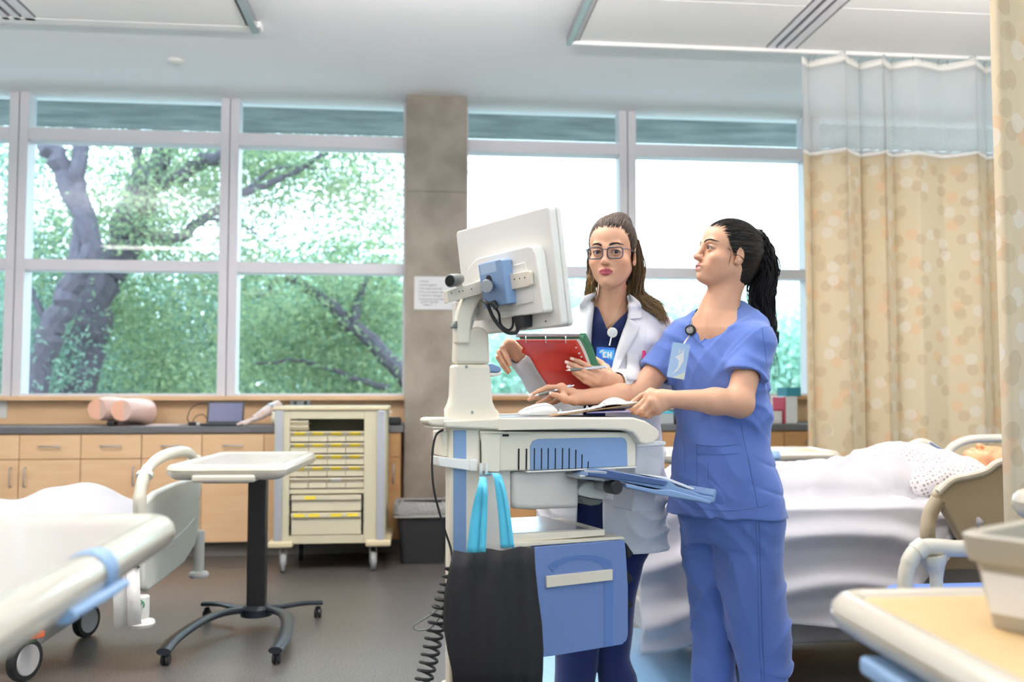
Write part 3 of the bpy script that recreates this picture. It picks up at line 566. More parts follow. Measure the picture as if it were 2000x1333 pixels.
# ============================================================ BEDS
def PX(x, y, X): d = ray(x, y); return CAM + d * (X / d.x)
M['sheet'] = mat('white_bedsheet', 'bbb9be', .8, sheen=.2, bump=(9, .25))
M['bedpl'] = mat('bed_grey_cream_plastic', 'd5cfbf', .35, coat=.15); M['bedpanel'] = mat('footboard_panel', 'cfd1c8', .4); M['bedtan'] = mat('siderail_taupe', 'b3a488', .45)
M['bedgrey'] = mat('bed_base_grey', 'a5a19f', .5); M['mattress'] = mat('blue_mattress', '5577bb', .6); M['orange'] = mat('orange_pedal', 'e2632a', .4); M['green'] = mat('green_print', '2a8a5c', .5)
M['wheelgrey'] = mat('wheel_grey', 'b7b5b4', .4); M['fabricw'] = mat('white_strap_cloth', 'e9e6e2', .85, bump=(60, .2))
def fbm(u, v, s=0): return noise.noise(Vector((u, v, s))) + .5 * noise.noise(Vector((u * 2.1, v * 2.1, s + 9)))
def sheetmesh(name, fn, nu, nv, parent=None, m='sheet', label=None):
    b = MB(); vs = [fn(i / nu, j / nv) for i in range(nu + 1) for j in range(nv + 1)]
    b.add(vs, [(i * (nv + 1) + j, i * (nv + 1) + j + 1, (i + 1) * (nv + 1) + j + 1, (i + 1) * (nv + 1) + j) for i in range(nu) for j in range(nv)])
    return b.build(name, M[m], parent, ang=3.1, solid=.004)
def foot_board(bd, X, dirx, s0, s1, off=0.0, zo=0.0):
    """footboard in a plane of constant X between y s0 (near) and s1 (far)"""
    def q(f, z): return V(X, s0 + (s1 - s0) * f, z + zo)
    # panel outline (fraction along, height)
    o1 = [(0.0, .60), (0.02, .40), (.03, .33), (.10, .30), (.35, .30), (.7, .31), (.92, .36), (1.0, .44), (1.0, .60), (.97, .67), (.8, .695), (.5, .70), (.2, .695), (.03, .67)]
    pts = [(s0 + (s1 - s0) * f, z + zo) for f, z in o1]
    MB().prism(pts, (dirx * .035, 0, 0), (X - dirx * .0175, 0, 0), (0, 1, 0), (0, 0, 1)).build('footboard_panel', M['bedpanel'], bd, bevel=.012)
    MB().prism([(s0 + (s1 - s0) * f, z + zo) for f, z in ((.10, .47), (.3, .435), (.5, .42), (.7, .435), (.9, .47), (.9, .5), (.7, .47), (.5, .455), (.3, .47), (.10, .5))], (dirx * .006, 0, 0), (X + dirx * .015, 0, 0), (0, 1, 0), (0, 0, 1)).build('relief', M['bedpanel'], bd, bevel=.003)
    pth = [q(.03, .58), q(.0, .66), q(.015, .73), q(.08, .785), q(.2, .82), q(.35, .835), q(.5, .838), q(.65, .835), q(.8, .82), q(.92, .785), q(.985, .73), q(1.0, .66), q(.97, .58)]
    MB().tube(spline(pth, 6), [.036] * 10 + [.032] * 10 + [.026] * 43 + [.032] * 10, 14, flat=.7).build('footboard_handle', M['bedpl'], bd)
    MB().tube([q(.055, .77), q(.068, .782)], .0345, 14, flat=.75).build('handle_seam', M['bedpanel'], bd)
    MB().tube([q(.945, .77), q(.932, .782)], .0345, 14, flat=.75).build('handle_seam', M['bedpanel'], bd)
def bumper(bd, x, y, z0, z1):
    MB().lathe([(.022, z1), (.026, z1 - .005), (.026, z0 + .03), (.022, z0 + .02), (.045, z0 + .012), (.05, z0), (.044, z0 - .012), (.001, z0 - .015)], (x, y, 0), 22).build('bumper_wheel', M['white'], bd)
def bed_castor(bd, x, y, r=.075):
    b = MB(); X = Matrix.Translation((x, y, 0)) @ Matrix.Rotation(R(-20), 4, 'Z') @ frame((0, 0, r), (0, 1, 0), (0, 0, 1))
    b.at(X).lathe([(r * .8, -.017), (r * .96, -.017), (r, -.01), (r, .01), (r * .96, .017), (r * .8, .017)], n=32); o = b.build('castor', M['rubber'], bd)
    MB().at(X).lathe([(.001, -.02), (r * .7, -.02), (r * .8, -.012), (r * .8, .012), (r * .7, .02), (.001, .02)], n=28).build('hub', M['wheelgrey'], o)
    return o
# --- left bed
XF = -1.11; Y0, Y1 = 3.86, 4.83
bd = thing('hospital_bed', 'hospital bed at the left with its cream footboard hoop facing the room', 'bed', (-2.1, 4.35, 0))
foot_board(bd, XF, 1, Y0, Y1)
bumper(bd, XF + .015, Y0 + .02, .19, .30); bumper(bd, XF + .02, Y1 - .02, .20, .42)
b = MB(); b.box((-3.2, Y0 + .06, .30), (XF - .03, Y1 - .06, .38)); b.build('frame', M['bedgrey'], bd, bevel=.01)
MB().box((-3.2, Y0 + .03, .385), (XF - .03, Y1 - .03, .535)).build('mattress', M['mattress'], bd, bevel=.03)
MB().prism([(-1.62, .30), (-1.62, .22), (-1.58, .19), (-1.42, .19), (-1.38, .23), (-1.36, .30)], (0, .05, 0), (0, 4.40, 0)).build('wheel_cover', M['bedgrey'], bd, bevel=.012)
MB().box((-1.66, 3.86, .10), (-1.50, 4.36, .185)).build('base_beam', M['bedgrey'], bd, bevel=.01)
bed_castor(bd, -1.50, 4.44); bed_castor(bd, -1.51, 3.80, .08); bed_castor(bd, -3.0, 4.44); bed_castor(bd, -3.0, 3.80)
b = MB().at(Matrix.Translation((-1.47, 3.77, .175)) @ Matrix.Rotation(R(-25), 4, 'Z')); b.prism(rrect(-.045, -.03, .045, .03, .028), (0, 0, .022), (0, 0, 0), (1, 0, 0), (0, 1, 0)); o = b.build('brake_pedal', M['orange'], bd, bevel=.004)
b = MB().at(Matrix.Translation((-1.50, 3.775, .155)) @ Matrix.Rotation(R(-25), 4, 'Z')); b.prism(rrect(-.045, -.03, .045, .03, .028), (0, 0, .018), (0, 0, 0), (1, 0, 0), (0, 1, 0)); b.build('steer_pedal', mat('green_pedal', '2f5b40', .5), bd, bevel=.004)
MB().box((-1.41, 4.02, .26), (-1.30, 4.08, .30)).build('foot_pedal', mat('dark_red_pedal', '5a2226', .5), bd, bevel=.008)
# logo on the near bumper post: a green ring with a swoosh
b = MB(); cx, cy, cz = XF + .014, Y0 + .02 - .0265, .268
ringp = [V(cx + .014 * cos(a), cy - .0004, cz + .017 * sin(a)) for a in [R(k) for k in range(-40, 300, 20)]]
b.tube(ringp, .0022, 6); b.tube([V(cx - .006, cy - .0006, cz - .01), V(cx + .001, cy - .0006, cz + .002), V(cx + .01, cy - .0006, cz + .012)], .0018, 6)
b.build('printed_emblem', M['green'], bd)
def lsheet(u, v):
    x = -3.2 + u * (XF - .04 + 3.2); w = v * 1.5
    yy_ = Y0 + (v - .12) / .78 * (Y1 - Y0)
    z = .555 + .012 * fbm(x * 3, yy_ * 4, 1)
    if v < .12: yy_ = Y0 - .008 - .01 * fbm(x * 5, 0, 3) * (1 - v / .12); z = .35 + (v / .12) * .205
    elif v > .90: yy_ = Y1 + .008; z = .555 - (v - .90) * 2.0
    else:
        e = min(1, (v - .12) / .08, (.90 - v) / .08) ** .5
        z += e * (.11 * math.exp(-((x + 1.58) / .22) ** 2) * math.exp(-((yy_ - 4.5) / .26) ** 2) + .26 * math.exp(-((x + 2.5) / .42) ** 2) * math.exp(-((yy_ - 4.4) / .30) ** 2) + .03 * math.exp(-((yy_ - 4.35) / .25) ** 2))
        z += .009 * sin(26 * (x + 1.6) + 8 * yy_ + 2 * fbm(x * 2, yy_ * 2)) * math.exp(-((x + 1.5) / .35) ** 2)
    return V(x, yy_, z)
tag(sheetmesh('bedsheet', lsheet, 120, 60), 'rumpled white sheet spread over the left hospital bed, raised in soft peaks', 'bedsheet')
def patient(u, v): pass
# white cloth strap hanging below the left bed
t = thing('cloth_strap', 'folded white cloth strap hanging from the left bed beside the footboard', 'strap', tuple(P(245, 1130, 3.79)))
def st(x, y): return PX(x, y, -1.20)
SY = 3.79
MB().add([P(219, 1122, SY), P(243, 1114, SY + .02), P(252, 1222, SY + .01), P(223, 1228, SY - .01)], [(0, 1, 2, 3)]).build('left_fold', M['fabricw'], t, solid=.004)
MB().add([P(246, 1112, SY - .015), P(272, 1108, SY + .01), P(276, 1219, SY), P(250, 1224, SY - .02)], [(0, 1, 2, 3)]).build('right_fold', M['fabricw'], t, solid=.004)
MB().tube([P(240, 1118, SY), P(262, 1098, SY), P(272, 1110, SY)], .006, 8).build('strap_hook', M['black'], t)
# --- right bed with the manikin
rb = thing('hospital_bed', 'hospital bed at the right with taupe side rails, carrying the manikin', 'bed', (1.9, 3.9, 0))
BX0, BX1, BY0, BY1 = .86, 3.05, 3.42, 4.36
MB().box((BX0 + .04, BY0 + .04, .15), (BX1, BY1 - .04, .27)).build('base', M['bedgrey'], rb, bevel=.015)
MB().box((BX0 + .3, BY0 + .2, .268), (BX1 - .3, BY1 - .2, .42)).build('lift_frame', M['bedgrey'], rb, bevel=.01)
MB().box((BX0 + .02, BY0 + .03, .42), (BX1, BY1 - .03, .50)).build('deck', M['bedtan'], rb, bevel=.01)
MB().box((BX0 + .03, BY0 + .02, .50), (BX1, BY1 - .02, .655)).build('mattress', M['mattress'], rb, bevel=.03)
for cx in (BX0 + .35, BX1 - .3):
    for cy in (BY0 + .15, BY1 - .15): bed_castor(rb, cx, cy, .072)
# near side rail: outline in the plane y = BY0-.04
def nr(x, y): p = P(x, y, BY0 - .12); return (p.x, p.z)
outl = [nr(1826, 968), nr(1838, 950), nr(1862, 937), nr(1890, 931), nr(1925, 921), nr(1945, 907), nr(1975, 900), nr(2060, 905), nr(2110, 960), nr(2090, 1050), nr(1995, 1066), nr(1880, 1062), nr(1862, 1030), nr(1845, 1000)]
MB().prism(outl, (0, .04, 0), (0, BY0 - .12, 0)).build('side_rail', M['bedtan'], rb, bevel=.012)
MB().tube(spline([P(1832, 962, BY0 - .125), P(1860, 938, BY0 - .125), P(1890, 931, BY0 - .125), P(1925, 921, BY0 - .125), P(1948, 905, BY0 - .125), P(1985, 897, BY0 - .125)], 5), .014, 10).build('rail_edge', M['bedpl'], rb)
MB().tube(spline([P(1832, 975, BY0 - .11), P(1815, 1010, BY0 - .10), P(1812, 1050, BY0 - .10), P(1820, 1090, BY0 - .04)], 5), .028, 12).build('rail_bracket', M['bedtan'], rb)
MB().box((P(1815, 1060, BY0).x, BY0, P(1815, 1060, BY0).z), (P(1880, 990, BY0).x, BY0 + .015, P(1880, 990, BY0).z)).build('gap_shade', M['black'], rb, smooth=False)  # black plate that paints the shade in the rail's loop
FY = BY1 + .05
def fr(x, y): return P(x, y, FY)
MB().tube(spline([fr(1690, 955), fr(1715, 935), fr(1735, 912), fr(1760, 885), fr(1790, 866), fr(1812, 868), fr(1835, 884), fr(1848, 886), fr(1862, 872), fr(1885, 861), fr(1920, 857), fr(1990, 859), fr(2080, 880)], 6), .021, 14).build('far_side_rail', M['bedpl'], rb)
MB().tube(spline([fr(1846, 886), fr(1838, 905), fr(1828, 930), fr(1822, 950)], 5), [.028, .026, .024, .022, .02, .02, .02, .02, .022, .024, .026, .03, .03, .03, .03, .03], 12).build('rail_post', M['bedpl'], rb)
MB().tube(spline([fr(1758, 892), fr(1764, 920), fr(1770, 950)], 5), .024, 12).build('rail_post', M['bedpl'], rb)
q = [fr(1812, 866) + V(0, -.022, .004), fr(1835, 880) + V(0, -.022, .004), fr(1846, 884) + V(0, -.022, .004)]
MB().tube(spline(q, 4), .004, 8).build('blue_strip', M['blue'], rb)
def rsheet(u, v):
    """v: 0 hem in front, 0.42 mattress edge, 1 far edge"""
    x = BX0 - .02 + u * 1.32
    if v < .42:
        f = v / .42; hem = .23 + .03 * sin(u * 5) - .10 * max(0, 1 - u / .3) + .40 * min(1, max(0, (u - .66) / .28)) ** 1.2
        z = hem + (.672 - hem) * f ** .9; out = .012 + .05 * (1 - f) * (1 if u < .9 else .6)
        fo = sin(16 * (z - .05 * 0 + .42 * (u - .45) ** 2 * 2) * 2.1 + 1.8 * fbm(u * 1.6, z * 2, 4)) * .5 + .5
        y = BY0 - out - .042 * fo ** 2 * min(1, (1 - f) * 4) - .012 * fbm(u * 5, f * 3, 2) * (1 - f)
        if u < .1: y += (1 - u / .1) ** 2 * .10
    else:
        f = (v - .42) / .58; y = BY0 - .012 + f * (BY1 - BY0 - .01); z = .672
        e = min(1, f * 5) ** .7
        cyl = lambda yc, w, h: h * max(0, 1 - ((y - yc) / w) ** 2) ** .5 if abs(y - yc) < w else 0
        leg = max(cyl(3.75, .13, .11), cyl(4.02, .13, .13)) * (.55 + .45 * min(1, max(0, (x - 1.0) / .25)))
        tor = cyl(3.88, .27, .15 + .035 * sin((x - 1.9) * 7)); k = min(1, max(0, (x - 1.72) / .2)); k = k * k * (3 - 2 * k)
        foot = .13 * math.exp(-((x - .98) / .09) ** 2) * (math.exp(-((y - 3.75) / .1) ** 2) + math.exp(-((y - 4.02) / .1) ** 2))
        body = leg * (1 - k) + tor * k
        z += e * (max(body, foot) + .012 * fbm(x * 4, y * 4, 7) + .055 * k * abs(fbm(x * 6, y * 5, 12)) + .022 * abs(fbm(x * 5 + y * 3, y * 3 - x * 2, 15)))
        z += (.007 * sin(22 * x + 14 * y + 3 * fbm(x * 2, y * 2, 5)) + .010 * math.exp(-abs(sin(9 * x - 11 * y + 2 * fbm(x * 2, y * 2, 9))) * 5)) * e
        if f > .97: z -= (f - .97) * 3
    return V(x + .01 * fbm(u * 3, v * 3, 8), y, z)
tag(sheetmesh('bedsheet', rsheet, 170, 120), 'creased white sheet draped over the manikin and hanging down the side of the right bed', 'bedsheet')
# crumpled end of the sheet
def crump(u, v):
    a = u * 2 * pi; r_ = .07 + .022 * sin(3 * a + 5 * v) + .012 * sin(7 * a - 9 * v)
    p0 = V(2.10, 3.36, .60) + V(.36, .10, .10) * v
    return p0 + V(.3 * cos(a) * r_, cos(a) * r_ * .9, sin(a) * r_ * (1 - .3 * v)) * (1.0 if 0.03 < v < .97 else .3)
tag(sheetmesh('rumpled_cloth', crump, 60, 30), 'bunched-up end of white cloth beside the taupe side rail of the right bed', 'cloth')
# manikin: head and gowned torso as one body with gown child
M['manikin'] = mat('manikin_skin', 'e5a173', .35, coat=.3)
m = mat('patterned_gown', 'e6e3e4', .8); M['gown'] = m; nt = m.node_tree; N = nt.nodes; L = nt.links
tc = N.new('ShaderNodeTexCoord'); mp = N.new('ShaderNodeMapping'); mp.inputs['Scale'].default_value = (62, 62, 62); mp.inputs['Rotation'].default_value = (0, .5, .4); L.new(tc.outputs['Object'], mp.inputs[0])
vo = N.new('ShaderNodeTexVoronoi'); vo.inputs['Randomness'].default_value = .0; vo.inputs['Scale'].default_value = 1; L.new(mp.outputs[0], vo.inputs['Vector'])
cr_ = N.new('ShaderNodeValToRGB'); cr_.color_ramp.interpolation = 'CONSTANT'; cr_.color_ramp.elements[0].color = lin('a0908e'); cr_.color_ramp.elements[1].position = .34; cr_.color_ramp.elements[1].color = lin('e9e6e6')
L.new(vo.outputs['Distance'], cr_.inputs['Fac']); L.new(cr_.outputs['Color'], N['Principled BSDF'].inputs['Base Color'])
mk = thing('manikin', 'patient manikin lying on the right bed, face up, in a small-patterned white gown', 'manikin', (2.5, 3.9, .66))
# --- third bed, near right: footboard hoop and blue mattress
b3 = thing('hospital_bed', 'near right hospital bed showing only a cream hoop and blue mattress behind the table', 'bed', (1.75, 1.9, 0))
MB().prism([(1.30, .40), (2.6, .40), (2.6, .56), (1.30, .56)], (0, .5, 0), (0, 1.72, 0)).build('frame', M['bedgrey'], b3, bevel=.02)
MB().box((1.12, 1.70, .56), (2.8, 2.16, .655)).build('mattress', M['mattress'], b3, bevel=.02)
HY = 2.02
def hp(x, y): return P(x, y, HY)
MB().tube(spline([hp(1768, 1190), hp(1768, 1140), hp(1772, 1110), hp(1785, 1083), hp(1805, 1070), hp(1830, 1069), hp(1862, 1072), hp(1900, 1072), hp(1950, 1072), hp(1990, 1080)], 6), [.017] * 14 + [.019] * 41, 14).build('hoop', M['bedpl'], b3)
MB().tube(spline([hp(1829, 1190), hp(1829, 1140), hp(1828, 1115), hp(1822, 1085)], 5), [.014] * 8 + [.015, .016, .018, .02, .024, .026, .028, .028], 12).build('hoop_post', M['bedpl'], b3)
MB().tube([hp(1788, 1080), hp(1806, 1066)], .0215, 14).build('hoop_seam', M['bedpl'], b3)
for cx in (1.5, 2.5):
    MB().box((cx - .05, 1.8, .12), (cx + .05, 2.1, .41)).build('bed_leg', M['bedgrey'], b3, bevel=.01); bed_castor(b3, cx, 1.86, .06)
# right foreground table
nt_ = thing('overbed_table', 'cream overbed table with maple top in the right foreground, under the taupe basin', 'overbed table', (.855, .98, 0), R(-2))
overbed_top(nt_, .48, .88, .80, M['tblwood'], [('x', -1, -.20, .08)])
table_base(nt_, Matrix.Translation((.12, .05, 0)) @ Matrix.Rotation(R(-90), 4, 'Z'), .79, M['darkblue'], .25, .3, .2)
MB().box((-.236, .12, .715), (-.16, .30, .742)).build('blue_catch', M['tape'], nt_, local=True, bevel=.008)
# basin
M['basin'] = mat('grey_taupe_plastic', 'aaa394', .4)
bs = thing('basin', 'taupe plastic basin with a white label standing on the right foreground table', 'basin', (.90, 1.13, .8035), R(-58))
def br(w_, l_, z, r=.03): return [V(a, c, z) for a, c in rrect(-w_ / 2, -l_ / 2, w_ / 2, l_ / 2, r, 4)]
MB().loft([br(.25, .17, .0), br(.275, .20, .085), br(.29, .215, .088), br(.295, .22, .098), br(.30, .225, .122), br(.29, .215, .126), br(.265, .19, .122), br(.235, .155, .006)]).build('body', M['basin'], bs, local=True)
MB().add([(-.115, -.0885, .02), (.08, -.0885, .02), (.085, -.0995, .075), (-.12, -.0995, .075)], [(0, 1, 2, 3)]).build('label_sheet', M['label'], bs, local=True, smooth=False, solid=.001)
t = thing('overbed_table', 'rounded cream table end poking in at the right edge in front of the curtain', 'overbed table', (1.46, 1.62, 0), R(4))
overbed_top(t, .56, .36, .915, M['tblin'])
table_base(t, Matrix.Translation((.2, -.08, 0)), .905, M['darkblue'], .16, .12, .1)
# ============================================================ CURTAINS
def curtmat(name, scale):
    m = mat(name, 'e2d3b4', .8, sheen=.2); nt = m.node_tree; N = nt.nodes; L = nt.links
    uv = N.new('ShaderNodeUVMap'); base = None; prev = None; cols = ['cdb896', 'e8c59b', 'efe9df', 'cfbd98']
    mixc = lin('e2d3b4')
    for i, c in enumerate(cols):
        mp = N.new('ShaderNodeMapping'); mp.inputs['Scale'].default_value = (scale, scale, 1); mp.inputs['Location'].default_value = (i * 3.37, i * 1.91, 0); L.new(uv.outputs[0], mp.inputs[0])
        v = N.new('ShaderNodeTexVoronoi'); v.voronoi_dimensions = '2D'; v.inputs['Scale'].default_value = 1.0; v.inputs['Randomness'].default_value = .75; L.new(mp.outputs[0], v.inputs['Vector'])
        a = N.new('ShaderNodeMath'); a.operation = 'LESS_THAN'; a.inputs[1].default_value = .23; L.new(v.outputs['Distance'], a.inputs[0])
        s = N.new('ShaderNodeSeparateColor'); L.new(v.outputs['Color'], s.inputs[0]); a2 = N.new('ShaderNodeMath'); a2.operation = 'GREATER_THAN'; a2.inputs[1].default_value = .45 if i else .2; L.new(s.outputs[0], a2.inputs[0])
        a3 = N.new('ShaderNodeMath'); a3.operation = 'MULTIPLY'; L.new(a.outputs[0], a3.inputs[0]); L.new(a2.outputs[0], a3.inputs[1])
        a4 = N.new('ShaderNodeMath'); a4.operation = 'MULTIPLY'; a4.inputs[1].default_value = .55; L.new(a3.outputs[0], a4.inputs[0])
        mx = N.new('ShaderNodeMix'); mx.data_type = 'RGBA'; L.new(a4.outputs[0], mx.inputs[0]); mx.inputs[7].default_value = lin(c)
        if prev is None: mx.inputs[6].default_value = mixc
        else: L.new(prev, mx.inputs[6])
        prev = mx.outputs[2]
    b = N['Principled BSDF']; L.new(prev, b.inputs['Base Color'])
    # cloth lets some light through
    o = N['Material Output']; tr = N.new('ShaderNodeBsdfTranslucent'); L.new(prev, tr.inputs[0]); ms = N.new('ShaderNodeMixShader'); ms.inputs[0].default_value = .25
    L.new(b.outputs[0], ms.inputs[1]); L.new(tr.outputs[0], ms.inputs[2]); L.new(ms.outputs[0], o.inputs[0]); return m
M['curtain'] = curtmat('curtain_cloth', 6.5)
m = bpy.data.materials.new('curtain_net'); m.use_nodes = True; nt = m.node_tree; N = nt.nodes; L = nt.links; N.clear(); M['net'] = m
o_ = N.new('ShaderNodeOutputMaterial'); uv = N.new('ShaderNodeUVMap'); mp = N.new('ShaderNodeMapping'); mp.inputs['Scale'].default_value = (62, 50, 1); L.new(uv.outputs[0], mp.inputs[0])
bk = N.new('ShaderNodeTexBrick'); bk.inputs['Scale'].default_value = 1; bk.inputs['Mortar Size'].default_value = .14; bk.inputs['Mortar Smooth'].default_value = .1; bk.inputs['Brick Width'].default_value = 1.0; bk.inputs['Row Height'].default_value = .6
L.new(mp.outputs[0], bk.inputs['Vector']); tr = N.new('ShaderNodeBsdfTransparent'); df = N.new('ShaderNodeBsdfDiffuse'); df.inputs[0].default_value = (.9, .9, .9, 1); tl = N.new('ShaderNodeBsdfTranslucent'); tl.inputs[0].default_value = (.9, .9, .9, 1)
mm = N.new('ShaderNodeMixShader'); mm.inputs[0].default_value = .4; L.new(df.outputs[0], mm.inputs[1]); L.new(tl.outputs[0], mm.inputs[2])
mr = N.new('ShaderNodeMapRange'); mr.inputs['To Min'].default_value = .12; mr.inputs['To Max'].default_value = .85; L.new(bk.outputs['Fac'], mr.inputs['Value'])
ms = N.new('ShaderNodeMixShader'); L.new(mr.outputs['Result'], ms.inputs[0]); L.new(tr.outputs[0], ms.inputs[1]); L.new(mm.outputs[0], ms.inputs[2]); L.new(ms.outputs[0], o_.inputs[0])
M['curtband'] = mat('curtain_heading_tape', 'f2f0ea', .8)
def curtain(t, path, z0, z1, name, m, nv=8, width=1.0, parent=None, zfun=None):
    """path: plan points (x, y) with true cloth length as u"""
    b = MB(); nn = len(path); ls = [0]
    for i in range(1, nn): ls.append(ls[-1] + sqrt((path[i][0] - path[i - 1][0]) ** 2 + (path[i][1] - path[i - 1][1]) ** 2))
    vs = []; uvs = []
    for j in range(nv + 1):
        f = j / nv
        for i, (x, y) in enumerate(path):
            zt = z1 + (zfun(i / (nn - 1)) if zfun else 0); zz = z0 + (zt - z0) * f
            vs.append((x, y, zz)); uvs.append((ls[i], zz))
    b.add(vs, [(j * nn + i, j * nn + i + 1, (j + 1) * nn + i + 1, (j + 1) * nn + i) for j in range(nv) for i in range(nn - 1)])
    me = bpy.data.meshes.new(name); I = WM[t.name].inverted(); me.from_pydata([tuple(I @ v) for v in b.v], [], b.f); l = me.uv_layers.new(name='UVMap')
    for p in me.polygons:
        p.use_smooth = True
        for li in p.loop_indices: l.data[li].uv = uvs[me.loops[li].vertex_index]
    me.materials.append(m); o = bpy.data.objects.new(name, me); COL.objects.link(o); o.parent = t; WM[o.name] = WM[t.name]
    md = o.modifiers.new('s', 'SOLIDIFY'); md.thickness = .0012 if m is M['net'] else .003; return o
def foldpath(x0, x1, y, n, amps, seed):
    g = random.Random(seed); out = []; N_ = n * 16; ph = 0
    for i in range(N_ + 1):
        u = i / N_; a = amps(u); th = u * n * 2 * pi + .9 * sin(u * 9 + seed) + .5 * sin(u * 17 + seed * 2)
        out.append((x0 + (x1 - x0) * u + a * .35 * sin(2 * th), y + a * sin(th) + .02 * sin(u * 5)))
    return out
ct = thing('privacy_curtain', 'beige dotted privacy curtain with a white net top, hanging behind the right bed', 'curtain', (3.05, 5.5, 0))
pth = foldpath(2.40, 3.86, 5.5, 5, lambda u: .07 + .03 * sin(u * 7 + 1) + (.02 if u > .8 else 0), 3)
curtain(ct, pth, .18, 2.615, 'cloth', M['curtain'], 10)
curtain(ct, pth, 2.635, 3.19, 'net_top', M['net'], 6)
curtain(ct, [(x, y - .001) for x, y in pth], 2.612, 2.636, 'net_hem', M['curtband'], 1)
curtain(ct, pth, 3.18, 3.232, 'heading_band', M['curtband'], 2)
for k in range(15):
    i = int((k + .4) / 15 * (len(pth) - 1)); x, y = pth[i]
    MB().tube([V(x, y, 3.222), V(x + .004, y, 3.245), V(x, 5.5, 3.262)], .003, 6).build('glider_hook', M['steel'], ct)
tr_ = MB().box((.93, 5.488, ZC - .05), (4.95, 5.515, ZC - .028)); tag(tr_.build('curtain_track', M['panel'], bevel=.002), 'white ceiling track running across the room to hold the net-topped curtain', 'curtain track')
c2 = thing('privacy_curtain', 'nearer beige dotted curtain hanging along the right edge of the picture', 'curtain', (2.1, 2.6, 0))
p0 = P(1952, 600, 2.6).x
pth = [(p0 + .19, 2.80), (p0 + .12, 2.75), (p0 + .05, 2.68), (p0 + .002, 2.61), (p0 + .012, 2.575)] + [(p0 + .03 + .9 * u, 2.575 + .035 * sin(u * 18) + .02 * u) for u in [i / 60 for i in range(1, 61)]]
M['curtain2'] = curtmat('curtain_cloth_near', 7.5)
curtain(c2, pth, .5, 3.2, 'cloth', M['curtain2'], 14)
MB().box((p0 + .0, 2.59, 3.19), (p0 + 1.4, 2.61, 3.3)).build('track', M['panel'], c2, smooth=False)
# ============================================================ WORKSTATION CART
TH = R(24); FA = V(cos(TH - YAW), sin(TH - YAW), 0)   # along the cart side, away to the right
FB = V(-FA.y, FA.x, 0)                                  # towards the back of the cart
KD = .9375
O = P(896, 760, 2.72 * KD); O = V(O.x, O.y, 0)
def W(x, y, b=0.0):
    """point of the cart's side plane shifted b backwards, in cart coordinates (a, b, z)"""
    d = ray(x, y); o = O + FB * b; s = (o - CAM).dot(FB) / d.dot(FB); p = CAM + d * s; return V((p - O).dot(FA), b, p.z)
XC = frame((O.x, O.y, 0), FA, FB)
wc = thing('workstation_cart', 'white and blue mobile computer workstation with monitor, keyboard tray and blue drawer', 'computer cart', (O.x, O.y, 0), TH - YAW)
WM[wc.name] = XC
def ol(pts, b=0.0): return [(W(x, y, b).x, W(x, y, b).z) for x, y in pts]
def wprism(name, pts, b0, b1, m, bevel=.004, parent=None, ref=None, seg=3):
    o = MB().prism(ol(pts, b0 if ref is None else ref), (0, b1 - b0, 0), (0, b0, 0)).build(name, m, parent or wc, local=True, bevel=bevel, seg=seg); WM[o.name] = XC; return o
# column
wprism('column', [(879, 835), (940, 835), (940, 1345), (879, 1345)], 0, .045, M['cartw'], .010)
wprism('column_stripe', [(886, 841), (911, 841), (911, 1340), (886, 1340)], -.003, .004, M['blueg'], .002)
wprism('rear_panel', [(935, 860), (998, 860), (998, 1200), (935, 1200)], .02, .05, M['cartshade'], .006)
wprism('column_band', [(857, 893), (924, 899), (924, 921), (857, 911)], -.02, .05, M['white'], .003)
wprism('band_cap', [(918, 898), (933, 898), (933, 921), (918, 921)], -.024, .055, M['white'], .003)
# tower
wprism('tower', [(887, 712), (958, 712), (962, 760), (964, 785), (969, 797), (977, 805), (978, 826), (980, 843), (880, 843), (877, 830), (876, 800), (881, 790), (885, 775), (886, 750)], .0, .045, M['cartw'], .010)
wprism('tower_head', [(892, 655), (912, 655), (914, 648), (922, 641), (935, 638), (948, 641), (955, 650), (957, 668), (958, 712), (890, 712)], .004, .045, M['cartw'], .012)
for sx, sy in ((911, 717), (922, 806)): MB().tube([W(sx, sy, -.001), W(sx, sy, .002)], .0045, 12).build('screw', M['castor'], wc, local=True)
wprism('release_button', [(949, 714), (962, 711), (978, 717), (981, 724), (972, 728), (949, 726)], .02, .06, M['blueg'], .004)
wprism('button_cup', [(952, 728), (972, 729), (981, 725), (979, 733), (966, 736), (954, 732)], .018, .062, M['white'], .003)
# arm: curved slab
mid = spline([W(903, 672, 0), W(903, 645, 0), W(907, 615, 0), W(918, 588, 0), W(932, 568, 0), W(943, 558, 0)], 6)
arm = []; hw_ = .0195
L_ = []; R_ = []
for i, p in enumerate(mid):
    t_ = (mid[min(i + 1, len(mid) - 1)] - mid[max(i - 1, 0)]).normalized(); n_ = V(-t_.z, 0, t_.x); k = 1 + .12 * sin(pi * i / (len(mid) - 1))
    L_.append(p + n_ * hw_ * 1.0 * k); R_.append(p - n_ * hw_ * k)
tip = mid[-1]; t_ = (mid[-1] - mid[-2]).normalized(); a0 = atan2(t_.z, t_.x)
capp = [tip + V(cos(a0 + pi / 2 - pi * k / 8), 0, sin(a0 + pi / 2 - pi * k / 8)) * hw_ * 1.15 for k in range(1, 8)]
pl_ = L_ + capp + R_[::-1]
MB().prism([(p.x, p.z) for p in pl_], (0, .034, 0), (0, -.012, 0)).build('arm', M['cartw'], wc, local=True, bevel=.006)
MB().at(frame(W(949, 559, -.016), (1, 0, 0), (0, 0, 1))).lathe([(.011, -.001), (.011, .004)], n=24).build('arm_disc', M['castor'], wc, local=True)
wprism('arm_side_cover', [(931, 557), (946, 550), (956, 560), (956, 585), (946, 598), (930, 620), (921, 650), (918, 668), (908, 668), (908, 640), (914, 610)], .02, .05, M['cartshade'], .008)
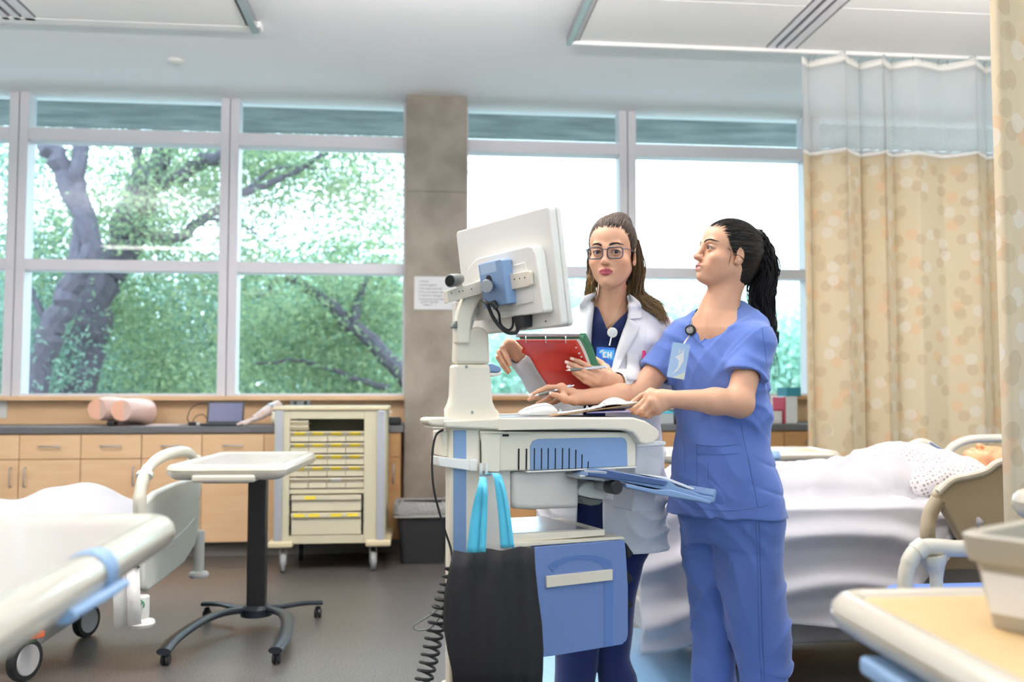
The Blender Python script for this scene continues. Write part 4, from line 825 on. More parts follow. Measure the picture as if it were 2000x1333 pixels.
# work surface
ws = [(868, 822), (980, 816), (1238, 816), (1262, 823), (1282, 836), (1290, 845), (1288, 856), (1277, 866), (1262, 869), (1250, 866), (1245, 855), (1236, 846), (1222, 841), (1150, 840), (975, 841), (870, 836)]
wprism('rear_surface', [(868, 822), (985, 816.5), (985, 840), (870, 836)], -.03, .07, M['cartw'], .006)
ws = [(975, 816.5)] + ws[2:-1] + [(975, 841)]
wprism('work_surface', ws, -.035, .26, M['cartw'], .006)
wprism('surface_mat', [(985, 815.3), (1225, 815.3), (1225, 816.4), (985, 816.4)], -.01, .24, M['counter'], 0)
wprism('side_grip', [(835, 818), (845, 816), (884, 816), (884, 830), (865, 833), (845, 832), (835, 827)], -.02, .05, M['cartw'], .006)
wprism('grip_plate', [(845, 834), (884, 834), (884, 837), (845, 837)], -.02, .05, M['cartw'], .001)
wprism('rear_casing', [(863, 843), (884, 843), (884, 893), (866, 893)], .02, .10, M['cartw'], .004)
# casing with blue vent panel
wprism('casing', [(973, 843), (1236, 845), (1243, 862), (1243, 912), (974, 922)], 0, .24, M['cartw'], .006)
wprism('vent_panel', [(1036, 919), (1036, 872), (1041, 862), (1052, 858), (1130, 856), (1215, 855), (1222, 858), (1225, 866), (1226, 911)], -.003, .004, M['blueg'], .0015)
for k, (sx, st_) in enumerate(((1014, 877), (1029, 877), (1044, 876), (1058, 876), (1071, 876), (1085, 876), (1099, 876), (1112, 876), (1125, 879), (1137, 888), (1149, 902))):
    wprism('vent_slot', [(sx - 1.0, st_), (sx + 1.0, st_), (sx + .6, 918.5 - k * .3), (sx - 1.4, 918.5 - k * .3)], -.004, .001, M['slot'], 0)
wprism('casing_lip', [(1030, 921), (1243, 911.5), (1243, 914.5), (1030, 924)], -.008, .3, M['white'], .001)
wprism('port', [(982, 849), (994, 849), (994, 853), (982, 853)], -.002, .004, M['slot'], 0)
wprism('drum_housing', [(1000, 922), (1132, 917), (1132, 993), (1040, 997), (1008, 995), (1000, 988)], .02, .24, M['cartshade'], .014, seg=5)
# hook bracket and hooks
wprism('bracket_rail', [(937, 842), (1038, 845), (1038, 848), (937, 847)], -.012, -.006, M['cartw'], .001)
wprism('hook_bracket', [(940, 848), (977, 848), (977, 918), (974, 923), (942, 921)], -.011, -.006, M['cartw'], .002)
for hx in (939, 950):
    q = [W(hx, 905, -.014), W(hx, 917, -.014), W(hx, 925, -.022), W(hx, 927, -.045), W(hx, 918, -.052), W(hx, 908, -.052)]
    MB().tube(spline(q, 5), .0045, 10).build('bag_hook', M['white'], wc, local=True)
# shelf with drive box, drawer unit
wprism('shelf', [(998, 1046), (1182, 1035), (1182, 1047), (998, 1062)], .0, .28, M['cartw'], .003)
wprism('shelf_plate', [(1002, 1042), (1150, 1033.5), (1150, 1035.5), (1002, 1044.5)], .02, .32, M['steel'], .001)
wprism('drawer_top', [(992, 1062), (1218, 1049), (1222, 1054), (1043, 1067), (992, 1073)], -.012, .29, M['cartw'], .002)
wprism('drawer_front', [(1043, 1069), (1214, 1055), (1221, 1059), (1223, 1080), (1227, 1150), (1227, 1240), (1224, 1252), (1215, 1260), (1090, 1281), (1058, 1285), (1048, 1284)], -.012, .012, M['blue'], .003)
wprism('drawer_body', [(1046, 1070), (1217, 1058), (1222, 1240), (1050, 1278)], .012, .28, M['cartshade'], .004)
wprism('drawer_handle', [(1068, 1127), (1197, 1113), (1197, 1134), (1068, 1149)], -.022, -.010, M['cartw'], .0015)
# arched recess above the handle
arch = [(1070, 1107), (1085, 1096), (1105, 1089), (1130, 1085), (1155, 1085), (1178, 1089), (1194, 1096), (1196, 1112), (1182, 1113), (1175, 1103), (1158, 1096), (1135, 1094), (1110, 1098), (1092, 1107), (1080, 1118)]
wprism('handle_recess', arch, -.0135, -.0125, mat('cart_blue_recess', '5a7ab6', .45), 0)
wprism('drawer_inset', [(1180, 1136), (1198, 1134), (1198, 1262), (1180, 1265)], -.0132, -.0125, mat('cart_blue_inset', '6080bb', .45), 0)
for k, yy_ in enumerate((1062, 1112, 1163)):
    wprism('bin_lip', [(1223, yy_ - 1), (1238, yy_ + 21), (1226, yy_ + 30)], .03, .26, M['black'], .002)
# lower parts of the frame: base column shroud, legs
wprism('base_shroud', [(879, 1345), (960, 1345), (960, 1500), (879, 1500)], -.02, .08, M['cartw'], .02)
b = MB().at(Matrix.Identity(4))
for ang, ln in ((-60, .42), (150, .46), (25, .60), (-15, .58)):
    d_ = V(cos(R(ang)), sin(R(ang)), 0); c0 = V(.02, .05, .17)
    b = MB(); b.tube(spline([c0, c0 + d_ * ln * .4 + V(0, 0, -.01), c0 + d_ * ln * .8 + V(0, 0, -.05), c0 + d_ * ln + V(0, 0, -.07)], 5), [.075, .075, .07, .068, .065, .06, .058, .055, .05, .048, .046, .044, .042, .04, .035, .03], 14, flat=.5, up=(0, 0, 1)); b.build('base_leg', M['cartw'], wc, local=True)
    c = c0 + d_ * (ln - .03); o = MB().at(Matrix.Translation((c.x, c.y, 0)) @ frame((0, 0, .045), (0, 1, 0), (0, 0, 1))).lathe([(.012, -.02), (.042, -.02), (.045, -.012), (.045, .012), (.042, .02), (.012, .02)], n=22).build('castor', M['rubber'], wc, local=True)
    MB().box((c.x - .012, c.y - .012, .05), (c.x + .012, c.y + .012, .11)).build('castor_stem', M['castor'], wc, local=True)
# keyboard tray: slides out to the right
def kt(x, y, b): return W(x, y, b)
def wp2(name, pts, m, th, parent=None, bevel=.003):
    """slab whose near edge runs through pixel points at b=.06, reaching back"""
    return wprism(name, pts, .07, .07 + th, m, bevel)
wprism('keyboard_tray', [(1180, 919), (1190, 919), (1305, 939), (1322, 950), (1372, 968), (1394, 972), (1392, 968), (1398, 956), (1400, 962), (1397, 980), (1385, 984), (1345, 975), (1300, 958), (1220, 942), (1150, 930)], -.09, .05, M['blueg'], .003)
wprism('keyboard_lower_tray', [(1222, 945), (1280, 957), (1310, 957), (1388, 979), (1387, 986), (1365, 980), (1290, 968), (1224, 953)], -.098, .05, M['blueg'], .003)
wprism('tray_front', [(1150, 922), (1183, 918), (1302, 940), (1305, 944), (1298, 950), (1215, 938), (1150, 930)], -.096, -.09, M['bluedk'], .002)
wprism('keyboard', [(1262, 929), (1300, 932), (1358, 955), (1352, 958), (1300, 938)], -.07, .03, M['label'], .003)
wprism('tray_bracket', [(1132, 928), (1160, 930), (1222, 940), (1222, 956), (1206, 964), (1196, 962), (1196, 942), (1132, 936)], -.07, .04, M['steel'], .004)
MB().tube([W(1140, 921, -.094), W(1184, 924, -.094)], .004, 10).build('slide_rod', M['chrome'], wc, local=True)
MB().at(frame(W(1198, 952, -.075), (1, 0, 0), (0, 0, 1))).lathe([(.006, -.03), (.017, -.03), (.020, -.025), (.020, .018), (.017, .022), (.006, .022)], n=22).build('tilt_knob', M['black'], wc, local=True)
wprism('mouse_cup', [(1128, 958), (1142, 943), (1158, 941), (1182, 946), (1189, 966), (1180, 977), (1155, 974), (1130, 968)], .04, .14, M['white'], .006)
wprism('cup_bottom', [(1132, 969), (1155, 975), (1180, 978), (1172, 986), (1155, 989), (1138, 984)], .05, .13, M['graypl'], .004)
M['frost'] = bpy.data.materials.new('frosted_plastic'); M['frost'].use_nodes = True; nt = M['frost'].node_tree; N = nt.nodes; L = nt.links; N.clear()
o_ = N.new('ShaderNodeOutputMaterial'); tr = N.new('ShaderNodeBsdfTransparent'); df = N.new('ShaderNodeBsdfDiffuse'); df.inputs[0].default_value = (.85, .84, .88, 1); ms = N.new('ShaderNodeMixShader'); ms.inputs[0].default_value = .45
L.new(tr.outputs[0], ms.inputs[1]); L.new(df.outputs[0], ms.inputs[2]); L.new(ms.outputs[0], o_.inputs[0])
wprism('side_bin', [(1244, 872), (1298, 868), (1303, 884), (1274, 1000), (1234, 1000)], .04, .16, M['frost'], .006)
wprism('bin_rim', [(1243, 866), (1300, 863), (1301, 869), (1243, 873)], .035, .165, M['label'], .001)
# cables of the cart
def wtube(name, pts, r, m=None, n=8, k=6): q = [W(x, y, b) for x, y, b in pts]; o = MB().tube(spline(q, k), r, n).build(name, m or M['rubber'], wc, local=True); return o
wtube('side_cable', [(866, 840, .0), (852, 850, .0), (845, 880, .0), (844, 920, .0), (848, 960, .0), (858, 1000, .0), (870, 1040, .0), (881, 1075, -.01), (884, 1110, -.03)], .0032)
wtube('power_cable', [(985, 925, .03), (968, 950, .03), (962, 985, .03), (972, 1020, .03), (985, 1038, .05)], .003, M['graypl'])
# scanner holder left of the arm
wprism('scanner_bracket', [(872, 568), (940, 548), (941, 574), (875, 592)], -.03, .0, M['cartw'], .002)
wprism('scanner_post', [(890, 590), (902, 590), (898, 680), (891, 680)], .02, .05, M['cartshade'], .002)
for sx in (882, 897, 904, 921): MB().tube([W(sx, 573 - (sx - 882) * .2, -.031), W(sx, 573 - (sx - 882) * .2, -.028)], .0018, 8).build('bracket_hole', M['slot'], wc, local=True)
s = MB(); c0 = W(879, 549, -.075); c1 = W(903, 545, -.01)
ax = (c1 - c0).normalized()
prof = [V(0, 0, 0)]
X_ = frame(c0, (0, 0, 1), ax.cross(V(0, 0, 1)))
rings = []
for sc_, dist in ((1.0, 0), (1.08, .004), (1.0, .05), (.8, .075), (.5, .085)):
    rings.append([X_ @ V(.017 * sc_ * cos(a), .0155 * sc_ * sin(a) * (1.0 if sin(a) > 0 else 1.0), 0) + ax * dist for a in [2 * pi * k / 20 for k in range(20)]])
sco = MB().loft(rings).build('scanner', M['graypl'], wc, local=True)
MB().loft([[X_ @ V(.0145 * cos(a), .0132 * sin(a), 0) - ax * .0015 for a in [2 * pi * k / 20 for k in range(20)]], [X_ @ V(.0125 * cos(a), .011 * sin(a), 0) + ax * .0005 for a in [2 * pi * k / 20 for k in range(20)]]]).build('scanner_window', M['slot'], sco, local=True)
wprism('scanner_grip', [(893, 626), (886, 634), (886, 641), (894, 641)], -.02, .01, M['graypl'], .003)
# monitor: its own frame; near edge right, far edge left, leaning back
def DD(x, y, d): return CAM + ray(x, y) * d
def DC(x, y, d): return CAM + ray(x, y) * (d * KD)
TR, TL, BR, BL = DC(1072, 402, 2.50), DC(890, 453, 2.905), DC(1101, 636, 2.50), DC(925, 652, 2.89)
mu = (TL - TR).normalized(); wv = (BR - TR); wv = (wv - mu * wv.dot(mu)).normalized()   # mu: to the far left, wv: downwards
mn = mu.cross(wv); mn = mn if mn.dot(CAM - TR) > 0 else -mn                                # out of the back, to the camera
MW = (TL - TR).length; MH = (BR - TR).length
XM = Matrix.Identity(4)
for i in range(3): XM[i][0] = mu[i]; XM[i][1] = wv[i]; XM[i][2] = mn[i]; XM[i][3] = TR[i]
mo = MB().at(XM); mo.prism(rrect(0, 0, MW, MH, .012), (0, 0, -.022), (0, 0, 0), (1, 0, 0), (0, 1, 0))
mon = mo.build('monitor', M['white'], wc, bevel=.004)
MB().at(XM).prism(rrect(-.004, -.004, MW + .004, MH + .004, .014), (0, 0, -.014), (0, 0, -.022), (1, 0, 0), (0, 1, 0)).build('monitor_bezel', M['white'], mon, bevel=.004)
MB().at(XM).prism(rrect(.02, .02, MW - .02, MH - .03, .004), (0, 0, -.001), (0, 0, -.0362), (1, 0, 0), (0, 1, 0)).build('display', M['screen'], mon, smooth=False)
def mq(x, y):
    d = ray(x, y); s = (TR - CAM).dot(mn) / d.dot(mn); p = CAM + d * s - TR; return (p.dot(mu), p.dot(wv))
def mqh(x, y, h):
    d = ray(x, y); s = (TR + mn * h - CAM).dot(mn) / d.dot(mn); p = CAM + d * s - TR; return (p.dot(mu), p.dot(wv))
def mpr(name, pts, h0, h1, m, bev=.004, par=None): return MB().at(XM).prism([mqh(x, y, h1) for x, y in pts], (0, 0, h1 - h0), (0, 0, h0), (1, 0, 0), (0, 1, 0)).build(name, m, par or mon, bevel=bev)
mpr('back_bulge', [(912, 525), (930, 505), (1030, 480), (1040, 482), (1046, 495), (1062, 607), (1060, 612), (925, 628), (920, 620)], 0, .032, M['white'], .014)
mpr('back_recess', [(990, 522), (1024, 512), (1034, 540), (1040, 590), (1000, 600)], .032, .036, M['white'], .004)
mpr('mount_rail', [(987, 537), (1031, 529), (1034, 532), (1035, 556), (1031, 560), (990, 568)], .034, .046, M['cartw'], .002)
vb = mpr('mount_box', [(933, 517), (976, 506), (980, 509), (991, 594), (945, 602)], .034, .066, M['blueg'], .003)
mpr('mount_box_label', [(937, 519), (967, 511), (970, 530), (939, 538)], .066, .0665, mat('pale_blue_plastic', 'a9bfdc', .3), 0, vb)
mpr('box_foot', [(943, 590), (952, 588), (954, 601), (945, 604)], .045, .06, M['blueg'], .002)
for sx in (1005, 1015, 1025): MB().at(XM @ Matrix.Translation((mqh(sx, 546 - (sx - 1005) * .17, .046)[0], mqh(sx, 546 - (sx - 1005) * .17, .046)[1], .046))).lathe([(.0022, -.001), (.0022, .0006)], n=10).build('rail_hole', M['slot'], mon)
MB().at(XM @ Matrix.Translation((mqh(1066, 628, 0)[0], mqh(1066, 628, 0)[1], 0))).lathe([(.0025, -.001), (.0025, .0008)], n=10).build('back_screw', M['slot'], mon)
mpr('socket_block', [(1000, 614), (1022, 612), (1023, 640), (1010, 646), (1006, 640)], 0, .03, M['black'], .003)
def mp3(x, y, h): a, b_ = mqh(x, y, h); return TR + mu * a + wv * b_ + mn * h
MB().tube(spline([mp3(944, 588, .07), mp3(952, 596, .075), mp3(962, 618, .07), mp3(976, 638, .06), mp3(992, 650, .05), mp3(1008, 650, .03), mp3(1012, 640, .02)], 6), .0052, 10).build('monitor_cable', M['rubber'], mon)
MB().tube(spline([mp3(950, 590, .072), mp3(962, 596, .07), mp3(974, 612, .06), mp3(978, 634, .05), mp3(992, 645, .04), mp3(1001, 638, .03), mp3(1002, 618, .02)], 6), .0034, 10).build('monitor_cable', M['rubber'], mon)
MB().tube([mp3(962, 590, .076), mp3(970, 602, .072)], .0085, 12).build('ferrite', M['black'], mon)
MB().tube([mp3(952, 556, .055), mp3(950, 560, .12)], .016, 16).build('tilt_joint', M['steel'], mon)
MB().at(XM @ Matrix.Translation((mqh(955, 548, .067)[0], mqh(955, 548, .067)[1], .066))).lathe([(.014, 0), (.014, .002)], n=20).build('joint_hole', M['slot'], mon)
# mouse
def bear(name, label, cat, loc): return thing(name, label, cat, loc)
p = XC @ W(1050, 812, .16); zt = (XC @ W(1050, 816, -.03)).z
WZ = max((XC @ W(1000, 816, -.035)).z, (XC @ W(1200, 816, -.035)).z)
t = thing('computer_mouse', 'white computer mouse on the cart work surface under the nurse\'s writing hand', 'mouse', (p.x, p.y, WZ))
mx0 = (XC @ W(1015, 808, .16)); mx1 = (XC @ W(1087, 808, .16)); ml = (mx1 - mx0).length; md_ = (mx1 - mx0).normalized(); md_.z = 0; md_.normalize(); mn_ = V(-md_.y, md_.x, 0)
def mring(f, h, w_): c = mx0 + (mx1 - mx0) * f; return [V(c.x, c.y, WZ + .002) + mn_ * (w_ * cos(a)) + V(0, 0, max(0, h * sin(a) ** .8 if sin(a) > 0 else 0)) for a in [pi * k / 14 for k in range(15)]]
MB().loft([mring(0, .006, .015), mring(.04, .013, .024), mring(.2, .021, .030), mring(.45, .031, .032), mring(.7, .034, .033), mring(.88, .026, .031), mring(.97, .014, .024), mring(1, .005, .014)]).build('body', M['white'], t)
MB().loft([[q_ + V(0, 0, .0006) for q_ in mring(f, h, w_)[4:11]] for f, h, w_ in ((.1, .0165, .0265), (.2, .0215, .030), (.45, .0315, .032), (.7, .0345, .033), (.88, .0265, .031))], cap=False, closed=False).build('top_shell', M['label'], t, solid=.0012)
MB().tube(spline([mx0 + V(0, 0, WZ - mx0.z + .005), mx0 - md_ * .03 + V(0, 0, WZ - mx0.z + .003), mx0 - md_ * .08 + mn_ * .03 + V(0, 0, WZ - mx0.z + .003)], 5), .0022, 8).build('cable', M['white'], t)
# tote bag hanging on the hooks
M['bag'] = mat('black_nonwoven', '1e1e21', .8, bump=(140, .12)); M['handle'] = mat('cyan_strap', '4fc0e0', .55, sheen=.3)
bg_ = thing('tote_bag', 'black fabric tote bag with bright cyan handles hanging from the cart hooks', 'bag', tuple(DC(955, 1050, 2.50)))
def bagpt(x, y, d): return DC(x, y, d)
rowsb = [(1078, 886, 1043, 1066), (1110, 878, 1045, 1070), (1160, 868, 1050, 1052), (1220, 866, 1058, 1046), (1270, 874, 1061, 1040), (1310, 883, 1060, 1040), (1345, 886, 1058, 1040)]
nseg = 90; fr_, bk_ = [], []
rings = []
for (y, xa_, xb_, _), k in zip(rowsb, range(len(rowsb))):
    thick = (.012, .03, .045, .055, .06, .055, .05)[k]; ring_ = []
    for i in range(nseg):
        u = i / nseg; a = 2 * pi * u; cx = (xa_ + xb_) / 2; hw2 = (xb_ - xa_) / 2
        xx = cx + hw2 * max(-1, min(1, 1.25 * cos(a))); fold = (.004 * sin(9 * cos(a) + .6 * k) + .0025 * sin(23 * cos(a) + .3 * k)) * min(1, k / 1.5 + .3)
        yy2 = y - (8 if k == 0 else 0) * ((xx - 886) / 160) + (3 * sin(cos(a) * 9) if k == 0 else 0)
        ring_.append(bagpt(xx, yy2, 2.545 - thick * sin(a) - (fold if sin(a) > 0 else 0)))
    rings.append(ring_)
MB().loft(rings, cap=False).build('body', M['bag'], bg_, ang=3, solid=.002)
MB().loft([rings[-1], [q_ + V(0, 0, -.02) for q_ in rings[-1]]]).build('bottom', M['bag'], bg_)
H1 = XC @ W(939, 926, -.035); H2 = XC @ W(950, 926, -.035)
def strap(name, pts, wd): 
    q = spline(pts, 7); b = MB(); n = len(q); vs = []
    for i, p_ in enumerate(q):
        k = wd[0] + (wd[1] - wd[0]) * i / (n - 1); s_ = _r * k / 2; vs += [p_ - s_, p_ + s_]
    b.add(vs, [(2 * i, 2 * i + 1, 2 * i + 3, 2 * i + 2) for i in range(n - 1)]); b.build(name, M['handle'], bg_, ang=3, solid=.0018)
strap('handle', [bagpt(925, 1080, 2.485), bagpt(932, 1000, 2.50), bagpt(943, 940, 2.52), H1 + V(0, 0, -.008)], (.037, .012))
strap('handle', [bagpt(942, 1079, 2.478), bagpt(946, 1000, 2.49), bagpt(947, 945, 2.51), H1 + V(.003, -.003, -.008)], (.018, .008))
strap('handle', [bagpt(991, 1071, 2.485), bagpt(985, 1010, 2.50), bagpt(976, 950, 2.52), bagpt(968, 926, 2.55), H2 + V(0, 0, -.004)], (.036, .014))
strap('handle', [bagpt(1000, 1070, 2.478), bagpt(993, 1010, 2.49), bagpt(982, 950, 2.51), bagpt(970, 928, 2.545)], (.012, .008))
# coiled cord
cc = thing('coiled_cord', 'black coiled power cord hanging beside the black tote bag', 'cord', tuple(DC(840, 1300, 2.62)))
ax_ = spline([DC(880, 1105, 2.62), DC(868, 1160, 2.62), DC(853, 1220, 2.62), DC(838, 1290, 2.61), DC(826, 1340, 2.6), DC(822, 1400, 2.6)], 12); tot = 0; q = []
Ls = [0]
for i in range(1, len(ax_)): Ls.append(Ls[-1] + (ax_[i] - ax_[i - 1]).length)
def axat(s):
    for i in range(1, len(ax_)):
        if Ls[i] >= s: f = (s - Ls[i - 1]) / (Ls[i] - Ls[i - 1]); return ax_[i - 1].lerp(ax_[i], f), (ax_[i] - ax_[i - 1]).normalized()
    return ax_[-1], (ax_[-1] - ax_[-2]).normalized()
nt2 = 19; s = 0
for i in range(nt2 * 16):
    s = Ls[-1] * i / (nt2 * 16); c, t_ = axat(s); e1 = (_r - t_ * _r.dot(t_)).normalized(); e2 = t_.cross(e1); a = 2 * pi * i / 16
    rr_ = .010 + .0095 * min(1, s / (Ls[-1] * .3)); q.append(c + e1 * rr_ * cos(a) * 1.1 + e2 * rr_ * sin(a))
MB().tube(q, .0042, 8).build('coil', M['rubber'], cc)
MB().tube(spline([DC(868, 1182, 2.6), DC(836, 1205, 2.6), DC(810, 1222, 2.6), DC(809, 1229, 2.6), DC(822, 1232, 2.6), DC(845, 1224, 2.6), DC(872, 1188, 2.6)], 6), .0022, 8).build('thin_loop', M['graypl'], cc)
# overhead bits: clipboard and binder are built with the people
# ============================================================ SIGNED-DISTANCE MODELLING FOR BODIES AND CLOTHES
A_ = np.array
def vv(p): return np.array([p[0], p[1], p[2]], float)
class Pr:
    """primitive: f(points)->distance, bounding sphere c, R; k smooth width; op '+', '-' or '&'"""
    def __init__(s, f, c, r, k=.01, op='+'): s.f = f; s.c = vv(c); s.r = r; s.k = k; s.op = op
def cap(a, b, ra, rb, k=.01, op='+', flat=None):
    a, b = vv(a), vv(b); ab = b - a; L2 = max(1e-12, ab @ ab)
    n, q = (vv(flat[0]), flat[1]) if flat else (None, 1)
    if n is not None: n = n / np.linalg.norm(n)
    def f(p):
        d = p - a; t = np.clip(d @ ab / L2, 0, 1); d = d - t[:, None] * ab
        if n is not None: h = d @ n; d = d + (h * (1 / q - 1))[:, None] * n
        l = np.sqrt((d * d).sum(1)) - (ra + (rb - ra) * t)
        return l * (min(1, q) if n is not None else 1)
    return Pr(f, (a + b) / 2, np.linalg.norm(ab) / 2 + max(ra, rb) * 1.01, k, op)
def ell(c, r, k=.01, op='+', M3=None):
    """ellipsoid; M3 rows = its axes"""
    c = vv(c); r = A_(r, float)
    def f(p):
        d = p - c
        if M3 is not None: d = d @ M3.T
        k0 = np.sqrt(((d / r) ** 2).sum(1)); k1 = np.sqrt(((d / r ** 2) ** 2).sum(1)) + 1e-9; return k0 * (k0 - 1) / k1
    return Pr(f, c, r.max(), k, op)
def half(o, n, k=.004, op='&'):
    """keeps the side the normal n points away from"""
    o, n = vv(o), vv(n); n = n / np.linalg.norm(n); return Pr(lambda p: (p - o) @ n, o, 99, k, op)
def zst(rows, Lx, Fx, k=.02, op='+', e=2.0):
    """stack of ellipses: rows (z, cx, cy, half along L, half along F); L, F horizontal unit vectors"""
    rows = sorted(rows); Z = A_([r[0] for r in rows]); T = A_([r[1:] for r in rows]); L3, F3 = vv(Lx)[:2], vv(Fx)[:2]
    zz = np.linspace(Z[0], Z[-1], 400); tt = np.stack([np.interp(zz, Z, T[:, i]) for i in range(4)], 1)
    ker = np.hanning(31); ker /= ker.sum(); pad = np.pad(tt, ((15, 15), (0, 0)), 'edge'); tt = np.stack([np.convolve(pad[:, i], ker, 'valid') for i in range(4)], 1)
    def f(p):
        q = np.stack([np.interp(p[:, 2], zz, tt[:, i]) for i in range(4)], 1); d = p[:, :2] - q[:, :2]
        l = np.abs(d @ L3) / q[:, 2]; g = np.abs(d @ F3) / q[:, 3]
        s = ((l ** e + g ** e) ** (1 / e) - 1) * np.minimum(q[:, 2], q[:, 3])
        return np.maximum(s, np.maximum(Z[0] - p[:, 2], p[:, 2] - Z[-1]))
    c = ((T[:, 0].min() + T[:, 0].max()) / 2, (T[:, 1].min() + T[:, 1].max()) / 2, (Z[0] + Z[-1]) / 2)
    r = sqrt(((Z[-1] - Z[0]) / 2) ** 2 + (T[:, 2:].max() + abs(T[:, 0].max() - T[:, 0].min()) + abs(T[:, 1].max() - T[:, 1].min())) ** 2); return Pr(f, c, r, k, op)
def fold(fn, amp):
    """adds a displacement field to everything before it"""
    return Pr(fn, (0, 0, 0), 99, amp, '~')
def evalsdf(prims, p, cc, cr):
    d = np.full(len(p), 1e3)
    for q in prims:
        dist = np.linalg.norm(q.c - cc) - q.r - cr
        if q.op == '~': d = d + q.f(p); continue
        if q.op == '&':
            e = q.f(p); h = np.clip(.5 - .5 * (d - e) / q.k, 0, 1); h = 1 - h; h = np.clip(.5 + .5 * (d - e) / q.k, 0, 1); d = e + (d - e) * h + q.k * h * (1 - h); continue
        if dist > q.k + .012: continue
        e = q.f(p)
        if q.op == '+': h = np.clip(.5 + .5 * (d - e) / q.k, 0, 1); d = d + (e - d) * h - q.k * h * (1 - h)
        else: h = np.clip(.5 - .5 * (d + e) / q.k, 0, 1); d = d + (-e - d) * h + q.k * h * (1 - h)
    return d
def mesh_sdf(prims, h, lo=None, hi=None):
    pos = [q for q in prims if q.op == '+']
    lo = vv(lo) if lo is not None else np.min([q.c - q.r for q in pos], 0) - .02; hi = vv(hi) if hi is not None else np.max([q.c + q.r for q in pos], 0) + .02
    B = 8; S = B * h; nb = np.ceil((hi - lo) / S).astype(int) + 1; GB = 4
    # coarse test over groups of blocks
    g = np.stack(np.meshgrid(*[np.arange(n) for n in nb], indexing='ij'), -1).reshape(-1, 3); keep = []
    ctr = lo + (g + .5) * S; R_ = S * .866
    sup = (g // GB); key = (sup[:, 0] * 4096 + sup[:, 1]) * 4096 + sup[:, 2]; order = np.argsort(key, kind='stable'); key = key[order]; idx = np.flatnonzero(np.r_[True, key[1:] != key[:-1], True])
    vox = {}; allc = []; allv = []; allE = ([], [], [])
    loc = np.stack(np.meshgrid(*[np.arange(B + 1)] * 3, indexing='ij'), -1).reshape(-1, 3)
    nx = nb * B + 2
    for a, b in zip(idx[:-1], idx[1:]):
        ids = order[a:b]; c = ctr[ids]; cc = c.mean(0); cr = np.linalg.norm(c - cc, axis=1).max() + R_
        if not any(np.linalg.norm(q.c - cc) - q.r < cr + .012 for q in pos): continue
        d = evalsdf(prims, c, cc, cr); ids = ids[np.abs(d) < R_ * 1.25 + .006]
        if len(ids) == 0: continue
        gb = g[ids]; P_ = (gb[:, None, :] * B + loc[None]); pts = lo + P_.reshape(-1, 3) * h
        D = evalsdf(prims, pts, cc, cr).reshape(len(ids), B + 1, B + 1, B + 1)
        s = D < 0
        n8 = np.zeros((len(ids), B, B, B), int); pos_ = np.zeros((len(ids), B, B, B, 3)); cnt = np.zeros((len(ids), B, B, B))
        for dx in (0, 1):
            for dy in (0, 1):
                for dz in (0, 1): n8 += s[:, dx:B + dx, dy:B + dy, dz:B + dz]
        act = (n8 > 0) & (n8 < 8)
        for ax in range(3):
            o1, o2 = [i for i in range(3) if i != ax]
            for u in (0, 1):
                for w_ in (0, 1):
                    st = [0, 0, 0]; st[o1] = u; st[o2] = w_; en = list(st); en[ax] = 1
                    Aa = D[:, st[0]:B + st[0], st[1]:B + st[1], st[2]:B + st[2]]; Bb = D[:, en[0]:B + en[0], en[1]:B + en[1], en[2]:B + en[2]]
                    cr_m = (Aa < 0) != (Bb < 0); t = np.where(cr_m, Aa / np.where(cr_m, Aa - Bb, 1), 0)
                    for q in range(3): pos_[..., q] += np.where(cr_m, (t if q == ax else st[q]), 0)
                    cnt += cr_m
        bi, i, j, k = np.nonzero(act); cell = gb[bi] * B + np.stack([i, j, k], 1)
        allc.append((cell[:, 0] * nx[1] + cell[:, 1]) * nx[2] + cell[:, 2]); allv.append(lo + (cell + pos_[bi, i, j, k] / cnt[bi, i, j, k][:, None]) * h)
        for ax in range(3):
            e0 = D[:, :B, :B, :B]; sl = [slice(0, B)] * 3; sl[ax] = slice(1, B + 1); e1 = D[:, sl[0], sl[1], sl[2]]
            m_ = (e0 < 0) != (e1 < 0); bi, i, j, k = np.nonzero(m_); cell = gb[bi] * B + np.stack([i, j, k], 1); allE[ax].append((cell, (e0 < 0)[bi, i, j, k]))
    cid = np.concatenate(allc); V_ = np.concatenate(allv); o = np.argsort(cid); cid = cid[o]; V_ = V_[o]; F_ = []
    for ax in range(3):
        cell = np.concatenate([c for c, _ in allE[ax]]); ins = np.concatenate([s for _, s in allE[ax]]); o1, o2 = [(1, 2), (2, 0), (0, 1)][ax]; quad = []; ok = np.ones(len(cell), bool)
        for u, w_ in ((0, 0), (-1, 0), (-1, -1), (0, -1)):
            c = cell.copy(); c[:, o1] += u; c[:, o2] += w_; kk = (c[:, 0] * nx[1] + c[:, 1]) * nx[2] + c[:, 2]; f = np.searchsorted(cid, kk); f = np.minimum(f, len(cid) - 1); ok &= cid[f] == kk; quad.append(f)
        q = np.stack(quad, 1); q = np.where(ins[:, None], q, q[:, ::-1])[ok]; F_.append(q)
    return V_, np.concatenate(F_)
def relax(V_, F_, n=2, lam=.5):
    e = np.concatenate([F_[:, [i, (i + 1) % 4]] for i in range(4)]); cnt = np.bincount(e[:, 0], minlength=len(V_)) + np.bincount(e[:, 1], minlength=len(V_))
    for _ in range(n):
        s = np.zeros_like(V_)
        for q in range(3): s[:, q] = np.bincount(e[:, 0], V_[e[:, 1], q], len(V_)) + np.bincount(e[:, 1], V_[e[:, 0], q], len(V_))
        V_ = V_ + lam * (s / np.maximum(cnt, 1)[:, None] - V_)
    return V_
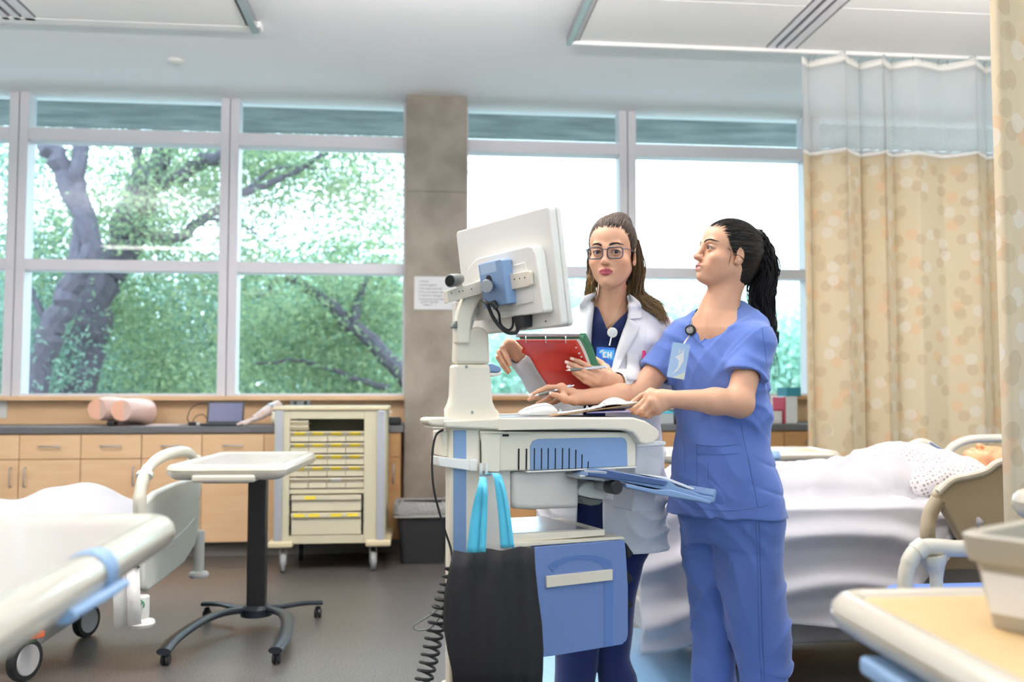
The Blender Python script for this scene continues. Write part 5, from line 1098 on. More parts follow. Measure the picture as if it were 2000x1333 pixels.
def np_object(name, V_, F_, m, parent, col=None):
    if parent is not None and parent.name in WM: I = np.array(WM[parent.name].inverted()); V_ = V_ @ I[:3, :3].T + I[:3, 3]
    me = bpy.data.meshes.new(name); nv = F_.shape[1]
    me.vertices.add(len(V_)); me.vertices.foreach_set('co', V_.astype(np.float32).ravel()); me.loops.add(F_.size); me.polygons.add(len(F_))
    me.loops.foreach_set('vertex_index', F_.astype(np.int32).ravel()); me.polygons.foreach_set('loop_start', np.arange(0, F_.size, nv, dtype=np.int32)); me.polygons.foreach_set('loop_total', np.full(len(F_), nv, np.int32))
    me.polygons.foreach_set('use_smooth', np.ones(len(F_), bool)); me.update(calc_edges=True)
    if col is not None:
        ca = me.color_attributes.new('Col', 'FLOAT_COLOR', 'POINT'); ca.data.foreach_set('color', np.concatenate([col, np.ones((len(col), 1))], 1).astype(np.float32).ravel())
    for mm in (m if isinstance(m, (list, tuple)) else [m]): me.materials.append(mm)
    o = bpy.data.objects.new(name, me); COL.objects.link(o)
    if parent is not None: o.parent = parent; WM[o.name] = WM[parent.name]
    return o
def sdf_object(name, prims, h, m, parent, smooth=2, colf=None):
    V_, F_ = mesh_sdf(prims, h)
    # keep the largest connected shell set: drop specks
    V_ = relax(V_, F_, smooth)
    return np_object(name, V_, F_, m, parent, colf(V_) if colf else None)
def nz(p, s, seed=0):
    """cheap smooth noise field, roughly -1..1"""
    x, y, z = (p * s).T; a = seed * 1.7
    return (np.sin(x * 1.0 + 1.3 * np.sin(y * .9 + a) + a) * np.cos(z * 1.1 + 1.1 * np.sin(x * .7 - a)) + .6 * np.sin(y * 1.7 + 1.2 * np.sin(z * 1.3 + a) + 2 * a) * np.cos(x * 1.9 - z + a)) / 1.3
def crease(p, L3, F3, seed=0, amp=.005, s=1.0):
    """crisp cloth creases in a few drifting directions"""
    u = p @ vv(L3); z = p[:, 2]; f = p @ vv(F3); out = 0
    for i, (ku, kz, kf) in enumerate(((26, 18, 9), (-22, 24, 12), (8, 34, -14), (34, -10, 6))):
        a = (u * ku + z * kz + f * kf) * s + 2.4 * nz(p, 5.5 * s, seed + i); gate = np.clip(nz(p, 7 * s, seed + 10 + i) * 1.3 + .1, 0, 1)
        out = out + np.exp(-np.abs(np.sin(a)) * 4.0) * gate * (1 if i % 2 else -.8)
    return amp * out
def ridge(v): return 1 - np.abs(v) * 1.6
# vertex-coloured skin and hair materials
def vcolmat(name, rough, sss=0, spec=.5, bump=None, sheen=0):
    m = mat(name, (1, 1, 1), rough, spec=spec, sss=sss, bump=bump, sheen=sheen); N = m.node_tree.nodes; a = N.new('ShaderNodeAttribute'); a.attribute_name = 'Col'
    m.node_tree.links.new(a.outputs['Color'], N['Principled BSDF'].inputs['Base Color']); return m
M['skin'] = vcolmat('skin', .48, .12, .35, (260, .05)); M['hair'] = vcolmat('hair', .5, 0, .16)
M['eyewhite'] = mat('eye_white', 'd5cbc8', .15); M['iris'] = mat('iris_brown', '2a1a12', .12); M['lens'] = glassmat('lens_glass', (.97, .98, 1.0), .6)
M['nail'] = mat('nail', 'f0d2c6', .25)
def C3(h): return np.array(lin(h)[:3])
class Head:
    """canonical head: x out of the face, y to its left, z up"""
    def __init__(s, org, fwd, up, scale=1.0, wy=.94):
        s.wy = np.array([1, wy, 1])
        f = vv(fwd); f /= np.linalg.norm(f); u = vv(up); u -= f * (u @ f); u /= np.linalg.norm(u); l = np.cross(u, f); s.R = np.stack([f, l, u]); s.o = vv(org); s.s = scale
    def w(s, x, y, z): return Vector(s.o + s.s * ((np.array([x, y, z]) * s.wy) @ s.R))
    def loc(s, p): return (p - s.o) @ s.R.T / s.s / s.wy
    def e(s, c, r, k=.01, op='+', rot=None):
        M3 = s.R if rot is None else np.array(Matrix.Rotation(rot[1], 3, rot[0])) @ s.R
        return ell(s.w(*c), A_(r) * s.s * s.wy, k * s.s, op, M3)
    def c(s, a, b, ra, rb, k=.01, op='+'): return cap(s.w(*a), s.w(*b), ra * s.s, rb * s.s, k * s.s, op)
    def skull(s, mouth_open=0.0, ears=(1, -1)):
        q = [s.e((-.014, 0, .036), (.096, .073, .080), .02), s.e((.022, 0, -.030), (.060, .055, .080), .035), s.e((.028, 0, .046), (.056, .060, .052), .03)]
        for y in (1, -1):
            q += [s.c((-.006, .044 * y, -.046), (.052, .015 * y, -.089), .016, .013, .03), s.e((.052, .044 * y, -.028), (.024, .021, .018), .022), s.c((.078, .036 * y, .021), (.086, .010 * y, .017), .008, .007, .014)]
        q += [s.e((.075, 0, -.091), (.016, .016, .015), .02), s.e((.070, 0, -.058), (.020, .026, .024), .02)]
        q += [s.e((.040, .031, -.046), (.030, .019, .026), .03), s.e((.040, -.031, -.046), (.030, .019, .026), .03)]
        for y in (1, -1): q += [s.e((.095, .0315 * y, -.001), (.015, .018, .011), .012, '-')]
        for y in (1, -1):
            lid = s.e((.0735, .0315 * y, -.001), (.0148, .0158, .0142), .004); q.append(lid)
            q.append(s.e((.0935, .0318 * y, -.0008), (.0155, .0142, .0058), .002, '-'))
        q += [s.c((.088, 0, .008), (.1035, 0, -.028), .0068, .0086, .010), s.e((.1035, 0, -.0325), (.0115, .0105, .0092), .008)]
        for y in (1, -1): q += [s.e((.0975, .0110 * y, -.034), (.0105, .0062, .0068), .006), s.e((.1030, .0065 * y, -.0415), (.005, .0032, .003), .003, '-')]
        q += [s.c((.0875, -.018, -.0605), (.0875, .018, -.0605), .0045, .0045, .010), s.e((.0918, 0, -.0572), (.0066, .0195, .0052), .006), s.e((.0908, 0, -.0668 - mouth_open), (.0072, .0165, .0060), .006)]
        q += [s.e((.0968, 0, -.0620 - mouth_open * .5), (.0085, .0195, .0009 + mouth_open * .6), .002, '-')]
        for y in ears:
            q += [s.e((-.010, .0745 * y, -.008), (.0185, .006, .030), .005, '+', ('Z', -.35 * y)), s.e((-.004, .0805 * y, -.004), (.010, .005, .018), .003, '-', ('Z', -.35 * y)), s.e((-.002, .0745 * y, -.030), (.009, .005, .010), .004)]
        return q
    def colour(s, p, base, lips, cheek, brow, lipw=.0215, browc=None):
        q = s.loc(p); x, y, z = q.T; ay = np.abs(y); c = np.tile(base, (len(p), 1))
        def mixin(mask, col): nonlocal c; mask = np.clip(mask, 0, 1)[:, None]; c = c * (1 - mask) + col * mask
        mixin(.45 * np.exp(-(((x - .06) / .03) ** 2 + ((ay - .045) / .02) ** 2 + ((z + .03) / .022) ** 2)), cheek); mixin(.35 * np.exp(-(((x - .108) / .012) ** 2 + (y / .012) ** 2 + ((z + .03) / .012) ** 2)), cheek)
        zl = -.0615 - .0 * ay; lip = (x > .079) & (ay < lipw) & (z < -.0512 + .0008 * np.cos(ay * 500) - .0080 * (ay / lipw) ** 2) & (z > -.0748 + .0120 * (ay / lipw) ** 2)
        mixin(lip * .9, lips)
        bz = .0225 + .0035 * np.sin(np.clip((ay - .010) / .034, 0, 1) * pi * .9) ; br_ = (x > .045) & (ay > .011) & (ay < .050) & (np.abs(z - bz) < .0054 * (1.05 - np.clip((ay - .020) / .032, 0, .8)))
        mixin(br_ * .35, brow)
        lash = (x > .066) & (np.abs(((ay - .0318) / .0148) ** 2 + ((z + .001) / .0068) ** 2 - 1) < .42) & (z > -.0050); mixin(lash * .5, brow * .8)
        inn = (x > .07) & (x < .098) & (ay < .018) & (np.abs(z + .062) < .002); mixin(inn * .0, lips)
        return c
    def eyes(s, parent, look=(0, 0), body=None, browcol=None, seed=1):
        if body is not None:
            I = WM[body.name].inverted(); g = np.random.default_rng(seed); P3 = []
            def hit(y, z):
                o = I @ s.w(.16, y, z); d = (I.to_3x3() @ (s.w(0, y, z) - s.w(.16, y, z))).normalized(); ok, loc, _, _ = body.ray_cast(o, d); return (I.inverted() @ loc) - (s.w(0, y, z) - s.w(.16, y, z)).normalized() * .0006 if ok else None
            for y in (1, -1):
                for i in range(110):
                    t = g.uniform(0, 1) ** .9; by = .011 + .036 * t; bz = .0195 + .0065 * sin(pi * min(1, t * 1.15) * .75) ; th = .0036 * (1 - t * .75); z0 = bz + g.uniform(-th, th); q = []
                    for k in range(5): f = k / 4; p_ = hit(y * (by + .008 * f), z0 + (.0035 * (1 - t) - .001) * f); q.append(p_)
                    if all(q): P3.append([list(p_) for p_ in q])
                lash = [s.w(.0735 + sqrt(max(1e-6, .0152 ** 2 - (.0142 * cos(a)) ** 2)) * .98 + .0008, y * (.0318 + .0146 * cos(a) * 1), -.0008 + .0061 * sin(a)) for a in [pi * k / 12 for k in range(0, 13)]]
                MB().tube(lash, [.0004, .0009, .0011, .0012, .0012, .0012, .0012, .0012, .0012, .0011, .0010, .0008, .0004], 6).build('eyelashes', M['rubber'], parent)
            P3 = np.array(P3); strands('eyebrows', parent, P3, scol(P3, browcol * .7, browcol * 1.3, 3), .0006)
        for y in (1, -1):
            c = s.w(.0735, .0315 * y, -.001); g = Vector(s.R[0]) + Vector(s.R[1]) * look[0] + Vector(s.R[2]) * look[1]
            X = frame(c, g.cross(Vector(s.R[2])), Vector(s.R[2]))
            r = .0128 * s.s; prof = []
            b = MB().at(X @ Matrix.Identity(4)); ax = (X.inverted().to_3x3() @ g.normalized())
            b.loft([[Vector((r * sin(t) * cos(2 * pi * k / 18), r * sin(t) * sin(2 * pi * k / 18), r * cos(t) * (1 if ax.z > 0 else -1))) for k in range(18)] for t in [.02, .2, .57, .60, .8, 1.2, 1.6, 2.2, 2.8, 3.1]])
            o = b.build('eye', [M['eyewhite'], M['iris']], parent)
            me = o.data; 
            for p_ in me.polygons:
                cc = sum((me.vertices[v].co for v in p_.vertices), Vector()) / len(p_.vertices); wc_ = WM[parent.name] @ cc
                if (wc_ - c).normalized().dot(g.normalized()) > cos(.59): p_.material_index = 1
def hand(w_, mcps, fingers, thumb, r=.0083, pad=None, k=.008):
    """w_: wrist; mcps four points; fingers: four lists of joints after the knuckle; thumb: [cmc, mcp, ip, tip]"""
    q = []; n = np.cross(vv(mcps[0]) - vv(w_), vv(mcps[3]) - vv(w_)); n /= np.linalg.norm(n)
    for i, m_ in enumerate(mcps): q.append(cap(w_, m_, .017 - .0008 * i, .0115, .014, flat=(n, .8)))
    for i in range(3): q.append(cap(mcps[i], mcps[i + 1], .0105, .010, .010))
    mid = [Vector(vv(m_) * .55 + vv(w_) * .45) for m_ in mcps]; q.append(cap(mid[0], mid[3], .0135, .0125, .014))
    for i, f in enumerate(fingers):
        rr_ = r * (1, 1.03, .98, .86)[i]; pts = [mcps[i]] + list(f); rad = [rr_ * 1.12, rr_ * 1.02, rr_ * .93, rr_ * .78][:len(pts)]
        if len(pts) == 3: rad = [rr_ * 1.1, rr_ * .98, rr_ * .8]
        for j in range(len(pts) - 1): q.append(cap(pts[j], pts[j + 1], rad[j], rad[j + 1], .0035 if j else .006))
    q.append(cap(w_, thumb[0], .017, .0145, .014)); rad = [.0145, .0108, .0096, .0078]
    for j in range(3): q.append(cap(thumb[j], thumb[j + 1], rad[j], rad[j + 1], .007 if j == 0 else .004))
    q.append(cap(thumb[1], mcps[0], .009, .0105, .012))
    return q
def nail(par, tip, prev, toward, r=.0062, nm='fingernail'):
    tip, prev = Vector(tip), Vector(prev); ax = (tip - prev).normalized(); up = Vector(toward) - tip; up = (up - ax * up.dot(ax)).normalized(); sd = ax.cross(up)
    rings = []
    for t, w2, hh in ((-.006, .0035, .0), (-.004, .0046, .0006), (.001, .0050, .0009), (.006, .0048, .0006), (.0085, .0036, .0)):
        rings.append([tip + ax * t + up * (r + hh - .0009 * (k - 2) ** 2 * .6) + sd * (w2 * (k - 2) / 2) for k in range(5)])
    MB().loft(rings, cap=False, closed=False).build(nm, M['nail'], par, solid=.0006, ang=3)
def strands(name, par, paths, cols, rad=.0007, m='hair', taper=True):
    """paths: array (n, k, 3); cols (n, k, 3); three-sided tubes"""
    paths = np.asarray(paths, float); n, k, _ = paths.shape; t = np.gradient(paths, axis=1); t /= np.linalg.norm(t, axis=2, keepdims=True) + 1e-9
    a = np.cross(t, np.array([.3, .5, .81])); a /= np.linalg.norm(a, axis=2, keepdims=True) + 1e-9; b = np.cross(t, a)
    r = np.full((n, k, 1), 1.0) * (np.asarray(rad).reshape(-1, 1, 1) if hasattr(rad, '__len__') else rad)
    if taper: r = r * np.interp(np.linspace(0, 1, k), [0, .1, .75, 1], [.8, 1, .9, .15])[None, :, None]
    V_ = np.stack([paths + r * (a * cos(2 * pi * j / 3) + b * sin(2 * pi * j / 3)) for j in range(3)], 2)  # n,k,3,3
    idx = np.arange(n * k * 3).reshape(n, k, 3); F_ = []
    for j in range(3):
        j2 = (j + 1) % 3; F_.append(np.stack([idx[:, :-1, j], idx[:, :-1, j2], idx[:, 1:, j2], idx[:, 1:, j]], -1).reshape(-1, 4))
    return np_object(name, V_.reshape(-1, 3), np.concatenate(F_), M[m], par, np.repeat(cols[:, :, None, :], 3, 2).reshape(-1, 3))
def bundle(guide, rad, n, k, seed, wave=.004, wfreq=3, spread0=.3, length=(.7, 1.0), flat=None):
    """strands following a guide curve, spread within radius rad(t)"""
    g = np.random.default_rng(seed); G = np.array([list(p) for p in spline(guide, 10)]); s = np.linspace(0, 1, len(G)); out = []
    ln = g.uniform(*length, size=n); u = np.linspace(0, 1, k)
    off = g.normal(size=(n, 3)); off /= np.linalg.norm(off, axis=1)[:, None]; off *= g.uniform(0, 1, size=(n, 1)) ** .45
    if flat is not None: fl = vv(flat[0]); fl /= np.linalg.norm(fl); off -= (off @ fl)[:, None] * fl * (1 - flat[1])
    for i in range(n):
        t = u * ln[i]; c = np.stack([np.interp(t, s, G[:, q]) for q in range(3)], 1); r = np.interp(t, [x for x, _ in rad], [y for _, y in rad])
        ph = g.uniform(0, 6.3, 3); f = wfreq * g.uniform(.8, 1.25); w_ = wave * g.uniform(.5, 1.4) * np.clip(t * 4, 0, 1)
        c = c + off[i] * r[:, None] + np.stack([np.sin(t * f * 6.28 + ph[q]) * w_ for q in range(3)], 1); out.append(c)
    return np.array(out)

def comb(name, par, s, c, r, pole, n, seed, c1, c2, hairline, lift=.0012):
    """fine strands lying on the scalp ellipsoid (c, r) from the hairline towards the pole"""
    g = np.random.default_rng(seed); c = np.array(c); r = np.array(r); pd = (np.array(pole) - c) / r; pd /= np.linalg.norm(pd); P3 = []; k = 22
    while len(P3) < n:
        th = g.uniform(-pi, pi); a = g.uniform(0, 1); st = np.array(hairline(th, g)); d0 = (st - c) / r; d0 /= np.linalg.norm(d0)
        t0 = g.uniform(0, .5) if g.random() < .55 else 0; t = np.linspace(t0, 1, k)[:, None]; om = np.arccos(np.clip(d0 @ pd, -1, 1)); dd = (np.sin((1 - t) * om) * d0 + np.sin(t * om) * pd) / np.sin(om)
        w_ = g.normal(size=3) * .05; dd = dd + np.sin(t * pi) * w_ + .012 * np.sin(t * 9 + g.uniform(0, 6)) * g.normal(size=3); dd /= np.linalg.norm(dd, axis=1)[:, None]
        q = c + dd * r * (1 + lift / r.mean() * g.uniform(.2, 1.6)); P3.append(s.o + s.s * ((q * s.wy) @ s.R))
    P3 = np.array(P3); return strands(name, par, P3, scol(P3, c1, c2, seed), .0009, taper=True)
def scol(P3, c1, c2, seed=1, grad=None):
    g = np.random.default_rng(seed); n, k, _ = P3.shape; v = g.uniform(0, 1, (n, 1, 1)) ** 2; c = c1 + (c2 - c1) * v + np.zeros((n, k, 3))
    if grad is not None: t = np.interp(np.linspace(0, 1, k), *grad[0])[None, :, None]; c = c * (1 - t) + grad[1] * t * (.7 + .6 * v)
    return c
def hairline(th, g):
    """th 0 at the forehead's middle, +-pi/2 over the ears, beyond them behind the ears and nape"""
    a = abs(th); sg = 1 if th > 0 else -1
    pts = [(0, (.074, 0, .074)), (.5, (.066, .036, .070)), (.9, (.046, .062, .050)), (1.25, (.028, .073, .020)), (1.6, (.010, .076, -.004)), (2.1, (-.030, .070, -.020)), (2.6, (-.060, .050, -.050)), (3.15, (-.080, 0, -.060))]
    for (a0, p0), (a1, p1) in zip(pts[:-1], pts[1:]):
        if a <= a1 or a1 > 3.1: f = (a - a0) / (a1 - a0); q = [p0[i] + (p1[i] - p0[i]) * f for i in range(3)]; break
    return (q[0] + g.normal() * .002, q[1] * sg, q[2] + g.normal() * .0015)
# ============================================================ NURSE IN BLUE SCRUBS
def D(x, y, d): return CAM + ray(x, y) * d
G2 = V(_f.x, _f.y, 0).normalized()   # level direction away from the camera
def dirn(alpha_deg):
    """person whose left shoulder points to the picture's right, swung alpha towards the camera: (left, front)"""
    a = R(alpha_deg); Lx = _r * cos(a) - G2 * sin(a); return Lx, V(Lx.y, -Lx.x, 0)
nurse = thing('person', 'person in periwinkle blue scrubs with a black ponytail, holding a clipboard and pen', 'person', tuple(V(D(1440, 1000, 3.0).x, D(1440, 1000, 3.0).y, 0)))
NLft, NF = dirn(36)
def face_dir(yaw, pitch, base=None):
    """yaw: 0 looks at the camera, 90 looks to the picture's left"""
    f = -G2 * cos(R(yaw)) - _r * sin(R(yaw)); f = V(f.x, f.y, 0).normalized(); return f * cos(R(pitch)) + V(0, 0, sin(R(pitch)))
hf = face_dir(74, 13); hd = Head(D(1420, 500, 3.0), hf, V(0, 0, 1) + _r * .0, 1.0)
def zz(y, d): return D(1000, y, d).z
DN = 3.0
ctr = lambda x, y: D(x, y, DN)
# arms and hands (joint positions)
sh_l, el_l, wr_l = D(1472, 672, 2.92), D(1443, 787, 2.84), D(1308, 780, 2.80)
sh_r, el_r, wr_r = D(1330, 668, 3.06), D(1248, 768, 3.01), D(1135, 777, 2.92)
NLm = [D(1268, 772, 2.79), D(1272, 784, 2.775), D(1278, 795, 2.775), D(1285, 803, 2.785)]
NLf = [[D(1249, 792, 2.785), D(1237, 799, 2.79), D(1227, 801, 2.80)], [D(1255, 801, 2.775), D(1243, 806, 2.79), D(1236, 806, 2.805)], [D(1262, 809, 2.78), D(1252, 811, 2.80), D(1246, 808, 2.82)], [D(1270, 813, 2.79), D(1262, 814, 2.81), D(1256, 810, 2.83)]]
NLt = [D(1294, 771, 2.81), D(1271, 766, 2.82), D(1252, 775, 2.83), D(1237, 785, 2.83)]
NRm = [D(1097, 757, 2.895), D(1098, 761, 2.915), D(1101, 768, 2.935), D(1107, 776, 2.95)]
NRf = [[D(1070, 757, 2.89), D(1052, 765, 2.89), D(1037, 773, 2.89)], [D(1068, 767, 2.915), D(1048, 776, 2.913), D(1034, 781, 2.91)], [D(1074, 777, 2.935), D(1060, 785, 2.935), D(1050, 789, 2.93)], [D(1086, 785, 2.95), D(1076, 789, 2.948), D(1068, 791, 2.945)]]
NRt = [D(1122, 783, 2.895), D(1104, 781, 2.872), D(1089, 774, 2.866), D(1077, 770, 2.866)]
body = hd.skull(.0035, (1, -1))
nk = lambda x, y, d=3.02: D(x, y, d)
body += [cap(hd.w(-.035, 0, -.05), nk(1404, 608), .048, .050, .03), cap(hd.w(-.006, 0, -.070), nk(1397, 612, 2.99), .032, .043, .02), cap(nk(1404, 606), nk(1404, 640), .056, .085, .04)]
body += [cap(nk(1400, 650, 3.0), sh_l, .062, .050, .05), cap(nk(1400, 650, 3.03), sh_r, .062, .048, .05), ell(nk(1405, 700, 3.02), (.13, .085, .12), .05, '+', np.stack([vv(NLft), vv(NF), A_([0, 0, 1])])),
         ell(nk(1408, 830, 3.02), (.11, .075, .16), .05, '+', np.stack([vv(NLft), vv(NF), A_([0, 0, 1])]))]
body += [cap(nk(1385, 636, 2.96), nk(1345, 652, 3.0), .010, .008, .012), cap(nk(1392, 636, 2.955), nk(1440, 652, 2.91), .010, .008, .012)]
body += [cap(sh_l, el_l, .046, .041, .02), cap(el_l, el_l.lerp(wr_l, .35), .044, .039, .02), cap(el_l.lerp(wr_l, .35), wr_l, .039, .0255, .02), cap(el_l, el_l + V(.010, 0, -.010), .034, .030, .02)]
body += [cap(sh_r, el_r, .044, .040, .02), cap(el_r, el_r.lerp(wr_r, .35), .038, .034, .02), cap(el_r.lerp(wr_r, .35), wr_r, .034, .0245, .02)]
body += hand(wr_l, NLm, NLf, NLt) + hand(wr_r, NRm, NRf, NRt)
sk = C3('cf9f82'); 
def ncol(p):
    c = hd.colour(p, sk, C3('bd7a74'), C3('d08a72'), C3('3a2a28'))
    q = hd.loc(p); scalp = (q[:, 2] > .03) & (q[:, 0] < .03); c[scalp] = C3('2c2522')
    return c * (1 + .04 * nz(p, 60)[:, None])
nbody = sdf_object('body', body, .0021, M['skin'], nurse, 2, ncol)
hd.eyes(nurse, (.05, .05), nbody, C3('1e1614'), 5)
MB().loft([[hd.w(.093 - .25 * abs(y_), y_, -.0617 - .0045 * j) for y_ in np.linspace(-.014, .014, 9)] for j in (0, .5, 1)], cap=False, closed=False).build('teeth', M['label'], nurse, solid=.001)
for t_, p_, up_ in ((NLt[3], NLt[2], CAM + V(0, 0, .8)), (NLf[0][2], NLf[0][1], CAM), (NRt[3], NRt[2], CAM + V(0, 0, .6)), (NRf[0][2], NRf[0][1], CAM + V(0, 0, .8))): nail(nurse, t_, p_, up_)
# hair: cap with combed grooves, ponytail
hc1, hc2 = C3('16130f'), C3('38302b')
def facecut(s, dx=0, dz=0): return s.e((.100 + dx, 0, -.035 + dz), (.118, .104, .120), .008, '-')
def groove(s, pole, freq, amp):
    pole = np.array(pole)
    def f(p):
        q = s.loc(p) - pole; a = np.arctan2(q[:, 2], q[:, 0] + 1e-6); b_ = np.arctan2(q[:, 1], np.sqrt(q[:, 0] ** 2 + q[:, 2] ** 2)); return amp * (np.sin(freq * b_ + 3 * np.sin(2 * a) + 1.5 * np.sin(7 * a)) * .6 + .4 * np.sin(freq * 1.9 * a + 2 * np.sin(9 * b_)))
    return fold(f, amp)
def combgroove(s, pole, n, amp):
    """grooves that run towards the pole (hair combed to a tie)"""
    pole = np.array(pole, float)
    def f(p):
        q = s.loc(p) - pole; ph = np.arctan2(q[:, 1], q[:, 2]); r = np.linalg.norm(q, axis=1)
        return amp * (np.sin(n * ph + 2.2 * np.sin(r * 24) + np.sin(q[:, 1] * 90)) * .6 + .4 * np.sin(n * 2.3 * ph + 3 * np.sin(r * 17 + 1)))
    return fold(f, amp)
hp = [hd.e((-.014, 0, .038), (.1035, .0795, .0865), .02), hd.e((-.050, 0, -.012), (.060, .062, .075), .03), hd.e((-.035, 0, -.055), (.040, .046, .045), .03), combgroove(hd, (-.105, 0, .055), 40, .0008), hd.e((.100, 0, -.037), (.116, .103, .112), .010, '-'), hd.e((-.004, .082, -.010), (.018, .018, .028), .004, '-'), hd.e((-.004, -.082, -.010), (.018, .018, .028), .004, '-'),
      cap(hd.w(-.098, 0, .050), hd.w(-.118, 0, .055), .026, .022, .012)]
def hcolf(c1, c2, s, n=60):
    def f(p): q = s.loc(p); v = .5 + .5 * np.sin(n * np.arctan2(q[:, 1], q[:, 2] - .05) + 3 * np.sin(q[:, 0] * 60)); v = v * (.5 + .5 * nz(p, 35, 2)); return c1 + (c2 - c1) * np.clip(v, 0, 1)[:, None]
    return f
sdf_object('hair', hp, .0026, M['hair'], nurse, 1, hcolf(hc1, C3('2e2724'), hd))
comb('hair_strands', nurse, hd, (-.014, 0, .038), (.1035, .0795, .0865), (-.105, 0, .055), 1700, 4, C3('100d0d'), C3('5a5450'), hairline)
tail = [hd.w(-.110, 0, .058), D(1476, 464, 3.03), D(1490, 490, 3.04), D(1494, 530, 3.04), D(1486, 575, 3.05), D(1492, 620, 3.05), D(1506, 665, 3.05), D(1512, 715, 3.05), D(1507, 770, 3.05)]
prad = [(0, .012), (.06, .024), (.25, .038), (.45, .050), (.6, .044), (.72, .030), (.85, .020), (1, .022)]
p1_ = bundle(tail, prad, 420, 34, 5, .005, 5, length=(.35, .74)); p2_ = bundle(tail, prad, 46, 44, 6, .006, 4, length=(.7, 1.0))
strands('ponytail', nurse, p1_, scol(p1_, C3('0d0c0e'), C3('2a2628')), .0024); strands('ponytail_wisps', nurse, p2_, scol(p2_, C3('0d0c0e'), C3('242024')), .0009)
G_ = [vv(p) for p in spline(tail[:7], 4)]; rr_ = np.interp(np.linspace(0, .72, len(G_)), [a for a, _ in prad], [b for _, b in prad]) * .78
sdf_object('ponytail_core', [cap(G_[i], G_[i + 1], rr_[i], rr_[i + 1], .012) for i in range(len(G_) - 1)] + [fold(lambda p: .0035 * np.sin(p[:, 0] * 330 + 3 * np.sin(p[:, 2] * 45) + 2 * np.sin(p[:, 1] * 80)), .004)], .0032, M['hair'], nurse, 1, lambda p: np.tile(C3('100f12'), (len(p), 1)))
# loose strands by the temple and ear
lw = []
for i in (0, 2, 4, 6, 8, 10, 12):
    gq = random.Random(i); a = (.038 + .004 * gq.random(), .0755, .036 - i * .002); lw.append([hd.w(*a), hd.w(.028 - .003 * gq.random(), .0795, .008 - .002 * i * .5), hd.w(.016, .0845, -.010 - .001 * i), hd.w(.002 + .003 * gq.random(), .092, -.012), hd.w(-.016, .094, -.022 - .001 * i), hd.w(-.018, .088, -.042)] if i < 7 else [hd.w(a[0], a[1], a[2] - .01), hd.w(.026, .077, -.004), hd.w(.024 - .002 * gq.random(), .073, -.030), hd.w(.022, .070, -.045 - .001 * i)])
lp = np.array([[list(p) for p in (lambda s_: [s_[int(j * (len(s_) - 1) / 19)] for j in range(20)])(spline(q, 8))] for q in lw]); strands('loose_hair', nurse, lp, scol(lp, C3('16110f'), C3('2a2628')), .0006)
# scrub top
M['scrub'] = mat('periwinkle_scrub_cloth', '5d76b8', .85, spec=.2, sheen=.25, bump=(420, .10)); M['scrubdk'] = mat('scrub_seam_cloth', '50689f', .85, spec=.2)
def rowpx(y, x0, x1, Lx, Fx, dep, fr=.62, d=DN, dd=0):
    """ring whose silhouette spans x0..x1 at height y"""
    c = D((x0 + x1) / 2, y, d + dd); wpx = (x1 - x0) / FPX * d / 2; lr = abs(Lx.dot(_r)); fr_ = abs(Fx.dot(_r)); a = wpx / sqrt(lr ** 2 + (fr * fr_) ** 2); return (c.z, c.x, c.y, a, a * fr)
rows_ = [rowpx(*r, NLft, NF, 0) for r in ((1006, 1312, 1522), (975, 1314, 1518), (930, 1318, 1511), (880, 1322, 1500), (835, 1325, 1492), (790, 1323, 1495), (745, 1318, 1494), (715, 1318, 1490), (690, 1322, 1482), (665, 1335, 1470), (648, 1352, 1452))]
hem_l = sh_l.lerp(el_l, .56); hem_r = sh_r.lerp(el_r, .62)
def sleevecut(sh, hem, el, r):
    dv = (vv(hem) - vv(sh)); dv /= np.linalg.norm(dv); h0 = vv(hem); c1 = cap(hem + Vector(dv) * .0, hem + Vector(dv) * .3, r * 1.5, r * 1.5)
    def f(p): return np.maximum(c1.f(p), -((p - h0) @ dv))
    return Pr(f, hem + Vector(dv) * .15, .15 + r * 1.6, .002, '-')
dl = (hem_l - sh_l).normalized(); dr = (hem_r - sh_r).normalized()
def inner(a, b, ra, rb): return cap(a, b, ra, rb, .003, '-')
top = [cap(sh_l, hem_l + (hem_l - sh_l).normalized() * .05, .060, .068, .03), cap(sh_r, hem_r + (hem_r - sh_r).normalized() * .05, .057, .060, .03), fold(lambda p: -.003 * nz(p, 30, 4), .003), sleevecut(sh_l, hem_l, el_l, .075), sleevecut(sh_r, hem_r, el_r, .07),
       inner(sh_l.lerp(hem_l, .6), hem_l + Vector(vv(dl)) * .06, .042, .064), inner(sh_r.lerp(hem_r, .6), hem_r + Vector(vv(dr)) * .06, .040, .055)]
top += [zst(rows_, NLft, NF, .025, e=2.3)]
top += [cap(D(1447, 606, 3.03), D(1480, 636, 2.97), .028, .038, .03), cap(D(1357, 622, 3.06), D(1330, 648, 3.09), .022, .036, .03), cap(nk(1392, 652, 3.02), sh_l + V(.0, 0, .0), .066, .056, .045), cap(nk(1400, 650, 3.04), sh_r, .064, .054, .045), cap(nk(1400, 622, 3.055), nk(1445, 640, 3.0), .055, .058, .04)]
def cfold(p):
    u = p @ vv(NLft); z = p[:, 2]; f = p @ vv(NF)
    d = .0035 * nz(p, 22, 1) + .0028 * ridge(np.sin(z * 46 + u * 30 + 2.2 * nz(p, 11, 3))) * np.clip(nz(p, 8, 5) + .5, 0, 1) + .003 * np.sin(u * 60 + 2 * nz(p, 9, 7)) * np.clip(1.05 - z, 0, 1) * 2
    d += .0045 * np.sin(34 * (u * .8 + z * .7) + 2 * nz(p, 10, 2)) * np.exp(-((z - zz(850, 3)) / .09) ** 2)
    return d * -1 - crease(p, NLft, NF, 3, .0045, 1.0)
top += [fold(cfold, .006)]
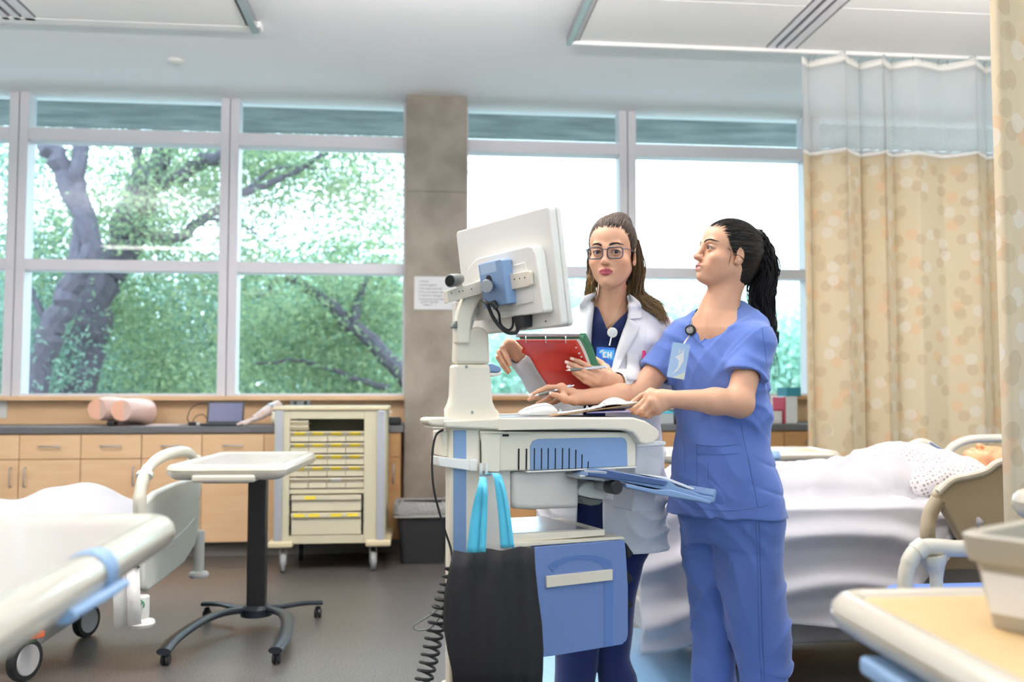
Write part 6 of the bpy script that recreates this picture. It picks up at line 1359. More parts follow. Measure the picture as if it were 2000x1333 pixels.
# V neck
vb_ = D(1368, 667, 2.86); vl = D(1361, 606, 3.02); vr = D(1441, 590, 3.02)
def vneck(apex, left, right, inside, F3, depth, zmax):
    """V-neck opening: two planes that meet at the apex and run up the chest to the neck's sides"""
    c, a, b, o = vv(apex), vv(left), vv(right), vv(inside); pl = []; F3 = vv(F3)
    for e in (a, b):
        n = np.cross(e - vv(CAM), c - vv(CAM)); n /= np.linalg.norm(n); n = n if (o - c) @ n < 0 else -n; pl.append(n)
    def f(p): q = p - c; return np.maximum(np.maximum(np.maximum(q @ pl[0], q @ pl[1]), -(q @ F3) - depth), q[:, 2] - zmax)
    return Pr(f, c + A_([0, 0, .08]), .3, .003, '-')
top += [vneck(D(1368, 668, 2.86), D(1357, 606, 2.98), D(1442, 589, 2.98), D(1388, 620, 2.95), NF, .16, .16), cap(nk(1404, 560, 3.03), nk(1404, 606, 3.03), .057, .055, .004, '-')]
sc_top = sdf_object('scrub_top', top, .0036, M['scrub'], nurse, 2)
# pockets and seams lie on the cloth
def onsurf(pts, off=.002, obj=None):
    dg = bpy.context.evaluated_depsgraph_get(); return pts
def raycast(obj, pts, off=.0025):
    out = []; I = WM[nurse.name].inverted() if obj.parent == nurse else WM[obj.parent.name].inverted()
    for x, y in pts:
        d = (I.to_3x3() @ ray(x, y)).normalized(); ok, loc, nrm, _ = obj.ray_cast(I @ CAM, d)
        out.append((I.inverted() @ loc) - Vector(ray(x, y)).normalized() * off if ok else None)
    return [p for p in out if p is not None]
def seam(obj, par, pts, m, r=.0012, nm='seam', n=10):
    q = [Vector((a, b, 0)) for a, b in pts]; q = [(p.x, p.y) for p in spline(q, n)]; w_ = raycast(obj, q, .0005)
    if len(w_) > 3: return MB().tube(w_, r, 6).build(nm, m, par)
seam(sc_top, sc_top, [(1355, 612), (1345, 640), (1350, 655), (1363, 668), (1374, 678)], M['scrubdk'], .0016, 'neck_band'); seam(sc_top, sc_top, [(1447, 598), (1425, 620), (1400, 644), (1375, 664), (1366, 672)], M['scrubdk'], .0018, 'neck_band')
seam(sc_top, sc_top, [(1361, 869), (1400, 872), (1440, 869)], M['scrubdk'], .0012, 'pocket_edge'); seam(sc_top, sc_top, [(1361, 870), (1361, 920), (1362, 975)], M['scrubdk'], .001, 'pocket_edge'); seam(sc_top, sc_top, [(1361, 886), (1400, 888), (1444, 886)], M['scrubdk'], .0009, 'pocket_hem')
seam(sc_top, sc_top, [(1447, 826), (1453, 860), (1462, 900), (1472, 950), (1480, 990)], M['scrubdk'], .0012, 'side_seam'); seam(sc_top, sc_top, [(1382, 905), (1383, 925), (1384, 945)], M['scrubdk'], .001, 'pen_slot')
seam(sc_top, sc_top, [(1330, 862), (1336, 868), (1337, 900), (1338, 925)], M['scrubdk'], .001, 'side_vent'); seam(sc_top, sc_top, [(1325, 975), (1370, 993), (1430, 998), (1500, 988)], M['scrubdk'], .001, 'hem_stitch')
seam(sc_top, sc_top, [(1488, 640), (1494, 680), (1497, 710)], M['scrubdk'], .001, 'shoulder_seam')
# trousers
def leg(rows, Lx, Fx, fr=.8, k=.015, d=DN, dd=0): return zst([rowpx(y, a, b, Lx, Fx, 0, fr, d, dd) for y, a, b in rows], Lx, Fx, k, e=2.2)
tr = [leg([(960, 1322, 1420), (1010, 1328, 1425), (1100, 1335, 1430), (1180, 1345, 1430), (1260, 1352, 1432), (1330, 1355, 1440), (1420, 1356, 1448), (1470, 1356, 1450)], NLft, NF, .9, .012, 3.0, .09),
      leg([(960, 1378, 1516), (1010, 1385, 1520), (1060, 1392, 1523), (1120, 1402, 1528), (1180, 1412, 1534), (1260, 1430, 1541), (1330, 1444, 1541), (1420, 1452, 1540), (1470, 1455, 1540)], NLft, NF, .9, .012, 3.0, -.02),
      zst([rowpx(y, a, b, NLft, NF, 0, .66) for y, a, b in ((1060, 1350, 1500), (1020, 1330, 1516), (960, 1326, 1512), (900, 1330, 1500))], NLft, NF, .03)]
def lfold(p):
    u = p @ vv(NLft); z = p[:, 2]
    return -(.006 * nz(p, 13, 4) + .004 * ridge(np.sin(z * 30 + u * 40 + 2.5 * nz(p, 7, 6))) * np.clip(nz(p, 6, 8) + .4, 0, 1) + .003 * np.sin(u * 45 + z * 8 + 2 * nz(p, 6, 1))) - crease(p, NLft, NF, 21, .008, .8)
tr += [fold(lfold, .01)]
sc_tr = sdf_object('scrub_trousers', tr, .0048, M['scrub'], nurse, 2)
seam(sc_tr, sc_tr, [(1482, 1012), (1484, 1060), (1486, 1120), (1488, 1200), (1490, 1270), (1494, 1330)], M['scrubdk'], .0014, 'side_seam', 14); seam(sc_tr, sc_tr, [(1477, 1012), (1478, 1060), (1480, 1120), (1481, 1200), (1483, 1270), (1487, 1330)], M['scrubdk'], .0009, 'side_seam', 14)
M['shoe'] = mat('white_shoe', 'dcdcdc', .5)
for i, (x, dd) in enumerate(((1402, 3.10), (1495, 2.97))):
    c = D(x, 1200, dd); c = V(c.x, c.y, 0)
    sdf_object('shoe', [cap(c + V(0, 0, .045) - NF * .06, c + V(0, 0, .04) + NF * .10, .042, .034, .02), half(c + V(0, 0, .004), (0, 0, -1), .003)], .005, M['shoe'], nurse, 1)
# badge of the nurse
bdg = thing('id_badge', 'clear-sleeved ID badge on a black and silver reel clipped to the blue scrubs', 'badge', tuple(D(1330, 700, 2.84)))
def face_cam(c, tilt=0, toward=None):
    z_ = (CAM - c).normalized() if toward is None else Vector(toward).normalized(); up = V(sin(R(tilt)), 0, cos(R(tilt))); x_ = up.cross(z_).normalized(); y_ = z_.cross(x_); return frame(c, x_, y_)
def surfpt(obj, x, y, off): 
    q = raycast(obj, [(x, y)], off); return q[0] if q else D(x, y, 2.88)
cR = surfpt(sc_top, 1348, 645, .012); X = face_cam(cR, 0, (CAM - cR) + V(-.8, 0, 0))
MB().at(X).lathe([(.001, -.006), (.0165, -.006), (.018, -.002), (.0165, .003), (.001, .003)], n=28).build('reel', M['black'], bdg); MB().at(X).lathe([(.001, .0032), (.0115, .0032), (.0115, .0045), (.001, .005)], n=24).build('reel_disc', M['chrome'], bdg)
MB().tube([D(1347, 656, 2.85), D(1341, 664, 2.85), D(1336, 672, 2.848)], .003, 8).build('clip', M['chrome'], bdg)
cB = D(1325, 705, 2.855); X = face_cam(cB, 11, (CAM - cB) + V(-.6, 0, .3))
MB().at(X).prism(rrect(-.0275, -.055, .0275, .055, .004), (0, 0, .0008), (0, 0, -.0006), (1, 0, 0), (0, 1, 0)).build('card', mat('badge_blue', 'a9c6e6', .5), bdg, smooth=False)
MB().at(X).prism([(-.012, .01), (.012, .03), (.016, .0), (.004, -.03), (-.012, -.045), (.002, -.02), (.002, 0)], (0, 0, .0004), (0, 0, .0008), (1, 0, 0), (0, 1, 0)).build('printed_swirl', M['label'], bdg, smooth=False)
MB().at(X).prism([(-.010, -.055), (.0275, -.055), (.0275, -.032)], (0, 0, .0004), (0, 0, .0007), (1, 0, 0), (0, 1, 0)).build('card_corner', mat('badge_pale_green', 'd5dccb', .6), bdg, smooth=False)
text('H', .024, X @ Matrix.Translation((-.004, .022, .0012)), M['label'], 'printed_letter', bdg)
M['clearpl'] = glassmat('clear_plastic', (.97, .985, 1.0), 1.0, .05)
MB().at(X).add([(a_, c_, .0022) for a_, c_ in rrect(-.032, -.060, .032, .064, .005)], [tuple(range(24))]).build('clear_sleeve', M['clearpl'], bdg, smooth=False)
# black lanyard strap under the neckline: dark undershirt edge
seam(sc_top, sc_top, [(1362, 604), (1354, 622), (1350, 640), (1354, 650)], M['black'], .003, 'undershirt_edge')
# pen in the right hand, clipboard in the left
def pen(name, label, a, b, grip=.45, m=None):
    a, b = Vector(a), Vector(b); t = thing(name, label, 'pen', tuple(a)); L_ = (b - a).length; d_ = (b - a).normalized(); q = lambda f: a + d_ * (L_ * f)
    MB().tube([q(0), q(.05), q(.10)], [.0008, .0022, .0038], 12).build('tip', M['chrome'], t); MB().tube([q(.10), q(.12), q(grip)], [.004, .0048, .0046], 14).build('grip', m or M['graypl'], t)
    MB().tube([q(grip), q(.93)], .0042, 14).build('barrel', M['steel'], t); MB().tube([q(.93), q(1)], .0022, 10).build('button', M['chrome'], t); MB().tube([q(.9) + V(0, 0, .005), q(.6) + V(0, 0, .006)], .0012, 8).build('clip', M['chrome'], t); return t
pen('pen', 'grey ballpoint pen held by the nurse above the white mouse', D(1044, 774, 2.875), D(1121, 753, 2.90), .5)
cb = thing('clipboard', 'brown clipboard with a metal clip and white paper, held by the nurse over the cart', 'clipboard', tuple(D(1160, 805, 2.82)))
c00, c10, c11, c01 = D(1070, 816, 2.70), D(1243, 791, 2.79), D(1248, 786, 2.99), D(1090, 806, 2.93)
nn_ = (c10 - c00).cross(c01 - c00).normalized(); nn_ = nn_ if nn_.z > 0 else -nn_
M['hardboard'] = mat('brown_hardboard', '8a6d45', .5, mottle=('7a5d38', 40, .5))
def slab(pts, th, n): q = [Vector(p) for p in pts]; return MB().loft([[p for p in q], [p + n * th for p in q]])
slab([c00, c10, c11, c01], .003, nn_).build('board', M['hardboard'], cb, bevel=.001)
lf = lambda u, v: c00.lerp(c10, u).lerp(c01.lerp(c11, u), v)
sheetmesh('paper', lambda u, v: lf(.44 + .58 * u, .06 + .86 * v) + nn_ * (.006 + .022 * max(0, 1 - ((u - .42) / .3) ** 2) * (.5 + .5 * v) ** 2 * (1 if u > .1 else .5)), 24, 10, cb, 'label')
slab([lf(.10, .10) + nn_ * .004, lf(.60, .10) + nn_ * .004, lf(.60, .20) + nn_ * .004, lf(.10, .20) + nn_ * .004], .006, nn_).build('clip_bar', M['chrome'], cb, bevel=.0015)
for u in (.12, .42, .62): MB().tube([lf(u, .14) + nn_ * .006, lf(u + .01, .14) + nn_ * .016, lf(u + .03, .14) + nn_ * .008], .0030, 8).build('clip_spring', M['chrome'], cb)
sheetmesh('lilac_sheet', lambda u, v: lf(.42 + .6 * u, .05 + .5 * v) - nn_ * (.003 + .030 * (u * .6) * (1 - v * .3)), 10, 6, cb, 'lilac') if M.setdefault('lilac', mat('lilac_paper', 'c3b4e0', .8)) else None
# ============================================================ DOCTOR IN WHITE COAT
DD_ = 3.20
doc = thing('person', 'person in a white coat and glasses holding a red binder', 'person', tuple(V(D(1190, 1000, DD_).x, D(1190, 1000, DD_).y, 0)))
DL, DF = dirn(-14 + 14)
DL, DF = dirn(10)
h2 = Head(D(1196, 497, 3.10), face_dir(19, -3), V(0, 0, 1) + _r * .02, 1.05)
k2 = lambda x, y, d=DD_: D(x, y, d)
sl, el, wl = k2(1281, 653, 3.24), k2(1283, 748, 3.19), D(1207, 748, 3.0)
sr, er, wr = k2(1100, 650, 3.24), D(1060, 742, 3.16), D(1012, 692, 3.05)
LM = [D(1176, 731, 2.965), D(1170, 739, 2.96), D(1164, 747, 2.962), D(1160, 754, 2.97)]
LF = [[D(1147, 715, 2.935), D(1131, 707, 2.93), D(1118, 702, 2.932)], [D(1140, 724, 2.925), D(1122, 715, 2.922), D(1108, 709, 2.925)], [D(1140, 736, 2.925), D(1124, 726, 2.922), D(1111, 718, 2.925)], [D(1141, 745, 2.935), D(1130, 736, 2.93), D(1120, 729, 2.932)]]
LT = [D(1193, 735, 2.99), D(1184, 719, 3.015), D(1174, 709, 3.03), D(1163, 701, 3.035)]
RM = [D(996, 676, 3.015), D(998, 681, 3.03), D(1001, 687, 3.045), D(1004, 693, 3.055)]
RF = [[D(981, 680, 2.995), D(989, 697, 2.985), D(996, 712, 2.985)], [D(975, 688, 3.01), D(984, 707, 3.0), D(995, 725, 2.998)], [D(973, 698, 3.025), D(982, 714, 3.017), D(992, 728, 3.012)], [D(976, 704, 3.045), D(983, 716, 3.037), D(989, 726, 3.032)]]
RT = [D(1008, 680, 3.025), D(999, 670, 3.0), D(991, 668, 2.985), D(984, 674, 2.98)]
M3d = np.stack([vv(DL), vv(DF), A_([0, 0, 1])])
body = h2.skull(0, (1, -1))
body += [cap(h2.w(-.03, 0, -.05), k2(1194, 592), .050, .052, .03), cap(h2.w(-.006, 0, -.070), k2(1190, 600, 3.15), .034, .044, .02), cap(k2(1193, 596), k2(1193, 625), .056, .08, .04)]
body += [cap(k2(1195, 630), sl, .058, .05, .05), cap(k2(1190, 630), sr, .058, .048, .05), ell(k2(1190, 690), (.14, .088, .12), .05, '+', M3d), ell(k2(1190, 820), (.11, .08, .15), .05, '+', M3d)]
body += [cap(k2(1186, 620, 3.135), k2(1150, 630, 3.16), .009, .007, .012), cap(k2(1192, 620, 3.135), k2(1232, 628, 3.15), .009, .007, .012)]
body += [cap(sl, el, .044, .038, .02), cap(el, wl, .036, .025, .02), cap(sr, er, .044, .038, .02), cap(er, wr, .036, .025, .02)]
body += hand(wl, LM, LF, LT, .0086) + hand(wr, RM, RF, RT, .0084)
def dcol(p):
    c = h2.colour(p, C3('d2a184'), C3('ab4659'), C3('d8906f'), C3('2a1d19'), .0230)
    q = h2.loc(p); c[(q[:, 2] > .04) & (q[:, 0] < .02)] = C3('4a3a30'); return c * (1 + .04 * nz(p, 60)[:, None])
dbody = sdf_object('body', body, .0021, M['skin'], doc, 2, dcol)
h2.eyes(doc, (.28, -.02), dbody, C3('2a1d19'), 6)
for t_, p_, up_ in ((LF[0][2], LF[0][1], CAM + V(0, 0, .4)), (LF[1][2], LF[1][1], CAM + V(0, 0, .4)), (LF[2][2], LF[2][1], CAM), (RT[3], RT[2], CAM)): nail(doc, t_, p_, up_)
# hair
hp = [h2.e((-.014, 0, .040), (.1015, .0800, .0870), .02), h2.e((-.045, 0, -.03), (.062, .068, .085), .03), h2.e((-.045, .01, .105), (.045, .045, .035), .02), combgroove(h2, (-.105, 0, .075), 40, .0008), h2.e((.105, 0, -.036), (.114, .106, .110), .010, '-'),
      h2.e((-.004, .083, -.016), (.016, .016, .026), .004, '-')]
sdf_object('hair', hp, .0026, M['hair'], doc, 1, hcolf(C3('2d231d'), C3('4d3e32'), h2))
comb('hair_strands', doc, h2, (-.014, 0, .040), (.1015, .0800, .0870), (-.085, 0, .090), 1700, 8, C3('2a201a'), C3('66543f'), hairline)
g1 = [h2.w(-.03, .075, .04), h2.w(-.035, .082, -.01), h2.w(-.04, .082, -.06), D(1243, 570, 3.16), D(1262, 592, 3.17), D(1285, 606, 3.18), D(1300, 640, 3.19)]
g2 = [h2.w(-.02, -.074, .03), h2.w(-.01, -.077, -.02), h2.w(-.012, -.075, -.06), D(1156, 552, 3.12), D(1153, 575, 3.14), D(1150, 600, 3.17)]
g3 = [h2.w(-.06, .05, .02), h2.w(-.07, .055, -.06), D(1232, 590, 3.2), D(1250, 640, 3.24), D(1255, 700, 3.27)]
for i, (g_, n_, rd, fl) in enumerate(((g1, 520, [(0, .012), (.3, .022), (.6, .028), (1, .026)], None), (g2, 340, [(0, .010), (.4, .016), (.8, .022), (1, .024)], None), (g3, 420, [(0, .03), (.4, .045), (1, .05)], None))):
    b_ = bundle(g_, rd, n_, 26, 30 + i, .003, 2, length=(.8, 1.0)); strands('long_hair', doc, b_, scol(b_, C3('33261e'), C3('5c4634'), 2, (([0, .4, .95], [0, .2, .8]), C3('b59468'))), .0015)
# glasses
M['spec'] = mat('dark_blue_frame', '2b3146', .3)
gl = bpy.data.objects.new('glasses', None); COL.objects.link(gl); gl.parent = doc; WM[gl.name] = WM[doc.name]
for y in (1, -1):
    pts = [h2.w(.1035 - .10 * max(0, abs(a) - .02), a, c) for a, c in [(y * .034 + dx * y, dz) for dx, dz in rrect(-.0262, -.0225, .0250, .0130, .012, 5)]]
    MB().tube(pts + [pts[0], pts[1]], .0019, 8, cap=False).build('frame', M['spec'], gl)
    MB().add(pts, [tuple(range(len(pts)))]).build('lens', M['lens'], gl, smooth=False)
    MB().tube([h2.w(.100, y * .0585, .008), h2.w(.085, y * .068, .008), h2.w(.04, y * .0765, .006), h2.w(-.006, y * .0805, .004), h2.w(-.02, y * .080, -.008)], .0017, 8).build('temple_arm', M['spec'], gl)
MB().tube([h2.w(.1035, -.0095, .004), h2.w(.1075, -.004, .007), h2.w(.1075, .004, .007), h2.w(.1035, .0095, .004)], .0015, 8).build('bridge', M['spec'], gl)
# navy top
M['navy'] = mat('navy_scrub_cloth', '1f2a56', .85, spec=.2, sheen=.2, bump=(400, .1)); M['coat'] = mat('white_coat_cloth', 'd9d7dc', .85, spec=.2, sheen=.2, bump=(380, .06)); M['coatdk'] = mat('white_coat_seam', 'cfccd2', .85)
def drow(y, a, b, fr=.62, dd=0): return rowpx(y, a, b, DL, DF, 0, fr, DD_, dd)
nv = [zst([drow(*r) for r in ((1040, 1095, 1290), (980, 1098, 1285), (900, 1105, 1278), (800, 1112, 1270), (740, 1108, 1275), (690, 1105, 1278), (655, 1125, 1262), (630, 1150, 1235))], DL, DF, .02, e=2.2), cap(k2(1195, 628, 3.16), sl, .064, .05, .04), cap(k2(1190, 628, 3.16), sr, .064, .05, .04)]
nv += [fold(lambda p: -.003 * nz(p, 24, 3), .003)]
vb2 = k2(1188, 650)
nv += [vneck(D(1187, 646, 3.05), D(1163, 588, 3.12), D(1227, 606, 3.12), D(1190, 610, 3.1), DF, .12, .14), cap(k2(1193, 550), k2(1193, 600, 3.2), .056, .056, .004, '-')]
ntop = sdf_object('navy_top', nv, .0038, M['navy'], doc, 2)
# coat: shell around the torso, open in front
crow = [drow(*r) for r in ((1075, 1046, 1306, .66), (1010, 1048, 1300, .66), (940, 1055, 1298, .66), (880, 1065, 1294, .66), (820, 1078, 1288, .66), (760, 1082, 1290, .68), (700, 1078, 1295, .70), (660, 1092, 1288, .72), (632, 1118, 1262, .78), (612, 1140, 1240, .85))]
ct_ = [zst(crow, DL, DF, .02, e=2.3), cap(k2(1196, 628, 3.17), sl + V(0, 0, .004), .080, .068, .04), cap(k2(1190, 628, 3.17), sr, .080, .066, .04), cap(k2(1195, 598, 3.17), k2(1195, 628, 3.17), .074, .085, .03)]
wcl = wl + (el - wl) * .08; wcr = wr + (er - wr) * .16
ct_ += [cap(sl, el, .064, .056, .03), cap(el, wcl, .055, .047, .03), cap(sr, er, .062, .056, .03), cap(er, wcr, .054, .046, .03)]
def dfold(p):
    z = p[:, 2]; u = p @ vv(DL)
    return -(.004 * nz(p, 17, 2) + .0045 * ridge(np.sin(z * 55 + u * 22 + 2.5 * nz(p, 10, 5))) * np.clip(nz(p, 7, 9) + .35, 0, 1) + .004 * np.sin(u * 38 + 1.5 * nz(p, 6, 3)) * np.clip(1.0 - z, 0, 1)) - crease(p, DL, DF, 5, .004, .9)
ct_ += [fold(dfold, .007)]
# hollow: subtract the inner torso, the open front wedge, neck and sleeves' mouths
inn = [(z, x, y, a - .020, b - .020) for z, x, y, a, b in crow]; inn = [(inn[0][0] - .2,) + inn[0][1:]] + inn
ct_ += [zst(inn, DL, DF, .003, '-', 2.3), cap(k2(1193, 560, 3.14), k2(1193, 640, 3.145), .066, .070, .004, '-'), cap(wcl + (wl - el).normalized() * .03, wcl + (el - wl).normalized() * .05, .033, .028, .003, '-'), cap(wcr + (wr - er).normalized() * .03, wcr + (er - wr).normalized() * .05, .032, .027, .003, '-')]
def opening():
    c = vv(k2(1196, 745)); L3, F3 = vv(DL), vv(DF)
    zk = [zz(1090, DD_), zz(900, DD_), zz(745, DD_), zz(700, DD_), zz(640, DD_), zz(585, DD_)]; px = [(1128, 1182), (1136, 1180), (1150, 1192), (1152, 1205), (1156, 1230), (1166, 1228)]
    lo = [vv(k2(a, 745)) @ L3 for a, b in px]; hi = [vv(k2(b, 745)) @ L3 for a, b in px]
    def f(p): u = p @ L3; l = np.interp(p[:, 2], zk, lo); h = np.interp(p[:, 2], zk, hi); return np.maximum(np.maximum(l - u, u - h), -((p - c) @ F3))
    return Pr(f, c, .8, .003, '-')
ct_ += [opening(), half(k2(1190, 1068), (0, 0, -1), .003)]
coat = sdf_object('white_coat', ct_, .0036, M['coat'], doc, 2)
# lapels
def lapel(pts, nm='lapel', off=.008):
    w_ = [];
    for x, y, o in pts:
        q = raycast(coat, [(x, y)], off + o) or raycast(ntop, [(x, y)], off + o); w_.append(q[0] if q else D(x, y, 3.02 - o))
    return w_
def strip(outer, inner_, nm, m=M['coat'], n=14):
    """sheet between two pixel lines laid on the coat"""
    so = spline([Vector((x, y, 0)) for x, y in outer], n); si = spline([Vector((x, y, 0)) for x, y in inner_], n); K = 24
    def at(s, f): q = f * (len(s) - 1); i = min(int(q), len(s) - 2); return s[i].lerp(s[i + 1], q - i)
    grid = []
    for i in range(K + 1):
        a = at(so, i / K); b = at(si, i / K); row = []
        for j in range(7):
            c = a.lerp(b, j / 6); h = raycast(coat, [(c.x, c.y)], .0) + raycast(ntop, [(c.x, c.y)], .0); 
            dep = min((p - CAM).dot(_f) for p in h) if h else None; row.append([c.x, c.y, dep])
        grid.append(row)
    flat = [r[2] for g_ in grid for r in g_ if r[2]]; md_ = sum(flat) / len(flat)
    Dp = np.array([[r[2] if r[2] and abs(r[2] - md_) < .08 else md_ for r in g_] for g_ in grid])
    for _ in range(4): Pd = np.pad(Dp, 1, 'edge'); Dp = np.minimum(Dp, (Pd[:-2, 1:-1] + Pd[2:, 1:-1] + Pd[1:-1, :-2] + Pd[1:-1, 2:]) / 4)
    vs = [CAM + ray(grid[i][j][0], grid[i][j][1]) * (Dp[i, j] - .006 - .004 * sin(pi * j / 6)) for i in range(K + 1) for j in range(7)]
    return MB().add(vs, [(i * 7 + j, i * 7 + j + 1, (i + 1) * 7 + j + 1, (i + 1) * 7 + j) for i in range(K) for j in range(6)]).build(nm, m, coat, ang=3, solid=.003)
strip([(1229, 574), (1250, 592), (1254, 612), (1253, 622)], [(1225, 580), (1228, 600), (1228, 612), (1226, 624)], 'collar')
strip([(1236, 628), (1249, 640), (1240, 660), (1218, 700), (1196, 744)], [(1226, 622), (1222, 634), (1214, 655), (1200, 700), (1192, 742)], 'lapel')
strip([(1138, 580), (1132, 600), (1134, 640), (1140, 690), (1150, 740)], [(1164, 570), (1160, 600), (1156, 640), (1154, 690), (1154, 740)], 'lapel')
# breast pocket, button, pens
strip([(1224, 690), (1224, 700), (1225, 742)], [(1250, 694), (1250, 704), (1252, 744)], 'breast_pocket')
seam(coat, coat, [(1224, 709), (1236, 711), (1250, 712)], M['coatdk'], .0009, 'pocket_stitch')
q = raycast(coat, [(1197, 722)], .006)
if q: MB().at(face_cam(q[0])).lathe([(.001, 0), (.0075, 0), (.0078, .002), (.006, .003), (.001, .0026)], n=22).build('button', M['white'], coat)
seam(coat, coat, [(1262, 600), (1262, 640), (1259, 690)], M['coatdk'], .0008, 'shoulder_seam')
q = raycast(coat, [(1258, 698)], .008)
qq = q[0] if q else D(1258, 698, 3.0)
pk = thing('highlighter', 'pen with a bright pink cap clipped in the white coat breast pocket', 'pen', tuple(qq)); MB().tube([qq + V(0, 0, .022), qq + V(0, 0, .018), qq + V(0, 0, -.006)], [.004, .0055, .0068], 14).build('cap', mat('hot_pink', 'e0327e', .35), pk); MB().tube([qq + V(0, 0, -.006), qq + V(0, 0, -.05)], .004, 12).build('barrel', mat('violet_pen', '6a5a86', .4), pk)
# necklace
nk_pts = [k2(x, y, 3.05) for x, y in ((1160, 592), (1168, 615), (1178, 636), (1186, 642), (1198, 632), (1210, 612), (1222, 590))]
b_ = MB(); w_ = raycast(dbody, [(p.x, p.y) for p in spline([Vector((x, y, 0)) for x, y in ((1169, 588), (1173, 610), (1181, 632), (1186, 640), (1196, 630), (1206, 612), (1216, 588))], 6)], .001)
if len(w_) > 3: b_.tube(w_, .0006, 6).build('necklace', mat('gold', 'd9b36a', .25, 1), doc)
# badge
bd2 = thing('id_badge', 'bright blue ID badge hanging from a white reel on the navy top', 'badge', tuple(D(1186, 690, 3.0)))
cR = (raycast(ntop, [(1196, 650)], .010) or [D(1196, 650, 3.0)])[0]; X = face_cam(cR)
MB().at(X).lathe([(.001, -.005), (.0165, -.005), (.0172, 0), (.015, .004), (.001, .0045)], n=30).build('reel', M['white'], bd2); MB().at(X).lathe([(.001, .0046), (.012, .0046), (.0118, .0055), (.001, .006)], n=24).build('reel_disc', mat('pale_grey_disc', 'dcdcdf', .3), bd2)
dB = (cR - CAM).dot(_f)
MB().tube([D(1194, 659, dB), D(1192, 668, dB - .005), D(1190, 676, dB - .01)], .0032, 8).build('clip', M['chrome'], bd2)
cB = D(1182, 704, dB - .016); X = face_cam(cB, 3)
MB().at(X).prism(rrect(-.030, -.047, .032, .043, .004), (0, 0, .0012), (0, 0, -.0008), (1, 0, 0), (0, 1, 0)).build('card', mat('badge_royal_blue', '2f6fd0', .35), bd2, smooth=False)
MB().at(X).prism([(-.022, .035), (.028, .035), (.028, -.002), (-.012, .016)], (0, 0, .0003), (0, 0, .0006), (1, 0, 0), (0, 1, 0)).build('light_panel', mat('badge_sky', '4fb0ee', .35), bd2, smooth=False)
MB().at(X).prism([(-.022, .026), (-.010, .035), (-.004, .035), (-.018, .022)], (0, 0, .0003), (0, 0, .001), (1, 0, 0), (0, 1, 0)).build('white_swoosh', M['label'], bd2, smooth=False)
eb = MB().at(X)
for lo_, hi_ in (((-.009, .008), (-.003, .028)), ((-.003, .022), (.003, .028)), ((-.003, .008), (.003, .014)), ((.006, .008), (.011, .028)), ((.011, .015), (.016, .021)), ((.016, .008), (.021, .028))): eb.box((lo_[0], lo_[1], .001), (hi_[0], hi_[1], .0016))
eb.build('printed_emblem', M['label'], bd2, smooth=False)
# navy trousers and shoes
nt3 = [leg([(1000, 1098, 1190), (1100, 1092, 1188), (1200, 1086, 1176), (1285, 1082, 1166), (1325, 1080, 1164), (1345, 1080, 1164)], DL, DF, .95, .012, DD_ + .02), leg([(1000, 1180, 1282), (1060, 1190, 1272), (1100, 1185, 1252), (1170, 1180, 1245), (1230, 1172, 1240), (1285, 1168, 1232), (1318, 1166, 1243), (1350, 1166, 1244)], DL, DF, .95, .012, DD_ + .04),
       zst([drow(y, a, b, .66) for y, a, b in ((1060, 1100, 1280), (1000, 1100, 1280), (960, 1104, 1276))], DL, DF, .03), fold(lambda p: -(.006 * nz(p, 13, 5) + .004 * np.sin((p @ vv(DL)) * 50 + 2 * nz(p, 6, 2))), .01)]
sdf_object('navy_trousers', nt3, .005, M['navy'], doc, 2)
for x in (1125, 1208):
    c = D(x, 1200, DD_); c = V(c.x, c.y, 0)
    sdf_object('shoe', [cap(c + V(0, 0, .05) - DF * .05, c + V(0, 0, .04) + DF * .10, .042, .032, .02), half(c + V(0, 0, .004), (0, 0, -1), .003)], .005, M['shoe'], doc, 1)
# red binder
bn = thing('ring_binder', 'red ring binder with green dividers held open by the doctor in white', 'binder', tuple(D(1085, 700, 2.98)))
M['red'] = mat('red_cover', 'c23026', .4, coat=.2); M['greenp'] = mat('green_divider', '3f7d5c', .5); M['pages'] = mat('binder_pages', 'e9e6da', .8)
BT0, BT1, BB0, BB1 = D(1008, 661, 2.93), D(1126, 661, 2.90), D(1072, 757, 3.02), D(1168, 764, 2.99)
bnn = (BT1 - BT0).cross(BB0 - BT0).normalized(); bnn = bnn if bnn.dot(CAM - BT0) > 0 else -bnn
def bsheet(u, v, off=0.0, wob=1.0):
    l0 = BT0.lerp(BB0, v); l1 = BT1.lerp(BB1, v); p = l0.lerp(l1, u); curl = .020 * sin(pi * min(1, v * 1.6)) * (1 if v < .62 else 1) * wob
    return p + bnn * (off - curl * .6 + .012 * (1 - v) ** 3)
sheetmesh('red_cover', lambda u, v: bsheet(u, v) + (BT0 - BT1).normalized() * (.016 * max(0, 1 - abs(v - .30) / .10)) * (1 if u < .05 else 0), 20, 30, bn, 'red')
sheetmesh('pages', lambda u, v: bsheet(.05 + .99 * u, .02 + .96 * v, -.008), 12, 20, bn, 'pages')
for k in range(3): sheetmesh('divider', lambda u, v: bsheet(.06 + (1.03 + .02 * k) * u, v, -.014 - .007 * k), 10, 20, bn, 'greenp')
sheetmesh('back_cover', lambda u, v: bsheet(.04 + 1.1 * u, v, -.038), 10, 20, bn, 'greenp')
sp = bsheet(0, 0, .0); sp1 = bsheet(1.06, 0, .0)
MB().tube([sp + V(0, 0, .010) - bnn * .014, sp1 + V(0, 0, .010) - bnn * .014], .011, 14, flat=.8).build('spine_rail', M['steel'], bn)
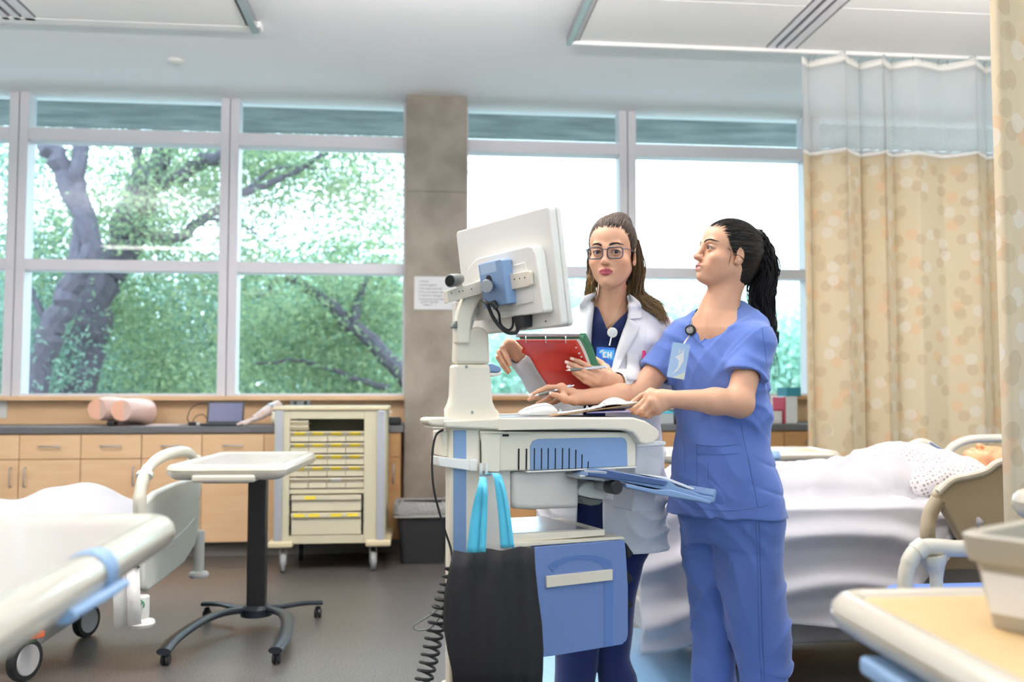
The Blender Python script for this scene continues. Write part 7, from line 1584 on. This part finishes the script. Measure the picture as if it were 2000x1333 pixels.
for u in (.16, .49, .82):
    c = bsheet(u, .02, 0) + V(0, 0, .006) - bnn * .010; ring_ = [c + V(0, 0, 1) * (.015 * cos(a)) + bnn * (.015 * sin(a)) for a in [2 * pi * k / 16 for k in range(17)]]; MB().tube(ring_, .0016, 6).build('binder_ring', M['chrome'], bn)
for u, v in ((.93, .17), (.93, .30), (.94, .37)): c = bsheet(u, v, .0015); MB().at(frame(c, (BT1 - BT0), (BT0 - BB0))).lathe([(.0035, 0), (.0035, .001), (.001, .001)], n=14).build('punch_hole', M['label'], bn)
pen('pen', 'grey and blue pen held between the doctor\'s fingers across the red binder', D(1105, 724, 2.905), D(1188, 717, 2.945), .42)
# ============================================================ MANIKIN
mh = Head(V(2.53, 3.90, .780), V(-.12, 0, 1), V(1, 0, .15), .98)
mb_ = mh.skull(0, (1, -1)) + [cap(mh.w(-.02, 0, -.06), V(2.33, 3.90, .745), .052, .056, .03), cap(V(2.31, 3.76, .74), V(2.31, 4.04, .74), .055, .055, .05), ell(V(2.15, 3.90, .74), (.20, .15, .08), .05)]
sdf_object('body', mb_, .0045, M['manikin'], mk, 1)
gm = [cap(V(2.32, 3.74, .755), V(2.32, 4.06, .755), .078, .078, .06), ell(V(2.13, 3.90, .775), (.26, .20, .12), .06), cap(V(2.33, 3.70, .75), V(2.09, 3.62, .74), .07, .075, .04), cap(V(2.33, 4.10, .75), V(2.09, 4.18, .74), .07, .075, .04), fold(lambda p: -.006 * nz(p, 20, 2) - .003 * nz(p, 45, 5), .006), cap(mh.w(-.02, 0, -.03), V(2.37, 3.90, .755), .058, .060, .004, '-'), half(V(0, 0, .66), (0, 0, -1), .003)]
sdf_object('gown', gm, .005, M['gown'], mk, 2)
# pillow
def pil(u, v): x = 2.42 + .46 * u; y = 3.62 + .56 * v; e = (max(0, sin(pi * u)) * max(0, sin(pi * v))) ** .35; return V(x, y, .665 + .075 * e - .05 * math.exp(-((x - 2.57) / .1) ** 2 - ((y - 3.9) / .12) ** 2))
b_ = MB(); n_ = 24; vs = [pil(i / n_, j / n_) for i in range(n_ + 1) for j in range(n_ + 1)] + [V(2.42 + .46 * i / n_, 3.62 + .56 * j / n_, .659) for i in range(n_ + 1) for j in range(n_ + 1)]
b_.add(vs, [(i * (n_ + 1) + j, (i + 1) * (n_ + 1) + j, (i + 1) * (n_ + 1) + j + 1, i * (n_ + 1) + j + 1) for i in range(n_) for j in range(n_)]); tag(b_.build('pillow', M['sheet'], ang=3), 'white pillow under the manikin head on the right bed', 'pillow')
